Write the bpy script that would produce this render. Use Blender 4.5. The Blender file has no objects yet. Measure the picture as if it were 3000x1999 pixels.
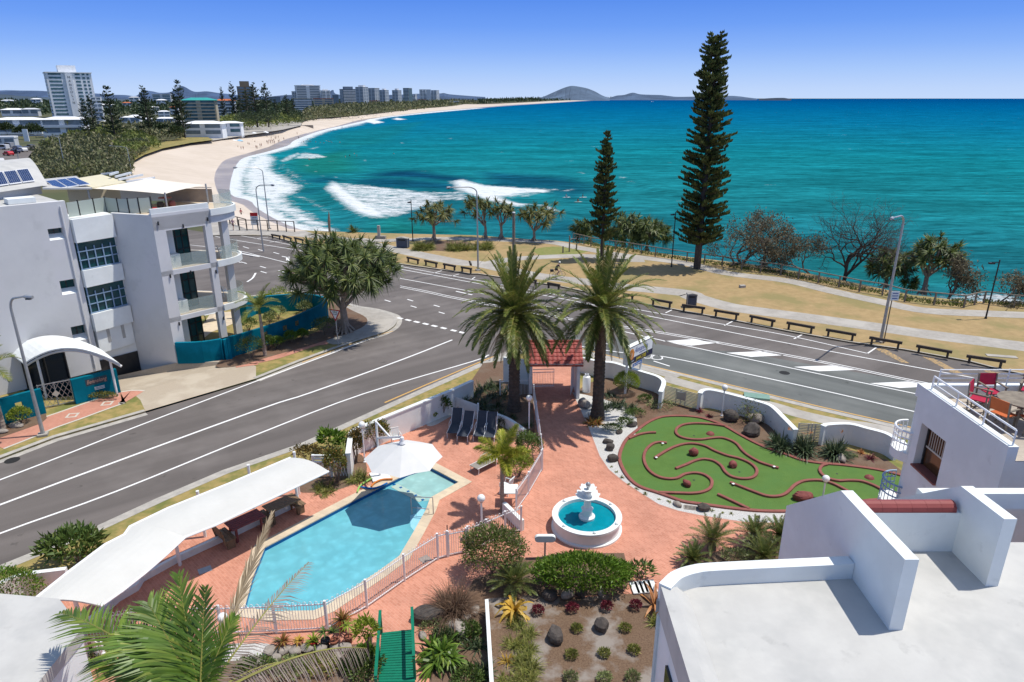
import bpy,math,random
import numpy as np
from mathutils import Vector,Matrix
random.seed(7);RNG=np.random.default_rng(7)
SC=bpy.context.scene
COL=SC.collection
PI=math.pi
CAM_H,FPX,TILT=18.0,2000.0,math.radians(19.57)
SN,CS=math.sin(TILT),math.cos(TILT)
WIN=dict(A=(0,150,3.136),B=(650,150,3.136),C=(0,450,3.136),D=(0,850,3.136),E=(650,550,3.136),F=(1400,50,2.6133),G=(1250,550,3.136),H=(1950,550,2.24),I=(1250,950,3.136),J=(1700,1100,2.6133),K=(2250,1050,3.136),L=(0,1300,2.243),M=(750,1150,3.136),N=(700,1500,3.1373),O=(1350,1500,3.1373),Q=(1900,1400,2.139),S=(0,0,1.0))
def at(w,x,y,z=0.0):
 """survey point read off the photograph -> world point on the level z"""
 a,b,s=WIN[w]
 u=(a+x/s-1500)/FPX;v=(b+y/s-999.5)/FPX
 t=(CAM_H-z)/(SN+v*CS)
 return(u*t,(CS-v*SN)*t,z)
def pts(w,z,*xy):return[at(w,x,y,z)for x,y in xy]
def ground_y(w,x,y,Y):
 """point on the same sight line at world depth Y (for tall things)"""
 a,b,s=WIN[w]
 u=(a+x/s-1500)/FPX;v=(b+y/s-999.5)/FPX
 t=Y/(CS-v*SN)
 return(u*t,Y,CAM_H-(SN+v*CS)*t)
class MB:
 def __init__(s):s.v=[];s.f=[];s.arr=[]
 def add(s,vs,fs):
  o=len(s.v);s.v.extend([tuple(p)for p in vs]);s.f.extend([tuple(i+o for i in f)for f in fs]);return s
 def quads(s,V,n_per,F):
  """V (N,n_per,3) numpy, F list of index tuples shared by each instance"""
  s.arr.append((np.asarray(V,float),n_per,F));return s
 def box(s,c,size,rz=0.0,tilt=None):
  sx,sy,sz=[q/2 for q in size];cr,sr=math.cos(rz),math.sin(rz);vs=[]
  for dx,dy,dz in((-1,-1,-1),(1,-1,-1),(1,1,-1),(-1,1,-1),(-1,-1,1),(1,-1,1),(1,1,1),(-1,1,1)):
   x,y,z=dx*sx,dy*sy,dz*sz
   vs.append((c[0]+x*cr-y*sr,c[1]+x*sr+y*cr,c[2]+z))
  return s.add(vs,[(0,3,2,1),(4,5,6,7),(0,1,5,4),(1,2,6,5),(2,3,7,6),(3,0,4,7)])
 def beam(s,p,q,w,h,up=(0,0,1)):
  p,q=Vector(p),Vector(q);d=(q-p).normalized();u=Vector(up)
  if abs(d.dot(u))>.98:u=Vector((1,0,0))
  r=d.cross(u).normalized()*(w/2);t=r.cross(d).normalized()*(h/2);vs=[]
  for b in(p,q):vs+=[b-r-t,b+r-t,b+r+t,b-r+t]
  return s.add(vs,[(0,1,2,3),(7,6,5,4),(0,4,5,1),(1,5,6,2),(2,6,7,3),(3,7,4,0)])
 def prism(s,poly,z0,z1,bottom=False):
  n=len(poly);a=sum(poly[i][0]*poly[(i+1)%n][1]-poly[(i+1)%n][0]*poly[i][1]for i in range(n))
  if a<0:poly=poly[::-1]
  vs=[(p[0],p[1],z0)for p in poly]+[(p[0],p[1],z1)for p in poly]
  fs=[tuple(range(n,2*n))]+[(i,(i+1)%n,n+(i+1)%n,n+i)for i in range(n)]
  if bottom:fs.append(tuple(range(n-1,-1,-1)))
  return s.add(vs,fs)
 def sheet(s,poly,z):
  n=len(poly);a=sum(poly[i][0]*poly[(i+1)%n][1]-poly[(i+1)%n][0]*poly[i][1]for i in range(n))
  if a<0:poly=poly[::-1]
  return s.add([(p[0],p[1],z if z is not None else p[2])for p in poly],[tuple(range(n))])
 def sheet_hole(s,outer,holes,z):
  from mathutils.geometry import tessellate_polygon
  rings=[[Vector((p[0],p[1],0))for p in r]for r in[outer]+holes];flat=[p for r in rings for p in r]
  tris=tessellate_polygon(rings);fs=[]
  for t in tris:
   a,b,c=(flat[i]for i in t)
   fs.append(t if(b-a).cross(c-a).z>0 else t[::-1])
  return s.add([(p.x,p.y,z)for p in flat],fs)
 def tube(s,P,R,n=6,cap=True):
  P=[Vector(p)for p in P]
  if not hasattr(R,'__len__'):R=[R]*len(P)
  vs=[];prev=None
  for i,p in enumerate(P):
   d=(P[min(i+1,len(P)-1)]-P[max(i-1,0)])
   if d.length<1e-9:d=Vector((0,0,1))
   d.normalize()
   if prev is None:
    a=d.cross(Vector((0,0,1))if abs(d.z)<.95 else Vector((1,0,0))).normalized()
   else:
    a=prev-d*prev.dot(d)
    a=a.normalized()if a.length>1e-6 else d.orthogonal().normalized()
   prev=a;b=d.cross(a)
   for k in range(n):
    t=2*PI*k/n;vs.append(p+(a*math.cos(t)+b*math.sin(t))*R[i])
  fs=[]
  for i in range(len(P)-1):
   for k in range(n):
    fs.append((i*n+k,i*n+(k+1)%n,(i+1)*n+(k+1)%n,(i+1)*n+k))
  if cap:fs.append(tuple(range(n-1,-1,-1)));fs.append(tuple(range((len(P)-1)*n,len(P)*n)))
  return s.add(vs,fs)
 def lathe(s,prof,c=(0,0,0),n=24,a0=0,a1=2*PI):
  full=abs(a1-a0-2*PI)<1e-6;m=n if full else n+1;vs=[]
  for r,z in prof:
   for k in range(m):
    t=a0+(a1-a0)*k/n;vs.append((c[0]+r*math.cos(t),c[1]+r*math.sin(t),c[2]+z))
  fs=[]
  for i in range(len(prof)-1):
   for k in range(n):
    k2=(k+1)%m;fs.append((i*m+k,i*m+k2,(i+1)*m+k2,(i+1)*m+k))
  return s.add(vs,fs)
 def sweep(s,path,prof,closed=False):
  """prof: list of (offset to the left of travel, height above path point); closed cross-section"""
  n=len(path);m=len(prof);vs=[]
  for i in range(n):
   if closed:a,b=path[i-1],path[(i+1)%n];
   else:a,b=path[max(i-1,0)],path[min(i+1,n-1)]
   p=path[i]
   d1=Vector((p[0]-a[0],p[1]-a[1]));d2=Vector((b[0]-p[0],b[1]-p[1]))
   if d1.length<1e-9:d1=d2
   if d2.length<1e-9:d2=d1
   n1=Vector((-d1.y,d1.x)).normalized();n2=Vector((-d2.y,d2.x)).normalized()
   nn=n1+n2
   nn=nn/max(nn.length_squared/2,.35)if nn.length>1e-6 else n1
   for o,h in prof:vs.append((p[0]+nn.x*o,p[1]+nn.y*o,p[2]+h))
  fs=[]
  for i in range(n if closed else n-1):
   j=(i+1)%n
   for k in range(m):fs.append((i*m+k,j*m+k,j*m+(k+1)%m,i*m+(k+1)%m))
  if not closed:fs.append(tuple(range(m)));fs.append(tuple((n-1)*m+k for k in range(m-1,-1,-1)))
  return s.add(vs,fs)
 def ribbon(s,path,w,z=None):
  n=len(path);vs=[]
  for i in range(n):
   a,b=path[max(i-1,0)],path[min(i+1,n-1)];d=Vector((b[0]-a[0],b[1]-a[1])).normalized()
   ww=w[i]if hasattr(w,'__len__')else w
   zz=path[i][2]if z is None else z
   vs+=[(path[i][0]-d.y*ww/2,path[i][1]+d.x*ww/2,zz),(path[i][0]+d.y*ww/2,path[i][1]-d.x*ww/2,zz)]
  return s.add(vs,[(2*i+1,2*i+3,2*i+2,2*i)for i in range(n-1)])
 def rock(s,c,size,seed=0,rz=0):
  """a chiselled boulder: the unit ball cut by random planes"""
  r=np.random.default_rng(seed);N=r.normal(size=(15,3));N/=np.linalg.norm(N,axis=1,keepdims=True);hh=r.uniform(.70,1.0,15);n,m=18,10;vs=[]
  for j in range(m+1):
   ph=-PI/2+PI*j/m
   for k in range(n):
    t=2*PI*k/n;d=np.array((math.cos(ph)*math.cos(t),math.cos(ph)*math.sin(t),math.sin(ph)));q=N@d;R=min(1.05,float(np.min(np.where(q>.05,hh/np.maximum(q,.05),9))))*(1+r.uniform(-.012,.012))
    x,y,z=d[0]*R*size[0]/2,d[1]*R*size[1]/2,(d[2]*R*.52+.34)*size[2]
    vs.append((c[0]+x*math.cos(rz)-y*math.sin(rz),c[1]+x*math.sin(rz)+y*math.cos(rz),c[2]+max(z,-.05)))
  return s.add(vs,[(j*n+k,j*n+(k+1)%n,(j+1)*n+(k+1)%n,(j+1)*n+k)for j in range(m)for k in range(n)])
 def build(s,name,mat,parent=None,smooth=False,origin=None):
  o0=np.array(parent['_o']if(parent is not None and '_o' in parent)else(origin or(0,0,0)),float)
  V=[np.array(s.v,float).reshape(-1,3)];loops=[];starts=[];tot=0
  counts=[]
  lp=[i for f in s.f for i in f];counts=[len(f)for f in s.f]
  L=[np.array(lp,np.int64)];Cn=[np.array(counts,np.int64)];off=len(s.v)
  for A,n_per,F in s.arr:
   N=A.shape[0];V.append(A.reshape(-1,3));base=(np.arange(N)*n_per+off)[:,None]
   for f in F:
    L.append((base+np.array(f)[None,:]).reshape(-1));Cn.append(np.full(N,len(f)))
   off+=N*n_per
  V=np.concatenate(V)-o0;L=np.concatenate(L);Cn=np.concatenate(Cn)
  me=bpy.data.meshes.new(name)
  me.vertices.add(len(V));me.vertices.foreach_set('co',V.astype(np.float32).ravel())
  me.loops.add(len(L));me.loops.foreach_set('vertex_index',L.astype(np.int32))
  me.polygons.add(len(Cn));st=np.concatenate([[0],np.cumsum(Cn)[:-1]])if len(Cn)else np.array([])
  me.polygons.foreach_set('loop_start',st.astype(np.int32))
  me.polygons.foreach_set('use_smooth',np.full(len(Cn),bool(smooth)))
  me.update(calc_edges=True);me.validate()
  if mat is not None:me.materials.append(mat)
  ob=bpy.data.objects.new(name,me);COL.objects.link(ob)
  if parent is not None:ob.parent=parent;ob['_o']=tuple(o0)
  else:ob.location=o0;ob['_o']=tuple(o0)
  MB.last=ob;return ob
def autosmooth(ob,ang=40):
 me=ob.data
 me.polygons.foreach_set('use_smooth',np.ones(len(me.polygons),bool))
 try:me.set_sharp_from_angle(angle=math.radians(ang))
 except Exception:pass
 return ob
def bevel(ob,w=.02,seg=2):
 m=ob.modifiers.new('edge','BEVEL');m.width=w;m.segments=seg;m.limit_method='ANGLE';m.angle_limit=math.radians(40)
 return ob
def thing(name,label,cat,loc=(0,0,0),group=None):
 o=bpy.data.objects.new(name,None);COL.objects.link(o);o.location=loc;o.empty_display_size=.2
 o['label']=label;o['category']=cat;o['_o']=tuple(loc)
 if group:o['group']=group
 return o
def tag(o,label,cat,group=None):
 o['label']=label;o['category']=cat
 if group:o['group']=group
 return o
def single(name,label,cat,mb,mat,loc,group=None,smooth=False):
 return tag(mb.build(name,mat,None,smooth,origin=loc),label,cat,group)
def struct(name,mb,mat,smooth=False):
 o=mb.build(name,mat,None,smooth);o['kind']='structure';return o
def dup(root,loc,rz=0.0,label=None,group=None,scale=1.0):
 r=root.copy();COL.objects.link(r);r.location=loc;r.rotation_euler=(0,0,rz)
 r.scale=(scale,)*3 if not hasattr(scale,'__len__')else scale
 if label:r['label']=label
 if group:r['group']=group
 for ch in list(root.children):
  c=ch.copy();COL.objects.link(c);c.parent=r
  for g in list(ch.children):
   d=g.copy();COL.objects.link(d);d.parent=c
 return r
def place(root,loc,rz=0.0,scale=1.0):
 root.location=loc;root.rotation_euler=(0,0,rz);root.scale=(scale,)*3 if not hasattr(scale,'__len__')else scale;return root
def cr(P,k=6,closed=False):
 """Catmull-Rom through the points"""
 P=[Vector(p)for p in P];n=len(P);out=[]
 rng=range(n)if closed else range(n-1)
 for i in rng:
  p0=P[i-1]if(closed or i>0)else P[0]*2-P[1]
  p1=P[i];p2=P[(i+1)%n]
  p3=P[(i+2)%n]if(closed or i+2<n)else P[-1]*2-P[-2]
  for j in range(k):
   t=j/k
   out.append(tuple(.5*((2*p1)+(p2-p0)*t+(2*p0-5*p1+4*p2-p3)*t*t+(3*p1-p0-3*p2+p3)*t*t*t)))
 if not closed:out.append(tuple(P[-1]))
 return out
def offset(path,d):
 out=[];n=len(path)
 for i in range(n):
  a,b=path[max(i-1,0)],path[min(i+1,n-1)];t=Vector((b[0]-a[0],b[1]-a[1])).normalized()
  out.append((path[i][0]-t.y*d,path[i][1]+t.x*d,path[i][2]))
 return out
def walk(path,step):
 """points every step metres along the path, with heading"""
 out=[];acc=0.0;nxt=0.0
 for i in range(len(path)-1):
  a,b=Vector(path[i]),Vector(path[i+1]);l=(b-a).length
  while nxt<=acc+l+1e-6 and l>1e-9:
   t=(nxt-acc)/l;out.append((a.lerp(b,t),math.atan2((b-a).y,(b-a).x)));nxt+=step
  acc+=l
 return out
def lerp3(a,b,t):return tuple(a[i]+(b[i]-a[i])*t for i in range(3))
ORD=['first','second','third','fourth','fifth','sixth','seventh','eighth','ninth','tenth','eleventh','twelfth','thirteenth','fourteenth','fifteenth','sixteenth','seventeenth','eighteenth','nineteenth','twentieth']
def srgb(r,g,b):
 f=lambda c:(c/255/12.92 if c<=10 else((c/255+.055)/1.055)**2.4)
 return(f(r),f(g),f(b))
def newmat(name):
 m=bpy.data.materials.new(name);m.use_nodes=True;nt=m.node_tree
 return m,nt,nt.nodes,nt.links,nt.nodes['Principled BSDF']
def pset(b,**k):
 for a,v in k.items():
  n={'spec':'Specular IOR Level','rough':'Roughness','metal':'Metallic','col':'Base Color','trans':'Transmission Weight','ior':'IOR','alpha':'Alpha','coat':'Coat Weight','sheen':'Sheen Weight'}[a]
  b.inputs[n].default_value=(*v,1)if a=='col' else v
def M(name,c1,c2=None,scale=3.0,rough=.7,bump=0.0,bscale=None,spec=.3,metal=0.0,detail=6,lo=.35,hi=.65,c3=None,s3=.25,local=False,stretch=None,streak=None,spots=None):
 """two colours mixed by noise, an optional third in large patches, and a bump"""
 m,nt,N,L,b=newmat(name);pset(b,rough=rough,spec=spec,metal=metal)
 if local:src=N.new('ShaderNodeTexCoord').outputs['Object']
 else:src=N.new('ShaderNodeNewGeometry').outputs['Position']
 if stretch:
  mp=N.new('ShaderNodeMapping');mp.inputs['Scale'].default_value=stretch;L.new(src,mp.inputs['Vector']);src=mp.outputs[0]
 def noise(sc,det=detail):
  n=N.new('ShaderNodeTexNoise');n.inputs['Scale'].default_value=sc;n.inputs['Detail'].default_value=det;n.inputs['Roughness'].default_value=.62
  L.new(src,n.inputs['Vector']);return n.outputs[0]
 def ramp(f,a,bq):
  r=N.new('ShaderNodeMapRange');r.inputs['From Min'].default_value=a;r.inputs['From Max'].default_value=bq;L.new(f,r.inputs['Value']);return r.outputs[0]
 if c2 is None:c2=tuple(c*.86 for c in c1)
 mx=N.new('ShaderNodeMix');mx.data_type='RGBA';mx.inputs[6].default_value=(*c1,1);mx.inputs[7].default_value=(*c2,1)
 L.new(ramp(noise(scale),lo,hi),mx.inputs[0]);out=mx.outputs[2]
 if c3 is not None:
  m2=N.new('ShaderNodeMix');m2.data_type='RGBA';m2.inputs[7].default_value=(*c3,1);L.new(out,m2.inputs[6])
  L.new(ramp(noise(s3,4),.48,.62),m2.inputs[0]);out=m2.outputs[2]
 if streak:
  mp=N.new('ShaderNodeMapping');mp.inputs['Rotation'].default_value=(0,0,-streak);L.new(src,mp.inputs['Vector']);m3=N.new('ShaderNodeMapping');m3.inputs['Scale'].default_value=(.035,.75,1);L.new(mp.outputs[0],m3.inputs['Vector'])
  n3=N.new('ShaderNodeTexNoise');n3.inputs['Scale'].default_value=1.0;n3.inputs['Detail'].default_value=4;L.new(m3.outputs[0],n3.inputs['Vector']);r3=N.new('ShaderNodeMapRange');r3.inputs['From Min'].default_value=.3;r3.inputs['From Max'].default_value=.7;r3.inputs['To Min'].default_value=.80;r3.inputs['To Max'].default_value=1.16;L.new(n3.outputs[0],r3.inputs['Value'])
  st=N.new('ShaderNodeMath');st.operation='MULTIPLY';L.new(r3.outputs[0],st.inputs[0]);r4=N.new('ShaderNodeMapRange');r4.inputs['From Min'].default_value=.66;r4.inputs['From Max'].default_value=.74;r4.inputs['To Min'].default_value=1;r4.inputs['To Max'].default_value=.62;L.new(noise(.9,3),r4.inputs['Value']);L.new(r4.outputs[0],st.inputs[1])
  vs_=N.new('ShaderNodeVectorMath');vs_.operation='SCALE';L.new(out,vs_.inputs[0]);L.new(st.outputs[0],vs_.inputs['Scale']);out=vs_.outputs[0]
 if spots:
  vs_=N.new('ShaderNodeVectorMath');vs_.operation='SCALE';L.new(out,vs_.inputs[0]);a_=ramp(noise(spots[0],8),spots[1],spots[1]+.10);r5=N.new('ShaderNodeMapRange');r5.inputs['To Min'].default_value=1;r5.inputs['To Max'].default_value=spots[2];L.new(a_,r5.inputs['Value']);L.new(r5.outputs[0],vs_.inputs['Scale']);out=vs_.outputs[0]
 L.new(out,b.inputs['Base Color'])
 if bump>0:
  bp=N.new('ShaderNodeBump');bp.inputs['Strength'].default_value=min(1,bump);bp.inputs['Distance'].default_value=.02
  L.new(noise(bscale or scale*6),bp.inputs['Height']);L.new(bp.outputs[0],b.inputs['Normal'])
 return m
def leafmat(name,c1,c2,c3=None,rough=.5,transl=.25,spec=.35,pos=None):
 """per-leaf colour: every leaf is a mesh island"""
 m,nt,N,L,b=newmat(name);pset(b,rough=rough,spec=spec)
 g=N.new('ShaderNodeNewGeometry');r=N.new('ShaderNodeValToRGB');e=r.color_ramp.elements
 e[0].color=(*c1,1);e[1].color=(*c2,1)
 if c3:q=e.new(.82);q.color=(*c2,1);e[-1].color=(*c3,1)
 L.new(g.outputs['Random Per Island'],r.inputs[0]);out=r.outputs[0]
 n=N.new('ShaderNodeTexNoise');n.inputs['Scale'].default_value=1.3;L.new(g.outputs['Position'],n.inputs['Vector'])
 mr=N.new('ShaderNodeMapRange');mr.inputs['From Min'].default_value=.3;mr.inputs['From Max'].default_value=.7;mr.inputs['To Min'].default_value=.65;mr.inputs['To Max'].default_value=1.25
 L.new(n.outputs[0],mr.inputs['Value'])
 mx=N.new('ShaderNodeVectorMath');mx.operation='SCALE';L.new(out,mx.inputs[0]);L.new(mr.outputs[0],mx.inputs['Scale']);out=mx.outputs[0]
 L.new(out,b.inputs['Base Color'])
 if transl>0:
  t=N.new('ShaderNodeBsdfTranslucent');L.new(out,t.inputs['Color']);ms=N.new('ShaderNodeMixShader');ms.inputs[0].default_value=transl
  L.new(b.outputs[0],ms.inputs[1]);L.new(t.outputs[0],ms.inputs[2]);L.new(ms.outputs[0],N['Material Output'].inputs['Surface'])
 return m
def glassmat(name,col,rough=.05,mix=.35,bump=0):
 """tinted pane: part see-through, part mirror"""
 m,nt,N,L,b=newmat(name);pset(b,col=col,rough=rough,spec=.6)
 t=N.new('ShaderNodeBsdfTransparent');t.inputs['Color'].default_value=(min(1,col[0]*1.5+.55),min(1,col[1]*1.5+.55),min(1,col[2]*1.5+.55),1)
 ms=N.new('ShaderNodeMixShader');ms.inputs[0].default_value=mix;L.new(t.outputs[0],ms.inputs[1]);L.new(b.outputs[0],ms.inputs[2])
 L.new(ms.outputs[0],N['Material Output'].inputs['Surface']);return m
MT={}
MT['white']=M('white_paint',(.775,.80,.785),(.71,.735,.72),1.2,.6,.2,50,c3=(.70,.72,.705),s3=.5,spots=(2.3,.62,.88))
MT['roofwhite']=M('roof_membrane',(.515,.505,.475),(.465,.455,.43),1.6,.6,.1,40,c3=(.425,.42,.40),s3=.6,spots=(1.7,.62,.84))
MT['whitemetal']=M('white_powdercoat',(.80,.80,.80),(.76,.76,.76),4,.35,spec=.5)
MT['sail']=M('shade_cloth_white',(.585,.58,.55),(.545,.54,.51),.9,.8,.1,200)
MT['umbrella']=M('umbrella_cloth',(.64,.635,.62),(.60,.60,.585),2,.85)
MT['concrete']=M('footpath_concrete',(.38,.35,.31),(.31,.285,.25),2.5,.85,.3,30,c3=(.42,.39,.345),s3=.35)
MT['kerb']=M('kerb_concrete',(.45,.42,.37),(.33,.31,.28),2.2,.85,.3,30)
MT['galv']=M('galvanised_steel',(.42,.43,.44),(.35,.36,.37),5,.4,spec=.5,metal=.5)
MT['black']=M('black_paint',(.02,.02,.022),(.03,.03,.03),4,.5)
MT['dark']=M('dark_timber',(.055,.042,.032),(.09,.07,.055),6,.8,.4,40)
MT['timber']=M('brown_timber',(.16,.105,.06),(.21,.14,.085),8,.7,.3,30,stretch=(1,1,1))
MT['greytimber']=M('weathered_timber',(.26,.22,.17),(.17,.14,.11),5,.85,.4,30)
MT['teal']=M('teal_render',(.0,.135,.195),(.0,.115,.165),1.2,.75,.3,50,spec=.08,c3=(.002,.17,.255),s3=.4)
MT['greywall']=M('pale_grey_render',(.64,.635,.62),(.60,.595,.585),.8,.75,.25,45,c3=(.64,.63,.63),s3=.3,spots=(1.1,.58,.93))
MT['terracotta_roof']=M('red_tile',(.34,.075,.06),(.25,.05,.042),3,.6,.2,30)
MT['redkerb']=M('red_painted_kerb',(.27,.093,.073),(.225,.072,.058),3,.7,.3,40)
MT['stone']=M('dark_basalt',(.052,.044,.04),(.10,.085,.075),5,.9,.8,14,local=True)
MT['paleStone']=M('pale_rock',(.35,.31,.27),(.22,.19,.165),4,.9,.8,12,local=True)
MT['redrock']=M('red_painted_rock',(.25,.07,.06),(.18,.045,.04),4,.65,.8,12,local=True)
MT['soil']=M('bark_mulch',(.11,.064,.04),(.19,.12,.08),16,.95,.8,50,c3=(.165,.115,.08),s3=.9)
MT['greysoil']=M('sandy_soil_and_mulch',(.115,.070,.045),(.19,.125,.08),18,.95,.8,55,c3=(.27,.235,.205),s3=.75)
MT['pebble']=M('white_pebbles',(.62,.61,.59),(.34,.325,.30),22,.85,1.0,40,lo=.35,hi=.72)
MT['turf']=M('putting_green',(.076,.150,.028),(.094,.178,.036),1.2,.9,.5,180,c3=(.078,.165,.036),s3=.35)
MT['rubber']=M('black_rubber',(.02,.02,.02),None,4,.8)
MT['glass']=glassmat('dark_teal_glass',(.008,.062,.068),.06,.93)
MT['balglass']=glassmat('balustrade_glass',(.45,.55,.52),.1,.28)
MT['frost']=glassmat('frosted_glass',(.42,.47,.42),.3,.8)
MT['darkglass']=glassmat('dark_window',(.015,.02,.028),.08,.95)
MT['farglass']=M('far_window_glass',(.13,.17,.21),(.20,.25,.29),.4,.25,spec=.5)
MT['trunk']=M('rough_bark',(.13,.10,.08),(.21,.17,.135),5,.95,.9,16,local=True)
MT['greybark']=M('pale_grey_bark',(.25,.20,.16),(.36,.30,.25),5,.95,.8,16,local=True)
MT['darkbark']=M('dark_bark',(.055,.042,.034),(.10,.078,.062),5,.95,.9,16,local=True)
MT['skin']=M('skin',(.45,.27,.19),(.42,.25,.17),9,.6)
def paver_mat(name,c1,c2,mortar,sx=4.6,mort=.02,rot=.785):
 m,nt,N,L,b=newmat(name);pset(b,rough=.8,spec=.25)
 g=N.new('ShaderNodeNewGeometry');mp=N.new('ShaderNodeMapping');mp.inputs['Rotation'].default_value=(0,0,rot);L.new(g.outputs['Position'],mp.inputs['Vector'])
 br=N.new('ShaderNodeTexBrick');br.inputs['Scale'].default_value=sx;br.inputs['Mortar Size'].default_value=mort;br.inputs['Mortar Smooth'].default_value=.3
 br.inputs['Brick Width'].default_value=1.0;br.inputs['Row Height'].default_value=.5
 br.inputs['Color1'].default_value=(*c1,1);br.inputs['Color2'].default_value=(*c2,1);br.inputs['Mortar'].default_value=(*mortar,1);L.new(mp.outputs[0],br.inputs['Vector'])
 n=N.new('ShaderNodeTexNoise');n.inputs['Scale'].default_value=.55;n.inputs['Detail'].default_value=7;n.inputs['Roughness'].default_value=.65;L.new(g.outputs['Position'],n.inputs['Vector'])
 mr=N.new('ShaderNodeMapRange');mr.inputs['From Min'].default_value=.3;mr.inputs['From Max'].default_value=.7;mr.inputs['To Min'].default_value=.84;mr.inputs['To Max'].default_value=1.13;L.new(n.outputs[0],mr.inputs['Value'])
 sc=N.new('ShaderNodeVectorMath');sc.operation='SCALE';L.new(br.outputs[0],sc.inputs[0]);L.new(mr.outputs[0],sc.inputs['Scale']);L.new(sc.outputs[0],b.inputs['Base Color'])
 return m
MT['pavers']=paver_mat('terracotta_pavers',(.565,.255,.172),(.47,.20,.13),(.61,.355,.265))
MT['pinkpavers']=paver_mat('pink_brick_path',(.50,.235,.165),(.46,.205,.145),(.42,.25,.19),5.0,.015,.6)
MT['sandstone']=paver_mat('sandstone_coping',(.64,.53,.38),(.55,.45,.33),(.50,.42,.32),1.9,.012,.47)
W_=bpy.data.worlds.new('World');SC.world=W_;W_.use_nodes=True
_n,_l=W_.node_tree.nodes,W_.node_tree.links
_bg=_n['Background']
SUN_EL,SUN_AZ=math.radians(68),math.radians(12)
_sky=_n.new('ShaderNodeTexSky');_sky.sky_type='NISHITA';_sky.sun_disc=False;_sky.sun_elevation=SUN_EL;_sky.sun_rotation=math.radians(78)
_sky.air_density=1.0;_sky.dust_density=.6;_sky.ozone_density=1.0
_tc=_n.new('ShaderNodeTexCoord');_sep=_n.new('ShaderNodeSeparateXYZ');_l.new(_tc.outputs['Generated'],_sep.inputs[0])
_rp=_n.new('ShaderNodeValToRGB');_e=_rp.color_ramp.elements
SKYSTR=.15
_stops=[(0.0,(196,218,252)),(.012,(190,214,252)),(.035,(168,201,252)),(.062,(138,180,250)),(.09,(112,161,246)),(.125,(90,143,238))]
_e[0].position=0;_e[1].position=.14
for i,(p_,c_)in enumerate(_stops):
 q_=_e[i]if i<2 else _e.new(p_)
 q_.position=p_;q_.color=(*[v/1.0 for v in srgb(*c_)],1)
_mulc=_n.new('ShaderNodeVectorMath');_mulc.operation='SCALE';_mulc.inputs['Scale'].default_value=1/SKYSTR;_l.new(_rp.outputs[0],_mulc.inputs[0])
_l.new(_sep.outputs['Z'],_rp.inputs[0])
_mr=_n.new('ShaderNodeMapRange');_mr.inputs['From Min'].default_value=.125;_mr.inputs['From Max'].default_value=.45;_l.new(_sep.outputs['Z'],_mr.inputs['Value'])
_mx=_n.new('ShaderNodeMix');_mx.data_type='RGBA';_l.new(_mr.outputs[0],_mx.inputs[0]);_l.new(_mulc.outputs[0],_mx.inputs[6]);_l.new(_sky.outputs[0],_mx.inputs[7])
_l.new(_mx.outputs[2],_bg.inputs['Color']);_bg.inputs['Strength'].default_value=SKYSTR
sd=bpy.data.lights.new('sun','SUN');sd.energy=4.45;sd.angle=math.radians(.53);sd.color=(1.0,.955,.87)
so=bpy.data.objects.new('sun',sd);COL.objects.link(so);so.location=(40,0,60)
sv=Vector((math.cos(SUN_EL)*math.cos(SUN_AZ),math.cos(SUN_EL)*math.sin(SUN_AZ),math.sin(SUN_EL)))
so.rotation_euler=sv.to_track_quat('Z','Y').to_euler()
cd=bpy.data.cameras.new('camera');cd.sensor_width=36;cd.lens=24;cd.clip_end=120000;cd.clip_start=.1
co=bpy.data.objects.new('camera',cd);COL.objects.link(co);co.location=(0,0,CAM_H);co.rotation_euler=(PI/2-TILT,0,0);SC.camera=co
SC.view_settings.view_transform='Standard';SC.view_settings.look='None';SC.view_settings.exposure=0;SC.view_settings.gamma=1
SEA=-6.0
def poly_sd(X,Y,poly):
 """signed distance (positive inside) of points to polygon"""
 P=np.array([(p[0],p[1])for p in poly]);n=len(P);d=np.full(X.shape,1e18);ins=np.zeros(X.shape,bool)
 for i in range(n):
  a=P[i];b=P[(i+1)%n];e=b-a;w0=X-a[0];w1=Y-a[1]
  t=np.clip((w0*e[0]+w1*e[1])/max(e@e,1e-9),0,1);d=np.minimum(d,(w0-e[0]*t)**2+(w1-e[1]*t)**2)
  c=((a[1]<=Y)&(b[1]>Y))|((b[1]<=Y)&(a[1]>Y))
  xi=a[0]+(Y-a[1])/(e[1]if abs(e[1])>1e-9 else 1e-9)*e[0];ins^=c&(X<xi)
 return np.where(ins,1,-1)*np.sqrt(d)
def line_d(X,Y,line):
 d=np.full(X.shape,1e18);s=np.zeros(X.shape);nrm=np.zeros(X.shape)
 for i in range(len(line)-1):
  a=np.array(line[i][:2]);b=np.array(line[i+1][:2]);e=b-a;w0=X-a[0];w1=Y-a[1]
  t=np.clip((w0*e[0]+w1*e[1])/max(e@e,1e-9),0,1);q=(w0-e[0]*t)**2+(w1-e[1]*t)**2
  m=q<d;d=np.where(m,q,d);s=np.where(m,(i+t)/(len(line)-1),s);nrm=np.where(m,e[0]*w1-e[1]*w0,nrm)
 return np.sqrt(d),s,np.sign(nrm)
def smooth(x,a,b):t=np.clip((x-a)/(b-a),0,1);return t*t*(3-2*t)
az=np.radians(np.linspace(-64,64,430));r1=26*(2600/26)**np.linspace(0,1,400);r2=2600*(90000/2600)**np.linspace(0,1,40)[1:]
rr=np.concatenate([r1,r2]);Rg,Ag=np.meshgrid(rr,az,indexing='ij');SX=Rg*np.sin(Ag);SY=Rg*np.cos(Ag);SZ=np.zeros_like(SX)
FO=np.zeros_like(SX)
LA=np.zeros_like(SX)
DK=np.zeros_like(SX)
GR=np.zeros_like(SX)
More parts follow.
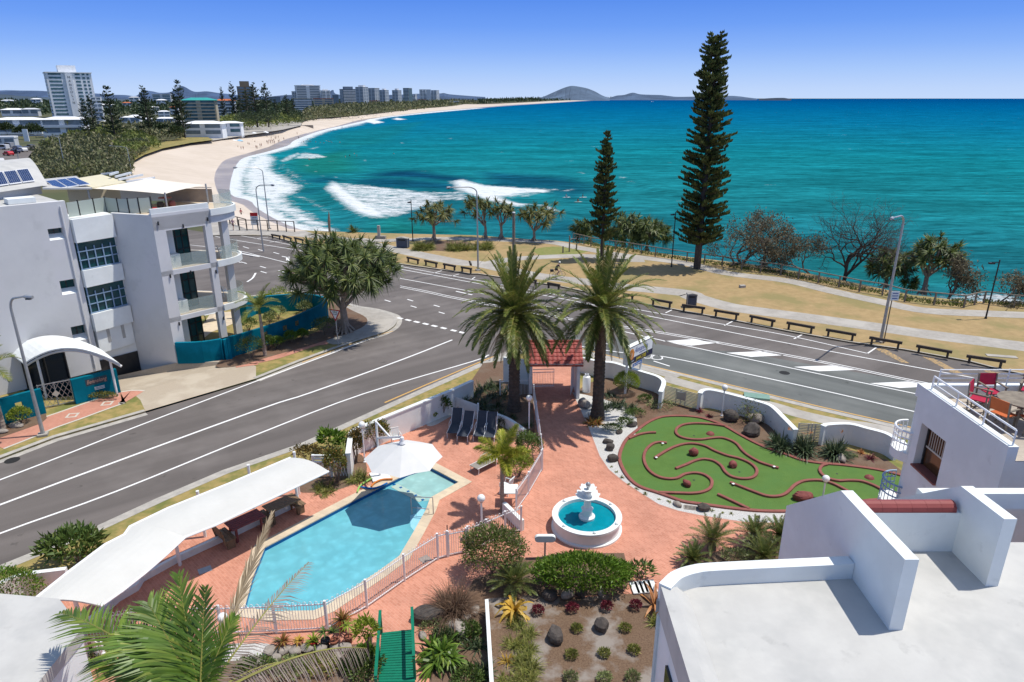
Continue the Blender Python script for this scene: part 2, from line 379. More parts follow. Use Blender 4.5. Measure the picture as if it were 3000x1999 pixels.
wash=pts('B',SEA,(95,1320),(118,1170),(165,1045),(240,975),(440,925),(540,990),(520,1100),(640,1150),(795,1245),(745,1305),(650,1340),(765,1440),(1040,1568))+pts('E',SEA,(1060,330),(900,395),(760,388),(560,312),(340,182),(280,112),(105,60))
sdw=poly_sd(SX,SY,wash);LA=np.maximum(LA,.90*smooth(sdw,-3.0,6.0))
wl0=cr(pts('E',SEA,(900,392),(760,388),(560,312),(340,182),(280,112),(105,60))+pts('B',SEA,(118,1170),(165,1045),(240,975),(440,925),(560,890),(650,862),(700,815),(880,745),(1000,712),(1180,675),(1320,642),(1480,608),(1740,580),(2000,553),(2352,525)),4)
dw,_,_=line_d(SX,SY,wl0);LA=np.maximum(LA,1.0*np.exp(-(dw/(2.2+.012*Rg))**2));FO=np.maximum(FO,.55*np.exp(-(dw/(1.0+.004*Rg))**2))
inner=pts('B',SEA,(95,1320),(118,1170),(165,1045),(240,975),(330,990),(250,1100),(240,1200),(350,1330))+pts('E',SEA,(560,200),(760,330),(700,380),(560,312),(340,182),(280,112),(105,60))
LA=np.maximum(LA,.92*smooth(poly_sd(SX,SY,inner),-2,6))
def foam_poly(w,xy,lo=-1.0,hi=2.5,k=1.0,lacy=False):
 global FO,LA
 if not lacy and hi<2.8:lo,hi=lo-1.2,hi+1.8
 v=k*smooth(poly_sd(SX,SY,pts(w,SEA,*xy)),lo,hi)
 if lacy:LA=np.maximum(LA,v)
 else:FO=np.maximum(FO,v)
def crest(w,xy,amp,wid,foam=0.0,fw=1.5):
 """a swell line: raised water, optionally white along the top"""
 global SZ,FO
 ln=cr(pts(w,SEA,*xy),5);d,s,sg=line_d(SX,SY,ln);env=np.sin(np.clip(s,0,1)*PI)**.5
 SZ+=amp*env*np.exp(-(d/np.where(sg>0,wid*1.5,wid*.8))**2)
 if foam>0:FO=np.maximum(FO,foam*env*np.exp(-(d/fw)**2))
foam_poly('E',[(925,5-0),(1000,-60),(1110,-35),(1210,40),(1330,125),(1440,185),(1530,230),(1540,318),(1400,318),(1270,300),(1180,252),(1120,205),(1050,150),(1000,90)],-.8,1.6)
foam_poly('E',[(1000,-60),(1750,10),(2150,80),(2100,130),(1700,270),(1540,318),(1300,250),(1050,100)],-2,5,.74,True)
foam_poly('B',[(1100,1280),(1500,1275),(2160,1290),(2352,1290),(2352,1420),(2100,1380),(1700,1440),(1300,1430)],-2,5,.62,True)
crest('E',[(960,40),(1040,130),(1180,235),(1320,300),(1480,320),(1620,318),(1760,330),(1950,350)],.9,3.2)
for q in([(560,1030),(600,1090),(690,1150),(800,1235),(770,1240),(660,1170),(575,1110)],[(330,1060),(380,1130),(470,1230),(560,1330),(520,1320),(420,1220),(340,1120)],[(620,1330),(760,1330),(880,1400),(1010,1500),(960,1490),(850,1420),(740,1360)],[(240,1180),(300,1290),(420,1420),(390,1420),(280,1310)]):foam_poly('B',q,-1.5,2.5,.8)
crest('B',[(520,1000),(590,1090),(690,1160),(810,1250)],.5,2.5);crest('B',[(330,1060),(430,1210),(560,1330)],.35,2.2)
foam_poly('G',[(240,15),(200,-60),(330,-80),(560,-20),(1180,20),(1140,45),(900,60),(720,90),(830,140),(1000,170),(1080,190),(960,195),(850,215),(680,190),(520,150),(380,90)],-.8,2.0)
foam_poly('G',[(300,-40),(1350,10),(1200,40),(980,90),(700,110)],-2,4,.6,True)
foam_poly('G',[(1000,175),(1100,165),(1180,215),(1245,250),(1180,272),(1080,255)],-.6,1.4)
crest('G',[(250,30),(450,120),(700,190),(950,200),(1150,262),(1330,330),(1500,400)],.9,3.5)
foam_poly('B',[(640,855),(700,805),(800,770),(880,735),(1010,725),(930,760),(820,790),(740,830),(700,865)],-1,2,.95)
foam_poly('B',[(700,870),(740,840),(800,868),(740,878)],-1,2,.8)
foam_poly('B',[(930,715),(1040,690),(1190,665),(1330,640),(1480,605),(1700,583),(1950,555),(2200,535),(2350,524),(2350,530),(1960,566),(1700,592),(1500,615),(1330,655),(1200,685),(1080,718),(960,735)],-2,3,.95)
foam_poly('B',[(1310,628),(1390,618),(1440,640),(1500,655),(1400,672),(1340,655)],-2,3)
foam_poly('B',[(1560,625),(1610,612),(1700,628),(1620,636)],-2,3)
foam_poly('B',[(520,1015),(600,965),(700,932),(740,945),(640,1000),(560,1025)],-1,2,.95)
foam_poly('B',[(720,930),(770,935),(900,945),(1010,975),(880,990),(720,990),(600,1010)],-1,3,.7,True)
foam_poly('B',[(515,1090),(545,1040),(580,1060),(560,1100)],-1,2,.8)
foam_poly('B',[(780,900),(870,880),(910,884),(830,905)],-1,2,.8);foam_poly('B',[(730,920),(800,935),(890,945),(760,942)],-1,2,.8)
foam_poly('B',[(960,690),(1340,630),(1330,680),(1000,745),(700,860),(660,830)],-4,8,.62,True)
for q in([(895,1215),(965,1210),(960,1222)],[(1085,1235),(1135,1240),(1110,1252)],[(1150,1270),(1200,1275),(1190,1285)],[(630,1330),(730,1315),(720,1335),(640,1338)],[(780,1190),(825,1195),(800,1205)]):
 foam_poly('F',q,-.8,1.2,.9)
for x,y in((1310,1008),(860,1113),(800,1092),(775,1053),(925,1163),(1045,1172),(2110,805),(1650,845)):foam_poly('B',[(x-14,y),(x,y-7),(x+16,y),(x,y+6)],-.9,.9,.9)
foam_poly('H',[(1250,590),(1420,640),(1700,690),(1850,665),(2060,650),(2352,690),(2500,760),(2700,1200),(1900,1200),(1500,900)],-2,6,.78,True)
foam_poly('H',[(2000,690),(2200,672),(2352,700),(2500,780),(2352,1000),(2000,900)],-2,5,.9,True)
foam_poly('H',[(380,500),(520,515),(760,580),(920,610),(900,660),(400,560)],-1,4,.62,True)
crest('F',[(1050,1200),(1200,1265),(1450,1345),(1650,1380),(1900,1400)],.7,5)
for w,xy in(('B',[(700,1100),(900,1170),(1200,1180)]),('B',[(1100,915),(1300,935),(1500,960)]),('H',[(700,290),(1000,330),(1300,370)]),('H',[(1700,250),(2100,300),(2352,330)]),('H',[(1400,450),(1900,560)]),('H',[(600,180),(1000,215),(1500,235)]),('F',[(300,1190),(700,1230),(1000,1260)])):
 crest(w,xy,.5,5)
for w,xy,k in(('B',[(1050,1190),(1500,1150),(2000,1190),(2352,1235),(2352,1300),(1800,1275),(1300,1260)],.85),('F',[(0,1210),(400,1225),(800,1270),(1000,1330),(700,1420),(450,1330),(0,1320)],.7),('B',[(1260,1140),(1500,1100),(1800,1090),(2050,1130),(2352,1165),(2352,1230),(2000,1200),(1700,1170),(1400,1160)],1.0),('B',[(600,1215),(800,1180),(1000,1165),(1200,1190),(900,1225)],.9),('B',[(560,1310),(700,1290),(900,1250),(950,1300),(750,1330)],.7),('E',[(1500,0),(2352,-60),(2352,420),(1900,420),(1500,250)],.35),('F',[(0,1180),(300,1200),(700,1230),(1000,1300),(600,1310),(0,1300)],.8),('G',[(1250,300),(1500,330),(1500,500),(1250,470),(700,330),(300,300),(300,200),(700,250)],.5)):
 DK=np.maximum(DK,k*smooth(poly_sd(SX,SY,pts(w,SEA,*xy)),-4,9))
for w,xy,k in(('B',[(600,1000),(900,950),(1200,900),(1300,1100),(900,1150),(640,1130)],1.0),('E',[(1400,310),(1600,290),(1900,340),(2352,400),(2352,450),(1500,430),(1300,380)],1.0),('B',[(1000,760),(1500,680),(1900,640),(1500,850),(1000,900)],.35),('H',[(800,380),(1900,520),(2352,600),(2352,700),(1600,690),(800,600)],.5)):
 GR=np.maximum(GR,k*smooth(poly_sd(SX,SY,pts(w,SEA,*xy)),-6,10))
nv=SX.size;nr,nc=SX.shape
idx=np.arange(nv).reshape(nr,nc)
Fq=np.stack([idx[:-1,:-1],idx[:-1,1:],idx[1:,1:],idx[1:,:-1]],-1).reshape(-1,4)[:,::-1]
me=bpy.data.meshes.new('sea');me.vertices.add(nv)
me.vertices.foreach_set('co',np.stack([SX,SY,SEA+SZ+.12*FO],-1).astype(np.float32).ravel())
me.loops.add(Fq.size);me.loops.foreach_set('vertex_index',Fq.astype(np.int32).ravel())
me.polygons.add(len(Fq));me.polygons.foreach_set('loop_start',(np.arange(len(Fq))*4).astype(np.int32));me.polygons.foreach_set('use_smooth',np.ones(len(Fq),bool))
me.update(calc_edges=True)
ca=me.color_attributes.new('surf','FLOAT_COLOR','POINT')
ca.data.foreach_set('color',np.stack([FO,LA,DK,GR],-1).astype(np.float32).ravel())
sea=bpy.data.objects.new('sea',me);COL.objects.link(sea);sea['kind']='structure'
m,nt,N,L,b=newmat('sea_water')
g=N.new('ShaderNodeNewGeometry');at_=N.new('ShaderNodeAttribute');at_.attribute_name='surf'
sp=N.new('ShaderNodeSeparateColor');L.new(at_.outputs['Color'],sp.inputs[0])
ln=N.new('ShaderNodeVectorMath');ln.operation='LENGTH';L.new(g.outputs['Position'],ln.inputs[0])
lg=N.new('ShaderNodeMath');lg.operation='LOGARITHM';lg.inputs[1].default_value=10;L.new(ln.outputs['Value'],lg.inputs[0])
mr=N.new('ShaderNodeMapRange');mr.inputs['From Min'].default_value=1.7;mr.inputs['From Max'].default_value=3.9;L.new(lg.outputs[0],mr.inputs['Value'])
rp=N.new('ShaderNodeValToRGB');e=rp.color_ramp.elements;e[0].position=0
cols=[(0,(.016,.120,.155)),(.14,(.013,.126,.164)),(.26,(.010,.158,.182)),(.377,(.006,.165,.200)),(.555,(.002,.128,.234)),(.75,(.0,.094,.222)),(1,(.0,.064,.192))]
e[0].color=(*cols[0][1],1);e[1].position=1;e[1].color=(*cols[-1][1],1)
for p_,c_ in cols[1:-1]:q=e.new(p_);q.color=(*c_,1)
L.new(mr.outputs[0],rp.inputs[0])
def nz(scale,det,stretch=None,rough=.6):
 n=N.new('ShaderNodeTexNoise');n.inputs['Scale'].default_value=scale;n.inputs['Detail'].default_value=det;n.inputs['Roughness'].default_value=rough
 if stretch:
  mp=N.new('ShaderNodeMapping');mp.inputs['Scale'].default_value=stretch;mp.inputs['Rotation'].default_value=(0,0,.25);L.new(g.outputs['Position'],mp.inputs['Vector']);L.new(mp.outputs[0],n.inputs['Vector'])
 else:L.new(g.outputs['Position'],n.inputs['Vector'])
 return n.outputs[0]
def mrange(v,a,bq,c=0,d=1):
 q=N.new('ShaderNodeMapRange');q.inputs['From Min'].default_value=a;q.inputs['From Max'].default_value=bq;q.inputs['To Min'].default_value=c;q.inputs['To Max'].default_value=d;L.new(v,q.inputs['Value']);return q.outputs[0]
def mix(f,a,bq):
 q=N.new('ShaderNodeMix');q.data_type='RGBA';L.new(f,q.inputs[0])
 for i,v in((6,a),(7,bq)):
  if isinstance(v,tuple):q.inputs[i].default_value=(*v,1)
  else:L.new(v,q.inputs[i])
 return q.outputs[2]
def mth(op,a,bq):
 q=N.new('ShaderNodeMath');q.operation=op
 for i,v in enumerate((a,bq)):
  if isinstance(v,(int,float)):q.inputs[i].default_value=v
  else:L.new(v,q.inputs[i])
 return q.outputs[0]
c=mix(sp.outputs[2],rp.outputs[0],(.004,.050,.100))
c=mix(at_.outputs['Alpha'],c,(.008,.140,.125))
big=mrange(nz(.012,5,(1,2.2,1)),.35,.68);c2=mix(big,c,c)
dk=N.new('ShaderNodeVectorMath');dk.operation='SCALE';L.new(c,dk.inputs[0]);L.new(mrange(nz(.02,6,(1,2.5,1)),.3,.7,.74,1.22),dk.inputs['Scale'])
wv=N.new('ShaderNodeVectorMath');wv.operation='SCALE';L.new(dk.outputs[0],wv.inputs[0]);L.new(mrange(nz(.13,5,(.35,2.2,1),.6),.33,.67,.74,1.24),wv.inputs['Scale']);dk=wv
rip=N.new('ShaderNodeVectorMath');rip.operation='SCALE';L.new(dk.outputs[0],rip.inputs[0]);L.new(mrange(nz(.42,8,(.5,1.9,1),.7),.32,.68,.48,1.42),rip.inputs['Scale'])  # ripple glints painted as brightness in the sea colour
fn=nz(1.1,9,(.75,1.1,1),.68);fl=nz(.30,9,(.8,1.5,1),.66)
solid=mrange(mth('ADD',sp.outputs[0],mth('MULTIPLY',mth('SUBTRACT',mth('ADD',mth('MULTIPLY',fn,.55),mth('MULTIPLY',fl,.45)),.5),2.3)),.30,.95)
lacy=mrange(mth('ADD',mth('MULTIPLY',sp.outputs[1],.77),mth('MULTIPLY',mth('SUBTRACT',mth('ADD',mth('MULTIPLY',fn,.45),mth('MULTIPLY',fl,.55)),.5),2.0)),.34,.66)
lacy=mth('MULTIPLY',lacy,mrange(sp.outputs[1],.02,.25))
caps=mth('MULTIPLY',mrange(nz(.10,3,(.6,3.2,1)),.735,.77),mrange(fn,.45,.6))
foam=mth('MAXIMUM',mth('MAXIMUM',solid,mth('MULTIPLY',lacy,.95)),mth('MULTIPLY',caps,.75))
L.new(mix(foam,rip.outputs[0],(.62,.645,.65)),b.inputs['Base Color'])
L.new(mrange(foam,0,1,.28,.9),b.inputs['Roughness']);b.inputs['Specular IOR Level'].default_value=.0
bp=N.new('ShaderNodeBump');bp.inputs['Strength'].default_value=1.0;bp.inputs['Distance'].default_value=.22
L.new(mth('ADD',nz(.55,7,(.6,1.5,1)),mth('MULTIPLY',fn,mth('ADD',.25,mth('MULTIPLY',foam,1.0)))),bp.inputs['Height']);L.new(bp.outputs[0],b.inputs['Normal'])
me.materials.append(m)
MT['asphalt']=M('asphalt_warm',(.148,.130,.120),(.120,.105,.097),60,.92,.35,90,c3=(.168,.149,.138),s3=.16,lo=.3,hi=.7,streak=.62)
MT['asphalt2']=M('asphalt_grey',(.140,.147,.139),(.113,.119,.113),60,.92,.35,90,c3=(.160,.166,.156),s3=.16,lo=.3,hi=.7,streak=-.66)
MT['line']=M('white_line_paint',(.78,.77,.75),(.60,.59,.57),14,.7,lo=.5,hi=.8)
MT['yellow']=M('yellow_line_paint',(.62,.36,.10),(.42,.27,.12),9,.75,lo=.4,hi=.75)
MT['yellowworn']=M('worn_yellow_paint',(.44,.29,.13),(.14,.13,.115),7,.85,lo=.42,hi=.62)
MT['lawn']=M('dry_park_lawn',(.385,.27,.13),(.29,.205,.095),1.3,.95,.5,60,c3=(.25,.205,.085),s3=.2,lo=.35,hi=.7)
MT['verge']=M('street_verge_grass',(.34,.25,.095),(.20,.185,.055),1.6,.95,.5,60,c3=(.155,.165,.045),s3=.4,lo=.4,hi=.66)
MT['greenlawn']=M('watered_lawn',(.17,.20,.05),(.24,.22,.075),2,.95,.4,60)
MT['sand']=M('beach_sand',(.56,.475,.39),(.51,.43,.345),.25,.95,.5,9,c3=(.585,.50,.415),s3=.03)
MT['wetsand']=M('wet_sand',(.34,.285,.235),(.285,.235,.19),.12,.35,.1,2,c3=(.41,.345,.275),s3=.05,spec=.4)
MT['terrain']=M('far_scrub_ground',(.075,.085,.035),(.12,.11,.055),.06,.95,.5,1,c3=(.05,.065,.03),s3=.02)
MT['exposed']=M('exposed_aggregate',(.44,.37,.28),(.36,.30,.23),22,.9,.4,60,c3=(.47,.405,.315),s3=.4)
MT['cliff']=M('cliff_scrub',(.085,.10,.03),(.17,.12,.06),1.2,.95,.8,6)
waterline=pts('E',SEA,(760,388),(560,312),(340,182),(280,112),(105,60))[0:]+pts('B',SEA,(118,1170),(165,1045),(240,975),(440,925),(560,890),(650,862),(700,815),(880,745),(1000,712),(1180,675),(1320,642),(1480,608),(1740,580),(2000,553),(2352,525))+pts('F',SEA,(250,680),(480,665),(900,640),(1140,632),(1560,628.5))
dune=pts('E',-1.0,(800,395),(640,385),(420,330),(230,300),(60,240))+pts('A',-1.5,(1150,1200),(1230,1030),(1330,968),(1500,905),(1750,855),(1960,826),(2060,800))+pts('B',-2.0,(150,790),(400,752),(560,728),(730,688),(745,655),(860,626),(1120,607),(1420,577),(1800,532),(2100,508),(2250,487))+pts('F',-3.0,(60,668),(400,653),(640,641),(900,632),(1140,628.5))
waterline=cr(waterline,3);
for q in range(3):pass
def resample(path,n):
 P=[Vector(p)for p in path];D=[0.0]
 for i in range(len(P)-1):D.append(D[-1]+math.log1p((P[i+1]-P[i]).length*0+(P[i+1].xy.length/P[i].xy.length-1)*0+abs(math.log(P[i+1].xy.length/P[i].xy.length))+(P[i+1]-P[i]).length/P[i].xy.length))
 out=[];j=0
 for k in range(n):
  t=D[-1]*k/(n-1)
  while j<len(P)-2 and D[j+1]<t:j+=1
  q=(t-D[j])/max(D[j+1]-D[j],1e-9);out.append(P[j].lerp(P[j+1],min(1,max(0,q))))
 return out
NB=160;wl=resample(waterline,NB);dn=resample(cr(dune,3),NB)
b1=MB();b2=MB()
def strip(mb,ts,zf):
 vs=[]
 for i in range(NB):
  for t in ts:p=dn[i].lerp(wl[i],t);vs.append((p.x,p.y,zf(dn[i].z,t)))
 k=len(ts);mb.add(vs,[(i*k+j,i*k+j+1,(i+1)*k+j+1,(i+1)*k+j)for i in range(NB-1)for j in range(k-1)])
zf=lambda z,t:(z+(-5.75-z)*max(0,min(1,t/.80)))if t<.80 else-5.75-(t-.80)*1.3
strip(b1,[-.25,0,.1,.25,.4,.55,.68,.76],zf);struct('beach',b1,MT['sand'],True)
strip(b2,[.76,.8,.88,.95,1.0,1.06,1.25],zf);struct('wet_sand',b2,MT['wetsand'],True)
land=[tuple(p)for p in dn[::2]]
far_in=[(p[0]+(0),p[1])for p in land]
lb=MB();lb.sheet([(p[0],p[1])for p in land]+[(60000,90000),(-90000,90000),(-90000,20),(-60,20),(-45,58)],-1.2)
struct('terrain',lb,MT['terrain'])
cliff_pts=pts('E',0,(760,393),(1200,410),(1700,424),(2352,438))+pts('G',0,(700,458),(1200,488),(1400,512))
cliff2=offset(cr(pts('G',0,(1500,548),(1900,606),(2352,668))+pts('H',0,(500,525),(750,565),(1000,613),(1270,670),(1560,732),(1760,755))+pts('H',0,(2000,785),(2352,795)),3),2.2)
cliff=cliff_pts+cliff2+[(60,46,0),(90,30,0)]
kerb_far=pts('E',0,(0,432),(430,440),(620,490),(750,518),(1200,604),(1640,700),(2290,790))+pts('G',0,(470,790))+pts('G',0,(1200,900),(1600,985),(2020,1070),(2240,1110))+pts('H',0,(400,860),(800,940),(1200,1010),(1560,1060),(2000,1140),(2190,1190))
kx=Vector(kerb_far[-1])-Vector(kerb_far[-3]);kx=kx.normalized()
kerb_far=kerb_far+[tuple(Vector(kerb_far[-1])+kx*25)]
left_edge=pts('E',0,(-150,440),(-150,330),(230,385),(680,405))
park=kerb_far[::-1]+left_edge[:1]+left_edge[2:]+cliff
pk=MB();pk.prism([(p[0],p[1])for p in park],-6.4,0.0);struct('park_lawn',pk,MT['lawn'])
sl=MB();o1=cliff;o2=offset(cliff,4.5);n=len(cliff)
sl.add([(p[0],p[1],-.04)for p in o1]+[(p[0],p[1],-2.2)for p in offset(cliff,2.2)]+[(p[0],p[1],-6.3)for p in o2],[(i,n+i,n+i+1,i+1)for i in range(n-1)]+[(n+i,2*n+i,2*n+i+1,n+i+1)for i in range(n-1)])
struct('cliff_slope',sl,MT['cliff'])
alex_kerb=pts('L',0,(-700,1120),(0,818),(640,557),(1050,367),(1480,182),(2000,2))+pts('I',0,(0,592),(200,505),(540,352),(690,285),(880,232),(1060,208),(1250,212),(1420,240),(1800,333),(2100,402),(2352,463))+pts('H',0,(500,1325),(1000,1448),(1500,1562))
ak=Vector(alex_kerb[-1])-Vector(alex_kerb[-3]);ak.normalize();alex_kerb.append(tuple(Vector(alex_kerb[-1])+ak*35))
alex_kerb=alex_kerb[:9]+cr(alex_kerb[9:15],4)[:-1]+alex_kerb[15-1:]
alex_block=alex_kerb+[(60,-10,0),(-30,-10,0),(-40,4,0)]
poolp=pts('S',-.12,(776,1612),(1043,1470.5),(1199.6,1391),(1257,1373),(1345,1420),(1262,1466),(1249,1502),(1209,1574),(1172,1637),(1110,1683),(961,1782),(920,1799),(805,1801),(716,1790),(741,1698))
ab=MB();ab.sheet_hole(alex_block,[poolp],-.012);struct('verge_lawn',ab,MT['verge'])
benn_kerb=pts('D',0,(-900,1830),(0,1542),(500,1352),(1335,1112))
benn_kerb2=pts('D',0,(2352,812))+pts('E',0,(700,1600),(1000,1490),(1300,1385),(1480,1330),(1575,1275),(1608,1225),(1600,1180),(1540,1150),(1400,1112),(1250,1090),(900,1000),(700,940),(100,1010),(-300,1040))
benn_kerb2=benn_kerb2[:3]+cr(benn_kerb2[3:11],4)[:-1]+benn_kerb2[10:]
drive_edge=pts('D',0,(1335,1112),(1290,1010),(1220,945),(1110,925))
garage=[at('D',1085,795,-1.35),at('D',1620,668,0)]
isl1=benn_kerb+drive_edge[1:]+[(-29.5,39.8,0),(-34,42,0),(-60,36,0),(-62,20,0)]
b=MB();b.prism([(p[0],p[1])for p in isl1],-2.4,-.012);struct('verge_lawn',b,MT['verge'])
isl2=benn_kerb2+[(-45,50,0),(-27.3,47.2,0),(-24.2,45.95,0)]+pts('D',0,(1760,655),(2100,628),(2260,650),(2352,690))+pts('E',0,(0,1640))
isl2=benn_kerb2+[(-40,62,0),(-45,52,0),(-28.2,47.5,0),(-24.25,46.35,0)]+pts('D',0,(1850,645),(2090,628),(2250,655),(2352,700),(1950,840))
b=MB();b.prism([(p[0],p[1])for p in isl2],-2.4,-.014);struct('garden_lawn',b,MT['verge'])
def kerbline(path,w=.28,side=1,gutter=.42):
 k=MB();k.sweep(path,[(0.0,-.16),(0.0,-.004),(side*w*.25,.006),(side*w,.006),(side*w,-.16)][::1 if side<0 else-1]);struct('kerb',k,MT['kerb'])
 if gutter:k=MB();k.ribbon(offset(path,-side*gutter/2),gutter,-.113);struct('gutter',k,MT['kerb'])
ROADZ=-.12
kerbline(alex_kerb,.3,-1);kerbline(benn_kerb,.3,1);kerbline(benn_kerb2,.3,1);kerbline(kerb_far[::-1],.16,-1,0)
e_y=[(p[0],p[1])for p in kerb_far]
rd=MB()
road_poly=[(-200,150),(-150,170),(-48,100)]+[(p[0]-0.0,p[1]+.25)for p in kerb_far]+[(70,20),(60,5),(40,10)]+[(p[0],p[1]-.3)for p in alex_kerb[::-1]][1:]+[(-60,5),(-62,18)]+[(p[0],p[1])for p in benn_kerb]+[(p[0],p[1])for p in benn_kerb2]+[(-45,66),(-75,70),(-110,85),(-200,110)]
rd.sheet(road_poly,ROADZ);struct('road',rd,MT['asphalt'])
r2=MB();
lane_l=pts('G',0,(0,700),(470,792));
r2.sheet([(p[0],p[1]-.0)for p in pts('G',ROADZ,(1480,1330),(2352,1478))+pts('H',ROADZ,(500,1080),(1000,1170),(1700,1285),(2352,1400))+[(52,26,0),(56,14,0)]+[tuple(Vector(p)+Vector((-.0,.0,0)))for p in offset(alex_kerb,.42)[::-1][1:18]]],ROADZ+.004);struct('road',r2,MT['asphalt2'])
dv=MB();A0=at('D',1335,1112);A1=at('D',2352,812);B0=at('D',1110,925);
dr=[A0,A1]+pts('D',0,(2352,700),(2250,655),(2090,628),(1850,645),(1620,668))
dv.add([(p[0],p[1],-.008)for p in dr]+[(garage[0][0],garage[0][1],-1.35),(garage[0][0]-2.2,garage[0][1]-1.4,-1.4)]+[(p[0],p[1],-.008)for p in[B0]+drive_edge[1:3][::-1]],[tuple(range(len(dr)+5))])
dv.v=dv.v;struct('driveway',dv,MT['exposed'])
a,b_=Vector(A0),Vector(A1)
def path_mesh(center,w,z=.004,mat='concrete',name='footpath',seg=5):
 q=MB();q.ribbon(cr(center,seg),w,z);struct(name,q,MT[mat]);
main_path=pts('E',0,(-150,415),(0,408),(400,420),(700,432),(1000,462),(1300,505),(1500,548),(1800,612),(2200,690))+pts('G',0,(480,700),(900,790),(1200,836),(1500,870),(1800,912),(2352,966))+pts('H',0,(200,722),(420,782),(700,822),(1000,862),(1400,917),(1750,967),(2352,1043),(2700,1090))
path_mesh(main_path,2.5)
path_mesh(pts('G',0,(560,700),(750,662),(950,645),(1200,632),(1450,628),(1650,640),(1800,662),(2000,668)),2.0,.008)
path_mesh(pts('E',0,(1235,470),(1310,482),(1500,487),(1800,474))+pts('G',0,(180,468),(700,482),(1150,505),(1350,545),(1500,570),(1800,622),(2352,692))+pts('H',0,(400,562),(800,612),(1100,682),(1400,747),(1700,807),(2100,827),(2352,837),(2700,850)),2.0,.012)
q=MB();q.sheet([p[:2]for p in cr(pts('G',0,(980,575),(1100,545),(1300,545),(1480,575),(1440,600),(1250,625),(1060,625)),4,True)],.002);struct('watered_lawn',q,MT['greenlawn'])
q=MB();q.sheet([p[:2]for p in cr(pts('E',0,(1780,560),(1880,500),(2100,490),(2300,510),(2352,560),(2100,585)),4,True)],.002);struct('garden_bed',q,MT['soil'])
wl_=MB();yl=MB();yw=MB();LZ=ROADZ+.008
def line(mb,w,a,b_,width=.13,n=1):
 P=[at(*((w,)+tuple(q)),LZ)if len(q)==2 else at(q[2],q[0],q[1],LZ)for q in((a,b_)if not isinstance(a,list)else a)]
 mb.ribbon(P if len(P)==2 else cr(P,4),width,LZ)
line(wl_,'S',[(-300,1520),(145,1350.5),(400,1250),(750,1117.3),(960,1040),(1000,1024),(1065,1001)],None,.13)
line(wl_,'S',[(-300,1605),(0,1479),(750,1203),(912,1150),(1180,1053),(1325,996)],None,.16)
line(wl_,'S',[(-300,1685),(0,1563),(340,1440),(750,1274),(1065,1154),(1385,1059),(1432,1040)],None,.13)
line(yl,'S',[(1127,1180),(1250,1127),(1420,1055),(1455,1042)],None,.13)
line(yl,'S',[(885,1062),(1010,1015),(1100,985),(1152,970)],None,.10)
for x,y in((1635,1200),(1712,1217),(1790,1234),(1872,1252),(1952,1271),(2037,1291),(2130,1313),(2200,1330)):line(wl_,'E',(x-24,y-6),(x+24,y+6),.32)
for x,y in((1523,1040),(1730,1034),(1974,1087),(1762,1094),(2019,1150),(547,770),(378,730),(545,813),(384,777),(202,690),(500,602),(360,575),(222,550),(125,535),(147,680)):line(wl_,'E',(x-27,y-8),(x+27,y+8),.15)
line(wl_,'S',[(600,680),(650,697),(881,735),(1250,803),(1390,829),(1640,874),(1950,936),(2350,1014),(2841,1105),(3100,1150)],None,.13)
line(wl_,'S',[(700,690),(780,704),(900,727),(1173,781),(1400,822),(1600,858),(1950,922),(2128,952),(2307,983),(2543,1036)],None,.12)
line(wl_,'S',[(500,712),(680,732),(760,750),(848,772)],None,.13);line(wl_,'S',[(680,738),(760,752)],None,.3)
line(wl_,'S',[(1172,816),(1250,830),(1400,858),(1640,905)],None,.13)
for o in(-2.2,2.2):line(wl_,'S',[(1172,840+o),(1250,855+o),(1343,875+o),(1640,930+o),(1950,977+o),(2374,1054+o),(2665,1114+o),(3100,1200+o)],None,.11)
line(wl_,'S',[(1780,960),(1950,1000),(2305,1076),(2650,1147),(3100,1240)],None,.13)
line(wl_,'S',[(1704,1015),(1820,1033),(1950,1046),(2200,1098),(2450,1153),(2648,1199),(3100,1300)],None,.13)
line(wl_,'E',(2150,952),(2300,985),.2)
for q in([(1942,1000),(2030,994),(2110,1004),(2025,1013)],[(2128,1034),(2240,1029),(2298,1041),(2200,1046)],[(2325,1075),(2440,1071),(2505,1084),(2400,1088)],[(2548,1123),(2660,1118),(2740,1132),(2635,1137)]):wl_.sheet([at('S',*p,LZ)[:2]for p in q],LZ)
for a_,b_ in(((1950,917),(1973,906)),((2122,954),(2151,939)),((2326,993),(2359,976)),((2541,1036),(2568,1018)),((1640,871),(1655,862)),((1173,779),(1210,772)),((1273,800),(1295,793)),((1325,809),(1345,803)),((1380,820),(1392,812)),((790,710),(830,705)),((852,722),(885,716)),((750,699),(785,695))):line(wl_,'S',a_,b_,.12)
line(wl_,'S',(1762,1004),(1790,1010),.13);line(wl_,'S',(1915,1058),(1962,1073),.13);line(wl_,'S',[(724,826),(740,815),(749,800)],None,.2)
wl_.sheet([at('S',*p,LZ)[:2]for p in((838,756),(848,752),(848,768),(838,764))],LZ);line(wl_,'S',(826,751),(848,756),.2)
for cx,cy in((1895,1044),(1924,1048)):
 c_=at('S',cx,cy,LZ);wl_.ribbon([(c_[0]+.42*math.cos(t),c_[1]+.42*math.sin(t),LZ)for t in np.linspace(0,2*PI,17)],.1,LZ)
line(yl,'S',[(1704,1022),(1824,1052),(1950,1083),(2173,1136),(2396,1190),(2620,1241),(3000,1330)],None,.13)
for q in([(2563,1022),(2590,1020),(2665,1065),(2640,1062)],[(2700,1044),(2735,1050),(2838,1102),(2800,1098)],[(2865,1080),(2900,1086),(2940,1096),(2900,1094)]):yw.sheet([at('S',*p,LZ)[:2]for p in q],LZ)
struct('road_marking',wl_,MT['line']);struct('road_marking',yl,MT['yellow']);struct('road_marking',yw,MT['yellowworn'])
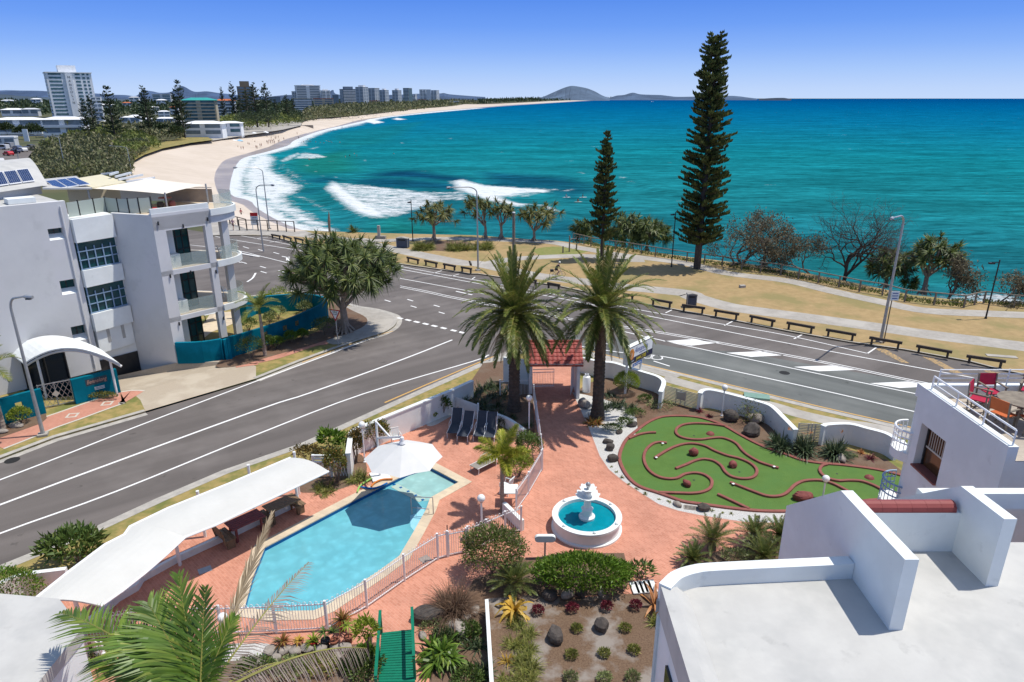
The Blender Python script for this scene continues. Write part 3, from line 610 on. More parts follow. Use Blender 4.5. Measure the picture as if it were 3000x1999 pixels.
MT['canary']=leafmat('canary_palm_leaf',(.095,.135,.024),(.19,.22,.045),(.33,.28,.10),.45,.25)
MT['palmdry']=leafmat('dry_palm_leaf',(.30,.22,.13),(.42,.33,.22),(.24,.17,.10),.8,.15,.15)
MT['rachis']=M('palm_leaf_stalk',(.28,.27,.06),(.22,.20,.055),3,.5)
MT['foxtail']=leafmat('golden_palm_leaf',(.17,.22,.022),(.36,.37,.04),(.52,.44,.07),.45,.35)
MT['fgpalm']=leafmat('bright_palm_leaf',(.075,.15,.022),(.17,.26,.035),(.30,.33,.06),.4,.3)
MT['pandan']=leafmat('pandanus_leaf',(.065,.095,.024),(.135,.175,.045),(.28,.29,.09),.5,.25)
MT['pandan2']=leafmat('pandanus_leaf_olive',(.095,.115,.030),(.185,.185,.050),(.30,.27,.09),.5,.25)
MT['pine']=leafmat('norfolk_needles',(.060,.090,.030),(.135,.160,.050),(.235,.215,.075),.7,.25,.2)
MT['pinefar']=leafmat('norfolk_needles_far',(.036,.058,.032),(.065,.088,.044),None,.8,.05,.2)
MT['casu']=leafmat('grey_brown_banksia',(.105,.092,.055),(.185,.155,.095),(.27,.22,.14),.8,.2,.2)
MT['hedge']=leafmat('glossy_green_hedge',(.065,.135,.014),(.15,.25,.028),(.27,.37,.06),.4,.3)
MT['hedgelime']=leafmat('lime_green_leaf',(.16,.24,.02),(.28,.34,.04),(.38,.40,.07),.45,.3)
MT['green']=leafmat('mid_green_leaf',(.06,.11,.024),(.125,.185,.042),(.21,.26,.06),.5,.25)
MT['darkgreen']=leafmat('dark_green_leaf',(.024,.044,.016),(.055,.082,.028),(.095,.115,.042),.5,.15)
MT['strel']=leafmat('bird_of_paradise_leaf',(.045,.075,.035),(.085,.115,.055),(.15,.17,.09),.45,.2)
MT['cycad']=leafmat('cycad_leaf',(.070,.105,.030),(.135,.170,.045),(.23,.24,.08),.4,.2)
MT['orange_bush']=leafmat('ixora_leaf_and_flower',(.075,.11,.022),(.19,.18,.035),(.50,.19,.05),.5,.25)
MT['croton']=leafmat('croton_leaf',(.07,.085,.025),(.21,.13,.04),(.35,.22,.05),.5,.25)
MT['pinkbush']=leafmat('pink_flowering_leaf',(.085,.135,.032),(.19,.23,.06),(.70,.36,.32),.55,.3)
MT['maroon']=leafmat('maroon_leaf',(.10,.015,.025),(.20,.025,.045),(.28,.05,.06),.5,.25)
MT['yelllow_brom']=leafmat('yellow_bromeliad_leaf',(.50,.30,.04),(.58,.38,.07),None,.45,.25)
MT['orange_brom']=leafmat('orange_bromeliad_leaf',(.45,.17,.05),(.55,.27,.11),None,.45,.25)
MT['red_brom']=leafmat('red_bromeliad_leaf',(.28,.06,.03),(.20,.20,.04),(.45,.14,.04),.45,.25)
MT['mondo']=leafmat('grass_clump_leaf',(.105,.135,.025),(.25,.25,.055),(.38,.35,.12),.6,.25)
MT['brown_grass']=leafmat('brown_fountain_grass',(.13,.075,.05),(.22,.14,.09),(.33,.23,.15),.8,.25)
MT['sedge']=leafmat('grey_green_ground_cover',(.14,.18,.06),(.24,.28,.11),(.34,.34,.18),.7,.2)
MT['scrub']=leafmat('coastal_scrub_leaf',(.095,.115,.045),(.185,.18,.09),(.29,.26,.16),.8,.15)
MT['scrubgreen']=leafmat('coastal_scrub_green',(.09,.125,.028),(.185,.21,.05),(.29,.28,.09),.8,.2)
def unit(a):return a/np.maximum(np.linalg.norm(a,axis=-1,keepdims=True),1e-9)
def rand_dirs(n,rng=None,up=None):
 rng=rng or RNG;d=unit(rng.normal(size=(n,3)))
 return d
def blades(mb,P,D,Nn,Ln,Wd,droop=0.0,S=3,shape='strap',fold=0.0):
 """strap leaves: P base, D direction, Nn approx. surface normal; all (N,3)"""
 P=np.asarray(P,float);D=unit(np.asarray(D,float));n=len(P)
 if n==0:return
 Ln=np.broadcast_to(np.asarray(Ln,float),(n,));Wd=np.broadcast_to(np.asarray(Wd,float),(n,));dr=np.broadcast_to(np.asarray(droop,float),(n,))
 side=unit(np.cross(D,Nn));V=np.zeros((n,2*(S+1),3))
 for k in range(S+1):
  t=k/S
  if shape=='strap':w=(.75 if k==0 else 1.0)*(1-t**2.2)+.02
  else:w=math.sin(PI*min(1,max(.04,t*.93+.04)))
  p=P+D*(Ln*t)[:,None];p[:,2]-=dr*Ln*t*t
  V[:,2*k]=p+side*(Wd*w/2)[:,None];V[:,2*k+1]=p-side*(Wd*w/2)[:,None]
 mb.quads(V,2*(S+1),[(2*k,2*k+1,2*k+3,2*k+2)for k in range(S)])
def diamonds(mb,P,D,Nn,Ln,Wd):
 P=np.asarray(P,float);D=unit(np.asarray(D,float));n=len(P)
 if n==0:return
 Ln=np.broadcast_to(np.asarray(Ln,float),(n,))[:,None];Wd=np.broadcast_to(np.asarray(Wd,float),(n,))[:,None]
 side=unit(np.cross(D,Nn));mid=P+D*Ln*.45
 mb.quads(np.stack([P,mid+side*Wd/2,P+D*Ln,mid-side*Wd/2],1),4,[(0,1,2,3)])
def rosette(mb,c,axis,n,L,w,spread=(15,115),droop=.25,rng=None,S=3,jit=.2):
 """a head of strap leaves fanning from c about axis"""
 rng=rng or RNG;ax=Vector(axis).normalized();u=np.array(ax.orthogonal().normalized());a=np.array(ax);v=np.cross(a,u)
 th=np.radians(spread[0]+(spread[1]-spread[0])*rng.random(n)**.8);ph=rng.random(n)*2*PI
 D=a[None]*np.cos(th)[:,None]+(u[None]*np.cos(ph)[:,None]+v[None]*np.sin(ph)[:,None])*np.sin(th)[:,None]
 blades(mb,np.tile(np.array(c,float),(n,1)),D,a[None]+.01*rng.normal(size=(n,3)),L*(1-jit+2*jit*rng.random(n)),w,droop*(.4+np.sin(th)),S)
def leafball(mb,c,rad,n,L,w,rng=None,shell=.55,flat=None,up=.35,lump=.35,nl=7):
 """leaves filling an uneven ellipsoid: lobes give light and dark clumps"""
 rng=rng or RNG;rad=np.array(rad if hasattr(rad,'__len__')else(rad,)*3,float)
 lobes=unit(rng.normal(size=(nl,3)));lobes[:,2]=np.abs(lobes[:,2])*.8;lobes=unit(lobes)
 d=unit(rng.normal(size=(n,3)));
 if flat is not None:d[:,2]=np.where(d[:,2]<flat,-d[:,2],d[:,2])
 k=(1-lump)+lump*np.max(np.clip(d@lobes.T,0,1)**3,axis=1)
 r=(shell+(1-shell)*rng.random(n)**.6)*k*(1+.06*rng.normal(size=n))
 P=np.array(c)+d*r[:,None]*rad
 D=unit(d+np.array([0,0,up])+.75*rng.normal(size=(n,3)))
 diamonds(mb,P,D,unit(rng.normal(size=(n,3))+np.array([0,0,.6])),L*(.7+.6*rng.random(n)),w*(.8+.4*rng.random(n)))
def branchset(base,ends,r0,r1,mb,rng,wob=.12,n=6,seg=5):
 for e_ in ends:
  P=[]
  for k in range(seg+1):
   t=k/seg;p=Vector(base).lerp(Vector(e_),t)
   p+=Vector((rng.normal(),rng.normal(),rng.normal()*.6))*wob*math.sin(PI*t)
   p.z+=(e_[2]-base[2])*.10*math.sin(PI*t);P.append(p)
  mb.tube(P,[r0+(r1-r0)*k/seg for k in range(seg+1)],n,True)
def frond(leaf,rach,p0,d0,L,droop,nl=46,ll=.5,lw=.035,up=(0,0,1),vee=.55,hang=.35,plume=False,rng=None,taper=True,ang0=62,ang1=28,rr=.022,curl=0):
 rng=rng or RNG;d0=Vector(d0).normalized();P=[];p=Vector(p0);d=d0.copy();seg=12
 for k in range(seg+1):
  P.append(p.copy());t=k/seg
  d=(d+Vector((curl*d0.y/seg,-curl*d0.x/seg,-droop/seg*(.5+1.3*t)))).normalized();p=p+d*(L/seg)
 rach.tube(P,[rr*(1-.85*k/seg)for k in range(seg+1)],4,False)
 Pn=np.array([tuple(q)for q in P]);ts=np.linspace(.10,.995,nl);f=ts*seg;i0=np.minimum(f.astype(int),seg-1);fr=(f-i0)[:,None]
 C=Pn[i0]*(1-fr)+Pn[i0+1]*fr;T=unit(Pn[i0+1]-Pn[i0]);sd=unit(np.cross(T,np.array(up,float)[None]+1e-6));N_=unit(np.cross(sd,T))
 for s in(-1,1):
  a=np.radians(ang0+(ang1-ang0)*ts)+rng.normal(size=nl)*.07
  prof=(np.clip(ts/.16,0,1)**.7*np.clip((1.03-ts)/.42,0,1)**.55)if taper else np.ones(nl)
  lf=ll*np.clip(prof,.18,1)*(.9+.2*rng.random(nl))
  if plume:v_=rng.uniform(-.9,.9,nl)
  else:v_=vee*(.75+.5*rng.random(nl))
  D=T*np.cos(a)[:,None]+(sd*s*np.cos(v_)[:,None]+N_*np.sin(v_)[:,None])*np.sin(a)[:,None]
  blades(leaf,C,D,N_+.2*rng.normal(size=(nl,3)),lf,lw,hang,2)
 return P
def palm_trunk(mb,base,top,r0,r1,rings=26,n=12,rng=None,bulge=0):
 rng=rng or RNG;P=[];R=[]
 for k in range(rings*2+1):
  t=k/(rings*2);P.append(Vector(base).lerp(Vector(top),t));R.append((r0+(r1-r0)*t)*(1.0+(.055 if k%2 else-.03))+bulge*max(0,1-t*7))
 mb.tube(P,R,n,True)
def canary_palm(label,base,h,seed,nf=100,low=112):
 rng=np.random.default_rng(seed);T=thing('date_palm',label,'palm tree',base,'tall date palms beside the tiled gatehouse')
 tr=MB();palm_trunk(tr,base,(base[0],base[1],base[2]+h),.34,.30,30,14,rng,.12);tr.build('trunk',MT['darkbark'],T)
 bt=MB();hd=(base[0],base[1],base[2]+h);
 n=160;ph=rng.random(n)*2*PI;z=h-.9+1.0*rng.random(n);
 blades(bt,np.stack([base[0]+.3*np.cos(ph),base[1]+.3*np.sin(ph),base[2]+z],1),np.stack([np.cos(ph)*.8,np.sin(ph)*.8,np.full(n,.9)],1),np.stack([np.cos(ph),np.sin(ph),np.zeros(n)],1),.45,.12,.1,2);bt.build('leaf_bases',MT['darkbark'],T)
 lf,ra,dl,dr_=MB(),MB(),MB(),MB()
 for k in range(nf):
  a=k*2.39996+rng.normal()*.12;t=k/(nf-1);el=math.radians(88-118*t**.85)+rng.normal()*.07
  d=(math.cos(a)*math.cos(el),math.sin(a)*math.cos(el),math.sin(el));L=(3.1+.8*rng.random())*(.92 if t>.85 else 1)
  frond(lf,ra,(hd[0]+d[0]*.2,hd[1]+d[1]*.2,hd[2]+.15+(1-t)*.35),d,L,(.40 if t<.2 else.75)+.7*rng.random()*(.5+.6*math.cos(el)),62,.46,.05,vee=.5,hang=.2,rng=rng,ang0=66,ang1=34,rr=.034,curl=rng.normal()*.25)
 for k in range(18):
  a=k*2.39996+.5;el=math.radians(-22-28*rng.random());d=(math.cos(a)*math.cos(el),math.sin(a)*math.cos(el),math.sin(el))
  frond(dl,dr_,(hd[0]+d[0]*.25,hd[1]+d[1]*.25,hd[2]-.15),d,2.5,.9,44,.26,.022,vee=-.2,hang=.5,rng=rng)
 lf.build('crown',MT['canary'],T);ra.build('leaf_stalks',MT['rachis'],T);dl.build('dry_fronds',MT['palmdry'],T)
 return T
def pandanus(label,base,heads,trunk_h,r,seed,leafm='pandan',n_leaf=46,L=.75,w=.06,roots=10,group=None,spread=(10,125),cat='tree',name='pandanus_tree',hub=None):
 rng=np.random.default_rng(seed);T=thing(name,label,cat,base,group);tr=MB();cr_=MB()
 b=Vector(base);top=Vector(hub)if hub else b+Vector((0,0,trunk_h))
 tr.tube([b,b.lerp(top,.5)+Vector((.05,.03,0)),top],[r*1.15,r*.9,r*.8],8)
 for k in range(roots):
  a=2*PI*k/roots+rng.random()*.5;q=.45+.5*rng.random()
  tr.tube([b+Vector((math.cos(a)*r*2.2*q*1.5,math.sin(a)*r*2.2*q*1.5,-.02)),top*.0+b.lerp(top,.35+.3*rng.random())],[r*.22,r*.2],5)
 H=[Vector(h)for h in heads];k=max(2,min(6,len(H)//3));mids=[]
 cen=[H[int(i*len(H)/k)]for i in range(k)]
 for it in range(4):
  grp=[[]for _ in cen]
  for h in H:grp[min(range(len(cen)),key=lambda j:(h-cen[j]).length)].append(h)
  cen=[sum(g,Vector())/len(g)if g else c for g,c in zip(grp,cen)]
 for g,c in zip(grp,cen):
  if not g:continue
  m_=top.lerp(c,.52);m_.z=top.z+(c.z-top.z)*.42
  branchset(top,[m_],r*.62,r*.42,tr,rng,.08)
  for h in g:branchset(m_,[h],r*.36,r*.20,tr,rng,.10,5)
 for h in H:
  ax=(h-top);ax.z=abs(ax.z)*.8+.6;ax=ax.normalized()
  rosette(cr_,h,ax,n_leaf,L*(.85+.3*rng.random()),w,spread,.27,rng,3)
 tr.build('trunk',MT['greybark'],T);cr_.build('crown',MT[leafm],T);return T
def dome_heads(c,rx,ry,rz,n,seed,low=-.25,jit=.12):
 rng=np.random.default_rng(seed);out=[]
 for k in range(n):
  z=low+(1-low)*(1-(k+.5)/n);a=k*2.39996;rr_=math.sqrt(max(0,1-z*z));q=1-.28*rng.random()
  out.append((c[0]+rx*rr_*math.cos(a)*q+jit*rng.normal(),c[1]+ry*rr_*math.sin(a)*q+jit*rng.normal(),c[2]+rz*z*q+jit*rng.normal()))
 return out
def norfolk(label,base,h,rad,clear,seed,far=False,twin=False,group=None,sparse=1.0,top_round=.5):
 rng=np.random.default_rng(seed);T=thing('norfolk_pine',label,'pine tree',base,group);tr=MB();cw=MB();b=Vector(base)
 tr.tube([b,b+Vector((0,0,h*.5)),b+Vector((0,0,h*.98))],[max(.16,h*.017),h*.011,h*.002],8)
 if twin:tr.tube([b+Vector((0,0,h*.70)),b+Vector((-h*.018,0,h*.76)),b+Vector((-h*.024,0,h*.955))],[h*.007,h*.006,h*.001],6)
 step=(.32 if not far else 1.05);zs=np.arange(clear,h*.985,step);PP=[];DD=[];LL=[];WW=[]
 for i,z in enumerate(zs):
  t=(z-clear)/(h-clear);R=rad*min((1-t)**.42*1.04,(1-t)*5.5)*(.78+.36*rng.random())
  if t<.06:R*=.75
  nb=6 if not far else 5;a0=rng.random()*6.28
  axs=[(0,0)]if not(twin and t>.62)else[(h*.006,0),(-h*.022,0)]
  for ox,oy in axs:
   Rq=R if len(axs)==1 else R*.80
   for k in range(nb):
    if rng.random()>sparse:continue
    a=a0+2*PI*k/nb+rng.normal()*.22;zj=rng.uniform(-1.3,1.3)*step;Rb=max(.16,Rq*(.72+.38*rng.random()));
    nt_=max(2,int(Rb/(.22 if not far else.75)))
    tip=b+Vector((ox+math.cos(a)*Rb,oy+math.sin(a)*Rb,z+zj+Rb*(.14+.22*rng.random())));rt=b+Vector((ox,oy,z+zj))
    if not far or Rb>1:tr.tube([rt,rt.lerp(tip,.55)-Vector((0,0,Rb*.05)),tip],[.045 if not far else.07,.03,.012],3,False)
    for j in range(nt_):
     s=.22+.78*(j+rng.random()*.5)/nt_;p=rt.lerp(tip,min(1,s));p.z-=Rb*.05*math.sin(PI*s)
     out=Vector((math.cos(a),math.sin(a),0));lat=Vector((-math.sin(a),math.cos(a),0))
     for q in((-1,0,1)if not far else(-1,1)):
      dd=out*(.25+.35*s)+lat*q*.55+Vector((0,0,.70+.6*rng.random()))
      PP.append(tuple(p+lat*q*.04));DD.append(tuple(dd));LL.append((.46 if not far else 1.2)*(.6+.7*rng.random())*(.85 if t>.85 else 1));WW.append(.23 if not far else.46)
 PP=np.array(PP);DD=np.array(DD);LL=np.array(LL);WW=np.array(WW)
 for r_ in range(2):diamonds(cw,PP,DD,unit(rng.normal(size=PP.shape)),LL,WW)
 tr.build('trunk',MT['darkbark'],T);cw.build('crown',MT['pinefar' if far else 'pine'],T);return T
def grow(mb,p,d,L,r,depth,rng,tips,spread=.55,gnarl=.25,up=.15):
 seg=4;P=[Vector(p)];dd=Vector(d).normalized()
 for k in range(seg):
  dd=(dd+Vector((rng.normal(),rng.normal(),rng.normal()*.7))*gnarl+Vector((0,0,up))*.3).normalized();P.append(P[-1]+dd*L/seg)
 mb.tube(P,[r*(1-.40*k/seg)for k in range(seg+1)],5 if r>.03 else 3,False)
 if depth==0 or r<.008:tips.append((P[-1],dd));return
 for k in range(2+(rng.random()<.55)):
  a=rng.random()*6.28;o=dd.orthogonal().normalized();o=(o*math.cos(a)+dd.cross(o)*math.sin(a));nd=(dd+o*spread*(.7+.7*rng.random())).normalized()
  q=P[-1]if k<2 else P[2]
  grow(mb,q,nd,L*(.68+.2*rng.random()),r*.60,depth-1,rng,tips,spread,gnarl,up)
def thin_tree(label,base,h,seed,leaves=0,lean=(0,0),depth=5,trunks=1,group=None,leafm='casu',name='banksia_tree',spread=.6,lsize=.28,r=None,gnarl=.25):
 rng=np.random.default_rng(seed);T=thing(name,label,'tree',base,group);tr=MB();tips=[]
 for k in range(trunks):
  a=rng.random()*6.28;d=(lean[0]+.35*math.cos(a)*(trunks>1),lean[1]+.35*math.sin(a)*(trunks>1),1)
  grow(tr,base,d,h*.30,(r or h*.028),depth,rng,tips,spread,gnarl)
 tr.build('trunk',MT['darkbark']if leaves==0 else MT['trunk'],T)
 if leaves:
  cw=MB();P=np.array([tuple(t[0])for t in tips]);k=max(1,leaves//len(P));P=np.repeat(P,k,0)+rng.normal(size=(len(P)*k,3))*.30
  diamonds(cw,P,rng.normal(size=P.shape)+np.array([0,0,-.5]),rng.normal(size=P.shape),lsize*(.6+.8*rng.random(len(P))),lsize*.28);cw.build('crown',MT[leafm],T)
 return T
def bush(name,label,base,size,n,leafm,L=.12,w=.05,seed=0,group=None,cat='shrub',flat=-.1,stem=True,lump=.4,shell=.5,nl=8):
 rng=np.random.default_rng(seed+1);T=thing(name,label,cat,base,group);mb=MB();s=size if hasattr(size,'__len__')else(size,)*3
 leafball(mb,(base[0],base[1],base[2]+s[2]*.46),(s[0]/2,s[1]/2,s[2]*.56),n,L,w,rng,shell,flat,.35,lump,nl)
 mb.build('foliage',MT[leafm],T)
 if stem:
  st=MB();
  for k in range(5):
   a=k*1.3;st.tube([Vector(base),Vector((base[0]+math.cos(a)*s[0]*.2,base[1]+math.sin(a)*s[1]*.2,base[2]+s[2]*.55))],[.03,.012],4,False)
  st.build('stem',MT['trunk'],T)
 return T
def tuft(name,label,base,n,L,w,leafm,seed=0,group=None,spread=(5,80),droop=.55,cat='plant',r=.08,S=3):
 rng=np.random.default_rng(seed+3);mb=MB();k=max(1,int(n/14))
 for i in range(k):
  a=rng.random()*6.28;q=r*math.sqrt(rng.random());rosette(mb,(base[0]+q*math.cos(a),base[1]+q*math.sin(a),base[2]),(.25*math.cos(a),.25*math.sin(a),1),max(4,n//k),L,w,spread,droop,rng,S)
 return single(name,label,cat,mb,MT[leafm],base,group)
def cycad(label,base,L,seed,group=None,n=34,trunk=.35,cone=False):
 rng=np.random.default_rng(seed);T=thing('cycad',label,'plant',base,group);lf,ra,tk=MB(),MB(),MB()
 tk.tube([Vector(base),Vector(base)+Vector((0,0,trunk))],[.2,.17],9);hd=(base[0],base[1],base[2]+trunk)
 for k in range(n):
  a=k*2.39996;el=math.radians(74-66*(k/n)**.9)+rng.normal()*.05;d=(math.cos(a)*math.cos(el),math.sin(a)*math.cos(el),math.sin(el))
  frond(lf,ra,hd,d,L*(.85+.2*rng.random()),.55,34,L*.17,.022,vee=.45,hang=.1,rng=rng,ang0=75,ang1=45,rr=.014)
 tk.build('trunk',MT['trunk'],T);lf.build('crown',MT['cycad'],T);ra.build('leaf_stalks',MT['rachis'],T)
 c=MB();c.lathe([(0.0,-.02),(.16,.02),(.17,.16),(.12,.3),(0.0,.36)],(hd[0],hd[1],hd[2]-.05),10)
 if cone:c.build('seed_cone',MT['palebrown'],T,True)
 return T
MT['palebrown']=M('felted_cone',(.36,.24,.14),(.28,.18,.10),20,.95,.6,60)
q=MB();pav=pts('I',0,(985,560),(1000,420),(960,330),(1380,330),(1400,420),(1420,620))
q.sheet_hole([p[:2]for p in[at('S',1600,1030,0),at('S',1690,1045,0),at('I',1410,690),at('J',60,390),at('J',150,620),at('J',330,810),at('J',600,985),at('J',1050,1090),at('J',1570,1130),(16,27,0),(32,24,0),(32,2,0),(14,2,0),(-16,6,0),(-20,14,0),at('S',60,1790,0),at('S',330,1600,0),at('S',560,1500,0),at('S',860,1395,0),at('S',1040,1330,0),at('M',1190,388,0),at('M',1600,280,0),at('I',262,800),at('I',475,880),at('I',900,1060),at('I',990,900),at('I',970,690),at('S',1545,1060,0)]],[poolp],.004);struct('paving',q,MT['pavers'])
wt=[at('M',845,568,1.45),at('M',872,378,1.45),at('M',900,345,1.45),at('M',1000,298,1.5),at('M',1200,214,1.5),at('M',1560,70,1.5),at('I',235,600,1.5),at('I',420,515,1.5)]
wt=[(p[0],p[1],0)for p in wt];wt=wt[:1]+cr(wt[1:4],4)+wt[4:]
T=thing('boundary_wall','long white boundary wall between the side road verge and the pool terrace','wall',wt[3])
k=MB();k.sweep(wt,[(-.09,-.05),(.09,-.05),(.09,1.42),(-.09,1.42)]);k.build('wall',MT['white'],T)
k=MB();k.sweep(wt,[(-.13,1.425),(.13,1.425),(.13,1.5),(-.13,1.5)]);k.build('coping',MT['white'],T)
ra_=[at('M',520,580,1.2),at('M',840,566,1.3)]
T=thing('rail_fence','short white rail fence with a lattice panel beside the canopy end','fence',(ra_[0][0],ra_[0][1],0))
k=MB();a,b_=Vector((ra_[0][0],ra_[0][1],0)),Vector((ra_[1][0],ra_[1][1],0))
for z in(1.2,1.02,.84):k.beam(a+Vector((0,0,z)),b_+Vector((0,0,z)),.09,.07)
k.build('rails',MT['white'],T);k=MB()
for i in range(12):
 t0=a.lerp(b_,i/12);t1=a.lerp(b_,(i+1)/12);k.beam(t0+Vector((0,0,.05)),t1+Vector((0,0,.78)),.02,.03);k.beam(t1+Vector((0,0,.05)),t0+Vector((0,.03,.78)),.02,.03)
k.build('lattice',MT['white'],T)
for t in(0,.5,1):
 k=MB();k.box(tuple(a.lerp(b_,t)+Vector((0,0,.62))),(.12,.12,1.24));k.build('post',MT['white'],T)
a,b_=Vector(at('I',255,800)),Vector(at('I',475,882))
T=thing('board_fence','white vertical board fence at the foot of the dark palm garden','fence',tuple(a));n=16
k=MB()
for i in range(n):
 p0=a.lerp(b_,(i+.06)/n);p1=a.lerp(b_,(i+.94)/n);k.beam(p0+Vector((0,0,.5)),p1+Vector((0,0,.5)),.03,.98)
k.build('boards',MT['white'],T);[(k:=MB(),k.beam(a+Vector((0,.05,z)),b_+Vector((0,.05,z)),.04,.08),k.build('rail',MT['white'],T))for z in(.85,.25)]
for p in(a,b_):k=MB();k.box((p.x,p.y,.55),(.11,.11,1.1));k.build('post',MT['white'],T)
rw=[at('I',480,884),at('I',620,905),at('I',730,945),at('I',820,1000),at('I',900,1062)]
rw=cr([(p[0],p[1],0)for p in rw],4);q=MB();q.sweep(rw,[(-.1,-.05),(.1,-.05),(.1,.62),(-.1,.62)]);single('retaining_wall','low curved white retaining wall holding the dark palm garden','wall',q,MT['white'],rw[0])
bed=[at('I',262,790),at('I',475,870)]+[(p[0],p[1]+.1,0)for p in rw]+pts('I',0,(990,1000),(975,700),(955,520),(880,400),(700,380),(520,400))
q=MB();q.sheet([p[:2]for p in bed],.35)
q.prism([p[:2]for p in bed],0,.34);struct('garden_bed',q,MT['soil'])
GX0,GX1,GY0,GY1=1.18,4.18,39.75,41.75
T=thing('gatehouse','small white gatehouse with a red tiled roof over the brick path','gatehouse',(2.8,40.7,0))
for x in(GX0,GX1):
 k=MB();k.box((x,40.75,1.2),(.2,2.2,2.4));k.build('wall',MT['white'],T)
k=MB()
for x in(GX0+.5,GX0+1.07,GX0+1.6,GX0+2.15,GX0+2.7):k.beam((x,39.45,2.32),(x,40.8,2.95),.07,.11)
k.beam((GX0-.2,39.62,2.38),(GX1+.2,39.62,2.38),.1,.14);k.beam((GX0-.2,41.9,2.38),(GX1+.2,41.9,2.38),.1,.14);k.build('rafters',MT['white'],T)
EV,RG_=2.46,3.42
k=MB();X0,X1=GX0-.36,GX1+.24
for y0,y1 in((39.3,40.9),(42.3,40.9)):
 rows,cols_=6,46;vs=[];fs=[]
 for r_ in range(rows):
  for h_,t in((.045,r_/rows),(.0,(r_+1)/rows)):
   for c_ in range(cols_+1):
    x=X0+(X1-X0)*c_/cols_;w_=abs(math.sin(PI*c_/cols_*13))**.7*.045
    vs.append((x,y0+(y1-y0)*t,EV+(RG_-EV)*t+h_+w_))
 m_=cols_+1
 for r_ in range(2*rows-1):
  for c_ in range(cols_):fs.append((r_*m_+c_,r_*m_+c_+1,(r_+1)*m_+c_+1,(r_+1)*m_+c_)if y1>y0 else(r_*m_+c_,(r_+1)*m_+c_,(r_+1)*m_+c_+1,r_*m_+c_+1))
 k.add(vs,fs)
k.tube([(X0,40.9,RG_+.03),(X1,40.9,RG_+.03)],.1,8);k.build('roof',MT['terracotta_roof'],T)
k=MB();k.beam((X0,39.27,EV-.05),(X1,39.27,EV-.05),.03,.1);k.beam((X0,42.33,EV-.05),(X1,42.33,EV-.05),.03,.1);k.build('fascia',MT['terracotta_roof'],T)
k=MB()
for x in(X0+.13,X1-.13):k.add([(x-.03,39.36,EV-.08),(x-.03,42.24,EV-.08),(x-.03,40.8,RG_-.05),(x+.03,39.36,EV-.08),(x+.03,42.24,EV-.08),(x+.03,40.8,RG_-.05)],[(0,1,2),(5,4,3),(0,3,4,1),(1,4,5,2),(2,5,3,0)])
k.build('gable',MT['white'],T)
def gate(mb,a,b_,z0,z1,step=.1,arch=False):
 a,b_=Vector(a),Vector(b_);L=(b_-a).length;n=max(2,int(L/step))
 for z in(z0+.06,z1-.06):mb.beam(a+Vector((0,0,z)),b_+Vector((0,0,z)),.03,.04)
 for i in range(n+1):
  p=a.lerp(b_,i/n);mb.beam(p+Vector((0,0,z0)),p+Vector((0,0,z1)),.016,.016)
lg_=MB();gate(lg_,(1.36,41.4,0),(2.75,41.5,0),.05,1.15);lg_.beam((2.75,41.5,.05),(2.75,41.5,1.3),.04,.04);
for p_,q_ in(((1.36,41.4,1.3),(2.75,41.5,1.3)),):lg_.beam(p_,q_,.03,.04)
lg_.build('gate_leaf',MT['whitemetal'],T)
lg_=MB();gate(lg_,(4.06,41.5,0),(3.75,40.1,0),.05,1.95);lg_.beam((4.06,41.5,.9),(3.75,40.1,.9),.03,.05);lg_.build('gate_leaf',MT['whitemetal'],T)
k=MB();w0=[(-.55,41.75,0),(GX0-.12,41.2,0)];k.sweep(w0,[(-.08,0),(.08,0),(.08,2.05),(-.08,2.05)]);single('wing_wall','white wing wall joined to the left side of the gatehouse','wall',k,MT['white'],w0[0])
def hoop_fence(name,label,path,h=1.2,step=.1,posts=None,group=None,hoops=True,cat='fence',pz=None,post_r=.036):
 T=thing(name,label,cat,tuple(path[0][:2])+(0,),group);rails,pk_=MB(),MB()
 for i in range(len(path)-1):
  a,b_=Vector(path[i]),Vector(path[i+1]);L=(b_-a).length;n=max(2,int(round(L/step/2))*2)
  for z in(.1,h-.06):rails.beam(a+Vector((0,0,z)),b_+Vector((0,0,z)),.03,.04)
  for j in range(n):
   p=a.lerp(b_,(j+.5)/n);pk_.beam(p+Vector((0,0,.09)),p+Vector((0,0,h+(.0 if hoops else.03))),.016,.016)
   if hoops and j%2==0:
    p2=a.lerp(b_,(j+1.5)/n);pk_.tube([p.lerp(p2,.5-.5*math.cos(t))+Vector((0,0,h-.005+.09*math.sin(t)))for t in np.linspace(0,PI,6)],.011,4,False)
 if len(path)==2:
  for z in(.1,h-.06):r_1=MB();r_1.beam(Vector(path[0])+Vector((0,0,z)),Vector(path[1])+Vector((0,0,z)),.03,.04);r_1.build('rail',MT['whitemetal'],T)
 else:rails.build('rails',MT['whitemetal'],T)
 pk_.build('pickets',MT['whitemetal'],T)
 for p in(posts if posts is not None else path):
  k=MB();k.box((p[0],p[1],(h+.06)/2),(post_r*2,post_r*2,h+.06));k.box((p[0],p[1],h+.075),(post_r*2.3,post_r*2.3,.03));k.build('post',MT['whitemetal'],T)
 return T
hoop_fence('hooped_gate','white hooped side gate tucked between palm trunk and gatehouse',[(-.75,39.35,0),(.2,39.5,0),(1.1,39.65,0)],1.35,cat='gate')
hoop_fence('pool_fence','white hooped fence along the brick drive down from the gatehouse',[at('I',982,720),at('I',1005,880),at('I',1030,1060),at('I',1048,1200),at('I',1062,1340)],1.15,.085)
hoop_fence('pool_fence','short white hooped fence panel facing the drive below the golden palm',[at('I',1055,1352),at('I',935,1562),at('S',1512,1500,0)],1.15,.09)
hoop_fence('pool_fence','white hooped fence from the pool gate up to the drive corner',[at('S',1371,1618,0),at('S',1425,1597,0),at('S',1480,1572,0),at('S',1527,1556,0)],1.2)
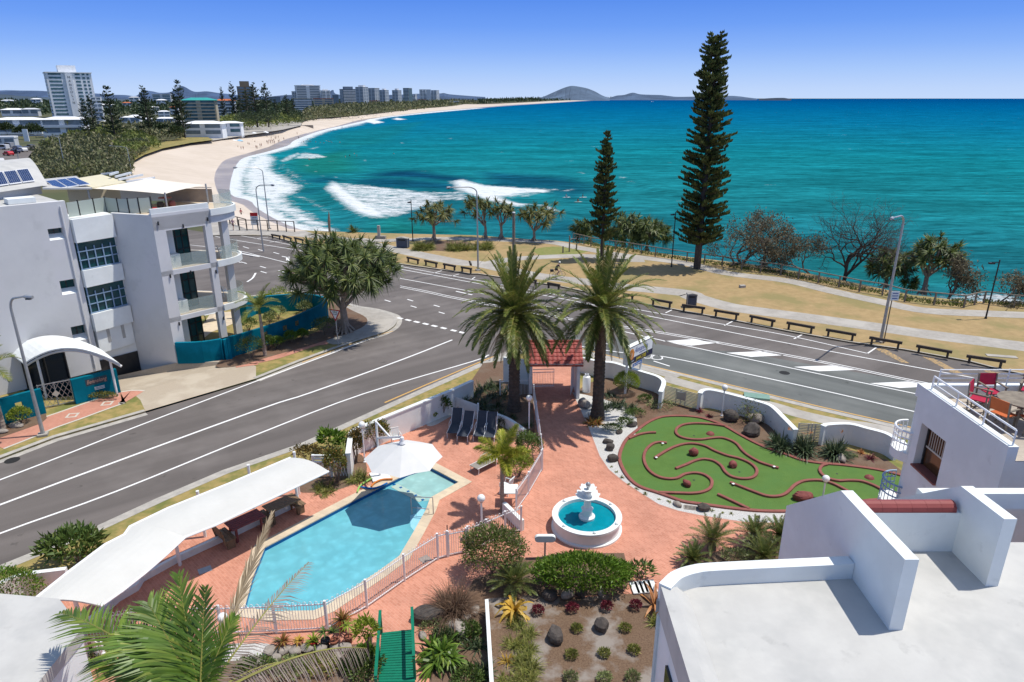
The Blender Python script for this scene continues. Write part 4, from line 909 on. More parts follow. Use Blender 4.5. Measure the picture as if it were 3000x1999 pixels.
hoop_fence('pool_gate','white hooped pool gate with black latch post',[at('S',1314,1631,0),at('S',1367,1620,0)],1.15,cat='gate')
hoop_fence('pool_fence','long white hooped fence along the near edge of the pool',[at('S',1312,1632,0),at('N',1830,440),at('N',1525,637),at('N',1180,882),at('N',815,1085),at('N',345,1112),at('N',-150,1130),at('N',-700,1130)],1.2)
k=MB();a=at('S',1313,1629,0);k.box((a[0],a[1],1.25),(.04,.05,.5));single('gate_latch','black latch post standing on the pool gate','latch',k,MT['black'],(a[0],a[1],1))
k=MB();k.sweep([(p[0],p[1],0)for p in(at('S',1477,1502,0),at('S',1530,1556,0))],[(-.1,0),(.1,0),(.1,.55),(-.1,.55)]);single('low_wall','short low white wall at the drive corner of the pool fence','wall',k,MT['white'],at('S',1477,1502,0))
cen=Vector((sum(p[0]for p in poolp)/len(poolp),sum(p[1]for p in poolp)/len(poolp),0))
T=thing('swimming_pool','blue angular swimming pool with a sandstone edge in the brick terrace','swimming pool',(cen.x,cen.y,0))
def ring_sheet(mb,inner,w,z0,z1):
 """flat band round a closed polygon, counter-clockwise normalised"""
 A=sum(inner[i][0]*inner[(i+1)%len(inner)][1]-inner[(i+1)%len(inner)][0]*inner[i][1]for i in range(len(inner)))
 P=inner if A>0 else inner[::-1]
 mb.sweep([(p[0],p[1],0)for p in P],[(-w,z0),(-w,z1),(0.02,z1),(0.02,z0)],True)
k=MB();ring_sheet(k,poolp,.46,-.1,.03);k.build('coping',MT['sandstone'],T)
MT['poolwater']=newmat('pool_water')[0]
def pool_water_mat(name,c1,c2,sc=.5):
 m,nt,N,L,b=newmat(name);pset(b,rough=.04,spec=.35)
 g=N.new('ShaderNodeNewGeometry');v=N.new('ShaderNodeTexNoise');v.inputs['Scale'].default_value=sc;v.inputs['Detail'].default_value=4;L.new(g.outputs['Position'],v.inputs['Vector'])
 mx=N.new('ShaderNodeMix');mx.data_type='RGBA';mx.inputs[6].default_value=(*c1,1);mx.inputs[7].default_value=(*c2,1);L.new(v.outputs[0],mx.inputs[0])
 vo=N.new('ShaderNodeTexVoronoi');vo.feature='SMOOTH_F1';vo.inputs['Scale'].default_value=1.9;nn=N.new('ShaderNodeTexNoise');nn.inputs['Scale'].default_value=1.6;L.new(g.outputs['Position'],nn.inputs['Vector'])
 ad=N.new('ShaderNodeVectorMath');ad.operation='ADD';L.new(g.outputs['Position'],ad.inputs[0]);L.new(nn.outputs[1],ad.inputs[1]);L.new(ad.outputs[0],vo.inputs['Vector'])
 mr=N.new('ShaderNodeMapRange');mr.inputs['From Min'].default_value=.1;mr.inputs['From Max'].default_value=.6;mr.inputs['To Min'].default_value=1.16;mr.inputs['To Max'].default_value=.93;L.new(vo.outputs[0],mr.inputs['Value'])  # bright caustic web painted into the water colour
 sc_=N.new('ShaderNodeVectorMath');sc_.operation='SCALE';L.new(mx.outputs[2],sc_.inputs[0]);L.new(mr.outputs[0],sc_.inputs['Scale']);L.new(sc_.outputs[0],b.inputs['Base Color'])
 bn=N.new('ShaderNodeTexNoise');bn.inputs['Scale'].default_value=5;L.new(g.outputs['Position'],bn.inputs['Vector']);bp=N.new('ShaderNodeBump');bp.inputs['Strength'].default_value=.22;bp.inputs['Distance'].default_value=.03;L.new(bn.outputs[0],bp.inputs['Height']);L.new(bp.outputs[0],b.inputs['Normal'])
 return m
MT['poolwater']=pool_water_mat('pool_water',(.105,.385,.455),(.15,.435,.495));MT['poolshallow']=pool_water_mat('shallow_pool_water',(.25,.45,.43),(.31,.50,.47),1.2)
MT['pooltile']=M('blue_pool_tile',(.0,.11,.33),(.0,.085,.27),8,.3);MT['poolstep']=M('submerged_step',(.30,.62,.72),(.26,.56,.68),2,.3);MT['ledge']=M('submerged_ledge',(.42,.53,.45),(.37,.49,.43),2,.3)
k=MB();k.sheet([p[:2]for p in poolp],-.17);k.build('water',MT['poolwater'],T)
A_=sum(poolp[i][0]*poolp[(i+1)%15][1]-poolp[(i+1)%15][0]*poolp[i][1]for i in range(15));PP_=poolp if A_>0 else poolp[::-1]
k=MB();k.sweep([(p[0],p[1],0)for p in PP_],[(.022,-.02),(.022,-.18),(.0225,-.18),(.0225,-.02)],True);k.build('waterline_tiles',MT['pooltile'],T)
sh=pts('M',-.15,(1255,852),(1410,760),(1592,705),(1862,845),(1600,990),(1545,998));k=MB();k.sheet([p[:2]for p in sh],-.163);k.build('wading_shelf',MT['poolshallow'],T)
k=MB();k.ribbon([at('M',1268,852,-.15),at('M',1530,990,-.15)],.42,-.157);k.build('ledge',MT['ledge'],T)
k=MB()
for x,y in((1270,846),(1330,873),(1398,908),(1467,945),(1531,985)):c_=at('M',x,y,-.15);k.box((c_[0],c_[1],-.154),(.13,.13,.006),.5)
k.build('marker_tiles',MT['pooltile'],T)
for i,qd in enumerate(([(1480,1045),(1545,1060),(1550,1120),(1500,1230),(1470,1190)],[(1415,1130),(1465,1110),(1490,1220),(1455,1275),(1420,1230)])):
 k=MB();k.sheet([at('M',*p,-.15)[:2]for p in qd],-.160-.002*i);k.build('step',MT['poolstep'],T)
k=MB()
for dx in(0,):
 hr=[at('M',1435,1115,-.15)];e0=at('M',1430,1120,-.1);e1=at('M',1630,1118,.03)
 k.tube([e0,(e0[0],e0[1],.75),((e0[0]*.9+e1[0]*.1),(e0[1]*.9+e1[1]*.1),.85),(e1[0],e1[1],.9),(e1[0],e1[1],.03)],.025,6)
 e0=at('M',1440,1118,-.1);e1=at('M',1590,1110,.03);k.tube([e0,(e0[0],e0[1],.25),(e1[0],e1[1],.25),(e1[0],e1[1],.03)],.02,6)
k.build('handrail',MT['galv'],T)
cb=[at('L',190,1050,2.62),at('L',440,850,2.62),at('L',690,662,2.62),at('L',815,598,2.62),at('L',852,545,2.62),at('L',1100,425,2.62),at('L',1500,264,2.62),at('L',1908,92,2.62)]
cf=[at('L',660,1065,2.25),at('L',800,968,2.25),at('L',950,850,2.25),at('L',1080,738,2.25),at('L',1215,614,2.25),at('L',1420,532,2.25),at('L',1780,360,2.25),at('L',2160,180,2.25)]
T=thing('shade_canopy','long white bent shade canopy on posts beside the pool','canopy',(cb[4][0],cb[4][1],0));nu=len(cb);kk=8
def canopy_pt(i,t):p=Vector(cb[i]).lerp(Vector(cf[i]),t);p.z+=.20*math.sin(PI*t);return p
vs=[tuple(canopy_pt(i,t/kk))for i in range(nu)for t in range(kk+1)];m_=kk+1;vs2=[(a,b_,c_-.06)for a,b_,c_ in vs]
fs=[(i*m_+t,i*m_+t+1,(i+1)*m_+t+1,(i+1)*m_+t)for i in range(nu-1)for t in range(kk)];o=len(vs)
fs2=[tuple(j+o for j in f[::-1])for f in fs]+[(i*m_,(i+1)*m_,(i+1)*m_+o,i*m_+o)for i in range(nu-1)]+[(i*m_+kk,i*m_+kk+o,(i+1)*m_+kk+o,(i+1)*m_+kk)for i in range(nu-1)]+[(t,t+o,t+1+o,t+1)for t in range(kk)]+[((nu-1)*m_+t,(nu-1)*m_+t+1,(nu-1)*m_+t+1+o,(nu-1)*m_+t+o)for t in range(kk)]
k=MB();k.add(vs+vs2,fs+fs2);k.build('roof',MT['sail'],T)
k=MB();k.tube([tuple(Vector(p)+Vector((0,.0,-.02)))for p in cf],.05,6);k.tube([tuple(Vector(p)+Vector((0,0,-.02)))for p in cb],.06,6);k.build('edge_tube',MT['whitemetal'],T)
for px_ in((1350,612),(1965,332),(1672,425)):
 p=at('L',*px_);k=MB();k.tube([(p[0],p[1],0),(p[0],p[1],2.3)],.07,8);k.build('post',MT['whitemetal'],T)
for i in(1,5,7):
 p=cb[i];k=MB();k.tube([(p[0]+.15,p[1]-.15,0),(p[0]+.15,p[1]-.15,2.6)],.07,8);k.build('post',MT['whitemetal'],T)
k=MB();bw=[(p[0]-.05,p[1]+.1,0)for p in cb];k.sweep(bw,[(-.08,0),(.08,0),(.08,.30),(-.08,.30)]);single('screen_wall','low white wall under the rear edge of the long shade canopy','wall',k,MT['white'],bw[3])
def picnic(label,c,rz,L,w,mat,group):
 T=thing('picnic_table',label,'table',(0,0,0),group);k=MB();nb=6
 for i in range(nb):k.box((0,-w/2+w*(i+.5)/nb,.73),(L,w/nb-.018,.04))
 k.build('tabletop',MT[mat],T);k=MB();k.box((0,0,.68),(L*.8,.06,.06));k.build('frame',MT[mat],T)
 for sx in(-1,1):
  for sy in(-1,1):k=MB();k.box((sx*L*.38,sy*w*.34,.345),(.09,.09,.69));k.build('leg',MT[mat],T)
 return place(T,c,rz)
def bench(label,c,rz,L,back=False,group='timber benches round the picnic tables'):
 T=thing('garden_bench',label,'bench',(0,0,0),group);k=MB()
 for i in range(3):k.box((0,-.17+.17*i,.44),(L,.15,.035))
 k.build('seat',MT['timber'],T)
 for sx in(-1,1):k=MB();k.box((sx*L*.42,0,.21),(.08,.34,.42));k.build('leg',MT['timber'],T)
 if back:
  k=MB()
  for z in(.62,.78,.94):k.box((0,.26+(z-.6)*.2,z),(L,.03,.12))
  for sx in(-1,1):k.beam((sx*L*.42,.2,.2),(sx*L*.42,.36,1.0),.06,.05)
  k.build('backrest',MT['timber'],T)
 return place(T,c,rz)
MT['redtable']=M('red_stained_timber',(.20,.05,.05),(.15,.04,.04),8,.7)
ang=math.atan2(cb[6][1]-cb[5][1],cb[6][0]-cb[5][0]);g_='picnic tables under the canopy'
c1=at('L',1850,390,.73);c2=at('L',1610,500,.73)
picnic('brown slatted picnic table at the outer end of the canopy',(c1[0],c1[1],0),ang,1.5,.8,'timber',g_);picnic('red picnic table under the middle of the canopy',(c2[0],c2[1],0),ang,1.5,.85,'redtable',g_)
for lb,w_,x,y,r_,L_,bk in(('plain timber bench at the outer end of the brown table','L',1945,385,ang+PI/2,.9,False),('timber bench between the brown and red tables','L',1735,475,ang+PI/2,1.0,False),('timber bench with back near the bend of the canopy','L',1480,600,ang+PI/2,1.1,True)):
 c_=at(w_,x,y,.44);bench(lb,(c_[0],c_[1],0),r_,L_,bk)
T=thing('parasol','large white octagonal cantilever parasol shading the pool corner','parasol',(-5.0,27.75,0));hub=Vector((-5.0,27.78,3.2));R_=1.8
k=MB();vs=[tuple(hub)];n=8
for i in range(n):t=2*PI*(i+.08)/n;vs.append((hub.x+R_*math.cos(t),hub.y+R_*.98*math.sin(t),2.42))
for i in range(n):t=2*PI*(i+.58)/n;vs.append((hub.x+R_*.905*math.cos(t),hub.y+R_*.887*math.sin(t),2.455))
fs=[]
for i in range(n):fs+=[(0,1+i,9+i),(0,9+i,1+(i+1)%n)]
k.add(vs,fs);k.build('canopy',MT['umbrella'],T)
k=MB()
for i in range(n):t=2*PI*(i+.08)/n;k.beam(hub-Vector((0,0,.06)),(hub.x+R_*.98*math.cos(t),hub.y+R_*.96*math.sin(t),2.39),.025,.03)
k.build('ribs',MT['whitemetal'],T);k=MB();k.lathe([(0,.3),(.08,.28),(.1,.1),(.16,-.02),(0,-.03)],tuple(hub),12);k.build('hub',MT['whitemetal'],T)
ms=Vector((-6.65,30.15,0));k=MB();k.tube([ms,ms+Vector((0,0,3.1))],.06,8);k.build('mast',MT['whitemetal'],T)
k=MB();k.beam(ms+Vector((0,0,2.2)),hub+Vector((0,0,.3)),.07,.09);k.beam(ms+Vector((0,0,3.08)),ms.lerp(hub,.55)+Vector((0,0,1.15)),.06,.08);k.build('arm',MT['whitemetal'],T)
k=MB();k.box((ms.x,ms.y,.05),(.9,.9,.09),.4);k.build('base',MT['white'],T)
for lb,m_,col_,P_ in(('green foam pool noodle lying across the pool edge under the parasol','noodle_green',(.30,.55,.13),[(1058,790),(1010,820),(955,860),(930,915)]),('orange foam pool noodle curved on the pool edge','noodle_orange',(.62,.20,.04),[(1255,795),(1160,800),(1090,830),(1058,865)]),('blue foam pool noodle curved on the pool edge','noodle_blue',(.0,.13,.42),[(962,868),(1060,882),(1140,865),(1205,833)])):
 k=MB();k.tube(cr([tuple(at('M',*p,.1))for p in P_],5),.045,8);single('pool_noodle',lb,'pool noodle',k,M(m_,col_,None,6,.8),at('M',*P_[1],.08),'foam pool noodles',True)
MT['sling']=M('charcoal_sling',(.055,.065,.085),(.04,.047,.06),30,.8);MT['sling2']=M('taupe_sling',(.30,.27,.24),(.24,.22,.19),30,.8)
def lounger(label,foot,head,mat='sling',back=.75,group='sun loungers on the pool terrace'):
 f_,h_=Vector(foot),Vector(head);d=(h_-f_);L=1.85;rz=math.atan2(d.y,d.x);T=thing('sun_lounger',label,'sun lounger',(0,0,0),group)
 k=MB();k.box((.58,0,.36),(1.16,.56,.03));k.build('seat',MT[mat],T)
 k=MB();k.beam((1.16,0,.36),(1.75,0,.36+back),.56,.03);k.build('backrest',MT[mat],T)
 k=MB()
 for s in(-1,1):
  k.tube([(0,s*.3,.36),(1.16,s*.3,.36),(1.75,s*.3,.36+back)],.018,5);k.tube([(.75,s*.33,.36),(.78,s*.33,.58),(1.25,s*.33,.6),(1.33,s*.3,.36)],.016,5)
 k.build('frame',MT['whitemetal'],T)
 for x in(.06,1.3):
  for s in(-1,1):k=MB();k.tube([(x,s*.3,0),(x+.04,s*.3,.36)],.018,5);k.build('leg',MT['whitemetal'],T)
 return place(T,(f_.x,f_.y,0),rz)
for i,(f_,h_,lb)in enumerate((((235,1055),(300,905),'charcoal sun lounger nearest the white board fence'),((325,1085),(405,940),'charcoal sun lounger, second along from the white board fence'),((475,1085),(520,960),'dark sun lounger half hidden behind the golden palm'),((570,1095),(600,985),'charcoal sun lounger closest to the low curved retaining wall'))):
 a=at('I',*f_);b_=at('I',*h_);lounger(lb,a,b_)
lounger('taupe sun lounger lying flat apart from the others beneath the golden palm',at('M',2000,745),at('M',2110,690),'sling2',.05)
def plastic_chair(label,c,rz):
 T=thing('plastic_chair',label,'chair',(0,0,0),'white plastic garden chairs');k=MB();k.box((0,0,.43),(.48,.46,.03));k.build('seat',MT['white'],T)
 k=MB();
 for y in(-.18,-.06,.06,.18):k.beam((-.22,y,.45),(-.32,y,.88),.09,.02)
 k.beam((-.32,-.24,.88),(-.32,.24,.88),.04,.05);k.build('backrest',MT['white'],T)
 for s in(-1,1):k=MB();k.tube([(.22,s*.26,.43),(.2,s*.28,.65),(-.26,s*.26,.66)],.022,5);k.build('arm',MT['white'],T)
 for sx in(-1,1):
  for sy in(-1,1):k=MB();k.beam((sx*.2,sy*.2,.42),(sx*.24,sy*.24,0),.04,.04);k.build('leg',MT['white'],T)
 return place(T,c,rz)
plastic_chair('white plastic chair between the golden palm and the drive fence',at('M',2300,925),2.6);plastic_chair('white plastic chair behind the parasol by the boundary wall',at('M',1290,480),-1.2)
T=thing('plastic_table','white plastic garden table beside the golden palm trunk','table',at('M',2330,1010));c_=at('M',2330,1010);k=MB();k.box((c_[0],c_[1],.72),(.8,.8,.035));k.build('tabletop',MT['white'],T)
for sx in(-1,1):
 for sy in(-1,1):k=MB();k.box((c_[0]+sx*.34,c_[1]+sy*.34,.35),(.05,.05,.7));k.build('leg',MT['white'],T)
MT['globe']=M('opal_globe',(.82,.82,.80),(.78,.78,.77),5,.25,spec=.5)
def globe_lamp(label,base,h,r=.175):
 T=thing('globe_lamp',label,'garden lamp',base,'white globe lamps on posts');k=MB();k.tube([base,(base[0],base[1],base[2]+h)],.04,8);k.lathe([(.09,0),(.09,.04),(.04,.08)],base,10);k.build('post',MT['whitemetal'],T)
 k=MB();k.lathe([(r*math.sin(t),-r*math.cos(t))for t in np.linspace(0,PI,10)],(base[0],base[1],base[2]+h+r*.85),16);k.build('globe',MT['globe'],T,True)
 k=MB();k.lathe([(.07,-.06),(.09,.02),(.06,.05)],(base[0],base[1],base[2]+h),10);k.build('collar',MT['galv'],T)
for lb,w_,x,y,ytop in(('globe lamp beside the shrubs behind the parasol','M',1000,640,320),('globe lamp at the edge of the dark palm garden','I',940,1010,700),('globe lamp on the terrace inside the pool gate','M',2075,1330,1000),('globe lamp in the bark bed by the curved wall','J',1082,310,110),('globe lamp rising behind the sloping white blade wall','J',1855,940,812)):
 b_=at(w_,x,y);
 aw=WIN[w_];v=(aw[1]+ytop/aw[2]-999.5)/FPX;zd=b_[1]*(v*CS+SN)/(CS-v*SN);globe_lamp(lb,b_,CAM_H-zd-.0)
b_=at('L',1508,1400,0);globe_lamp('globe lamp half hidden behind the foreground palm leaves',(b_[0],b_[1],0),1.5)
FX,FY=3.31,25.85;T=thing('fountain','round white tiered fountain with blue water on the brick court','fountain',(FX,FY,0))
k=MB();k.lathe([(1.56,0),(1.56,.08),(1.47,.12),(1.45,.5),(1.54,.58),(1.54,.68),(1.27,.68),(1.27,.3)],(FX,FY,0),64);k.build('basin',MT['white'],T);autosmooth(MB.last,35)
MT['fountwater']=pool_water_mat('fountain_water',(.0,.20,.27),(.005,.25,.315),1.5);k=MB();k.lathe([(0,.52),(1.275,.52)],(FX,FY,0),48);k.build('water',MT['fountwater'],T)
k=MB();k.lathe([(.0,.45),(.34,.45),(.36,.62),(.24,.7),(.22,.95),(.27,1.0),(.16,1.08),(.15,1.4),(.2,1.5),(.1,1.56)],(FX,FY,0),24);k.build('pedestal',MT['white'],T,True);autosmooth(MB.last,40)
def scallop(r,z,dz,n=10):
 mb=MB();vs=[];fs=[];m_=n*6
 for a_,b2 in((.12,z),(r*.6,z+dz*.35),(r*.95,z+dz),(r,z+dz+.02),(r*.93,z+dz+.015),(r*.5,z+dz*.6),(.0,z+dz*.45)):
  for i in range(m_):t=2*PI*i/m_;q_=a_*(1+.06*math.cos(n*t)*(a_>r*.5));vs.append((FX+q_*math.cos(t),FY+q_*math.sin(t),b2+.025*math.cos(n*t)*(a_>r*.8)))
 for j in range(6):fs+=[(j*m_+i,j*m_+(i+1)%m_,(j+1)*m_+(i+1)%m_,(j+1)*m_+i)for i in range(m_)]
 mb.add(vs,fs);return mb
scallop(.52,1.52,.17).build('bowl',MT['white'],T,True)
k=MB();k.lathe([(.16,1.62),(.14,1.8),(.19,1.88),(.1,1.94)],(FX,FY,0),18);k.build('stem',MT['white'],T,True);scallop(.36,1.9,.13,8).build('bowl',MT['white'],T,True)
k=MB();k.lathe([(.05,1.98),(.07,2.08),(.1,2.14),(.11,2.2),(.08,2.28),(0,2.32)],(FX,FY,0),14);k.build('finial',MT['galv'],T,True)
for a_ in(-1.45,-2.45,-.55,.6,2.3):
 k=MB();k.lathe([(.0,-.01),(.08,0),(.06,.06),(0,.09)],(FX+1.4*math.cos(a_),FY+1.4*math.sin(a_),.685),10);k.build('rim_ornament',MT['white'],T,True)
bord=cr([(*at('J',x,y)[:2],0)for x,y in((620,325),(520,365),(440,422),(360,490),(318,560),(300,640),(325,720),(380,800),(460,860),(590,903),(690,938),(790,972),(900,988),(970,998),(1150,1022),(1350,1042),(1570,1047),(1800,1035),(2010,1010),(2180,968),(2330,950),(2480,880),(2520,800),(2352,745),(2200,716),(2000,692),(1860,681),(1700,656),(1560,606),(1400,551),(1240,471),(1120,402),(1030,362),(900,327),(760,316))],4,True)
q=MB();q.sheet([p[:2]for p in bord],.022);struct('putting_green',q,MT['turf'])
T=thing('golf_kerb','red painted border kerb curving right around the green putting course','kerb',bord[0]);k=MB();k.sweep([(p[0],p[1],0)for p in bord][::-1],[(-.09,0),(.09,0),(.09,.085),(.06,.1),(-.06,.1),(-.09,.085)],True);k.build('edging',MT['redkerb'],T)
kerbs=[('short straight red kerb at the near tee beside two white tee marks',[(370,492),(450,461),(520,448),(578,446)]),('looping red kerb around the far hole with the red dome',[(1112,396),(1000,381),(880,376),(790,386),(742,412),(732,447),(762,477),(830,496),(920,500),(1000,490),(1080,486),(1150,506),(1200,536),(1240,585),(1290,626),(1370,671),(1440,696),(1517,719)]),('serpentine red kerb curling around the nearest hole',[(662,526),(600,521),(550,536),(503,580),(486,640),(502,700),(540,750),(600,786),(670,801),(740,796),(800,766),(880,756),(950,771),(1000,808),(1006,845),(985,880),(925,905),(850,913),(760,911),(602,906)]),('long wavy red kerb around the middle hole with two boulders',[(570,641),(650,591),(720,556),(800,534),(880,532),(960,551),(1030,586),(1120,621),(1220,646),(1300,681),(1348,728),(1342,772),(1298,797),(1222,799),(1152,781),(1107,746),(1077,701),(1022,664),(950,650),(882,661),(812,691),(730,723)]),('wavy red kerb sweeping past the big red boulder',[(1147,829),(1230,861),(1320,896),(1420,931),(1500,936),(1560,921),(1600,891),(1640,851),(1700,821),(1780,811),(1860,816),(1940,841),(2012,877),(2080,915)]),('straight red kerb in front of the wavy one by the drain',[(1052,920),(1130,956),(1292,1032)]),('curling red kerb around the right end hole',[(1888,690),(1848,703),(1832,735),(1852,770),(1902,800),(1980,816),(2060,813),(2150,819),(2232,846),(2302,881),(2370,925)])]
for lb,P_ in kerbs:
 pth=cr([(*at('J',x,y)[:2],0)for x,y in P_],5);k=MB();k.sweep(pth,[(-.075,0.02),(.075,0.02),(.075,.115),(.05,.13),(-.05,.13),(-.075,.115)])
 single('golf_kerb',lb,'kerb',k,MT['redkerb'],pth[0],'red kerbs dividing the putting green')
for i,(x,y,s_,lb)in enumerate(((862,592,(.55,.5,.55),'red boulder on the putting green, closest to the looping far kerb'),(1166,685,(.5,.42,.42),'red boulder beside the middle hole'),(812,828,(.52,.36,.42),'red boulder inside the serpentine kerb'),(1702,935,(.95,.62,.62),'largest red boulder on the putting green'))):
 c_=at('J',x,y+18,0);k=MB();k.rock((c_[0],c_[1],.0),s_,31+i,i);single('golf_boulder',lb,'boulder',k,MT['redrock'],c_,'red boulders on the putting green')
for x,y,lb in((995,452,'low red dome near the far hole'),(2212,787,'low red dome near the right end hole')):
 c_=at('J',x,y);k=MB();k.lathe([(.24,.02),(.2,.09),(.12,.15),(0,.18)],(c_[0],c_[1],0),16);single('golf_dome',lb,'golf obstacle',k,MT['redrock'],c_,'red domes on the putting green',True)
for x,y,lb in((870,465,'dark hole cup near the far red dome'),(1218,743,'dark hole cup in the middle of the putting green'),(870,805,'dark hole cup inside the serpentine kerb'),(1965,757,'dark hole cup at the right end of the green')):
 c_=at('J',x,y);k=MB();k.lathe([(0,.025),(.055,.025)],(c_[0],c_[1],0),12);single('golf_hole',lb,'golf hole',k,MT['black'],c_,'holes of the putting green')
for x,y,lb in((632,520,'white tile on the end of the serpentine red kerb'),(583,628,'white tile on the near end of the long wavy kerb'),(1485,698,'white tile at the end of the looping far kerb'),(1172,830,'white tile on the end of the wavy kerb by the big boulder')):
 c_=at('J',x,y,.13);k=MB();k.box((c_[0],c_[1],.134),(.12,.12,.006),.4);single('golf_marker',lb,'marker',k,MT['white'],(c_[0],c_[1],.13),'white number tiles on the golf kerbs')
for x,y,r_,lb in((455,420,.95,'white tee line, farther of the two by the straight kerb'),(410,458,.8,'white tee line, nearer of the two by the straight kerb')):
 c_=at('J',x,y);k=MB();k.box((c_[0],c_[1],.028),(.3,.045,.008),r_);single('tee_marker',lb,'marker',k,MT['white'],c_,'white tee lines')
grav=pts('J',0,(60,392),(100,490),(150,620),(220,722),(330,812),(450,892),(600,987),(750,1037),(900,1068),(1050,1092),(1250,1122),(1570,1132),(1900,1110),(2010,1012),(1570,1047),(1150,1022),(970,998),(790,972),(590,903),(460,860),(380,800),(325,720),(300,640),(318,560),(360,490),(440,422),(430,330),(330,240),(200,190),(40,150),(-60,130))
q=MB();q.sheet([p[:2]for p in grav],.010);struct('pebble_bed',q,MT['pebble'])
q=MB();q.sheet([p[:2]for p in pts('J',0,(-40,130),(60,60),(200,20),(420,-20),(500,40),(640,190),(900,262),(1290,302),(1480,372),(1660,500),(1855,510),(2352,650),(2500,760),(2352,740),(1860,680),(1560,606),(1240,471),(1030,362),(760,316),(620,325),(520,365),(440,422),(330,250),(150,180))],.007);struct('garden_bed',q,MT['soil'])
k=MB();k.ribbon(cr([(*at('J',x,y)[:2],0)for x,y in((-40,200),(60,392),(100,490),(150,620),(220,722),(330,812),(450,892),(600,987),(750,1037),(900,1068),(1050,1092),(1250,1122),(1570,1132))],4),.18,.0085);struct('drive_edging',k,MT['pinkpavers'])
c_=at('J',845,1016);T=thing('drain_grate','rectangular steel drain grate set in the pebbles between two rocks','drain',c_);k=MB();k.box((c_[0],c_[1],.02),(.62,.34,.03),-.2);k.build('frame',MT['paleStone'],T);k=MB()
for i in range(9):k.box((c_[0]-.24*math.cos(.2)+.06*i*math.cos(.2),c_[1]+.24*math.sin(.2)-.06*i*math.sin(.2),.038),(.025,.26,.012),-.2)
k.build('grate',MT['black'],T)
for i,(x,y,s_,lb)in enumerate(((210,505,(.62,.4,.3),'flat dark rock in the white pebbles nearest the palm'),(226,558,(.66,.55,.42),'domed dark rock in the white pebbles'),(250,640,(.68,.6,.45),'notched dark rock in the white pebbles'),(745,985,(.5,.32,.25),'pale brown rock on the left of the drain grate'),(938,1018,(.65,.5,.42),'dark rock on the right of the drain grate'),(395,375,(.7,.5,.35),'grey rock where pebbles meet the bark bed'),(300,430,(.5,.35,.25),'small rock among ground cover in the pebbles'),(30,225,(1.1,.8,.6),'large pale rock at the foot of the right palm'),(1145,330,(1.0,.8,.75),'dark lichen rock behind the globe lamp'),(1340,350,(.95,.75,.75),'pale lichen rock below the small tree'),(1318,435,(1.25,.95,.85),'largest dark rock in the bark bed'),(1995,640,(.75,.45,.4),'flat grey rock below the bird of paradise clump'))):
 c_=at('J',x,y+12);k=MB();k.rock((c_[0],c_[1],0),s_,50+i,i*.7);single('garden_rock',lb,'rock',k,MT['paleStone']if i in(3,7,9,11)else MT['stone'],c_,'rocks around the putting green')
def wallrun(label,tops,h,name='street_wall'):
 P_=[at(*t,h)for t in tops];pth=cr([(p[0],p[1],0)for p in P_],4);T=thing(name,label,'wall',pth[0]);k=MB();k.sweep(pth,[(-.1,-.05),(.1,-.05),(.1,h-.06),(-.1,h-.06)]);k.build('wall',MT['white'],T)
 k=MB();k.sweep(pth,[(-.14,h-.055),(.14,h-.055),(.14,h),(-.14,h)]);k.build('coping',MT['white'],T);return T
wallrun('white wall curling from the gatehouse around behind the sign to the slatted gate',[('I',1425,300),('I',1520,325),('I',1620,342),('I',1720,352),('I',1860,395),('I',2000,438),('I',2105,470),('I',2165,505),('I',2178,545),('I',2150,620)],1.15)
wallrun('white wall with rounded top behind the globe lamp and rocks',[('J',915,135),('J',940,112),('J',1000,108),('J',1100,128),('J',1250,167),('J',1400,207),('J',1475,240),('J',1560,322),('J',1652,415)],1.2)
wallrun('white wall behind the single bird of paradise clump',[('J',1857,385),('J',1900,372),('J',2060,368),('J',2200,402),('J',2340,440),('K',1200,750)],1.2)
MT['slat']=M('cream_slats',(.56,.52,.44),(.50,.46,.39),3,.6)
def slatgate(label,a,b_,h,n=11):
 a,b_=Vector(a),Vector(b_);T=thing('slatted_panel',label,'gate',tuple(a),'cream slatted panels between the walls');k=MB()
 for i in range(n):z=.08+(h-.12)*i/(n-1);k.beam(a+Vector((0,0,z)),b_+Vector((0,0,z)),.025,h/n*.62)
 k.build('slats',MT['slat'],T)
 for t in(0,.37,.5,.63,1):p=a.lerp(b_,t);k=MB();k.box((p.x,p.y,h/2),(.05,.05,h));k.build('post',MT['slat'],T)
 return T
SG=slatgate('cream slatted gate with a mail box between the curling wall and the rounded wall',at('J',632,190),at('J',900,264),1.05)
c_=Vector(at('J',632,190)).lerp(Vector(at('J',900,264)),.5);k=MB();k.box((c_.x,c_.y-.08,.65),(.5,.08,.5),-.45);k.build('panel',MT['galv'],SG)
slatgate('cream slatted panel behind the pair of bird of paradise clumps',at('J',1655,500),at('J',1858,512),1.1)
k=MB();c_=at('H',598,1372,.05);k.box((c_[0],c_[1],.07),(1.55,.75,.12),-.28);single('utility_lid','flat green utility box lid on the verge outside the wall','utility box',k,M('pale_green_lid',(.20,.33,.27),None,3,.6),c_)
q=MB();q.ribbon(cr([at('J',640,18),at('J',900,90),at('J',1290,190),at('J',1480,235),at('J',1700,300),at('J',2000,365),at('K',1000,640),at('K',1500,760)],4),1.15,-.004);struct('footpath',q,MT['concrete'])
q=MB();q.ribbon(cr(pts('I',0,(620,335),(760,270),(960,235),(1180,222),(1420,262),(1600,300),(1850,362),(2100,425),(2300,490)),4),1.0,-.003);struct('footpath',q,MT['concrete'])
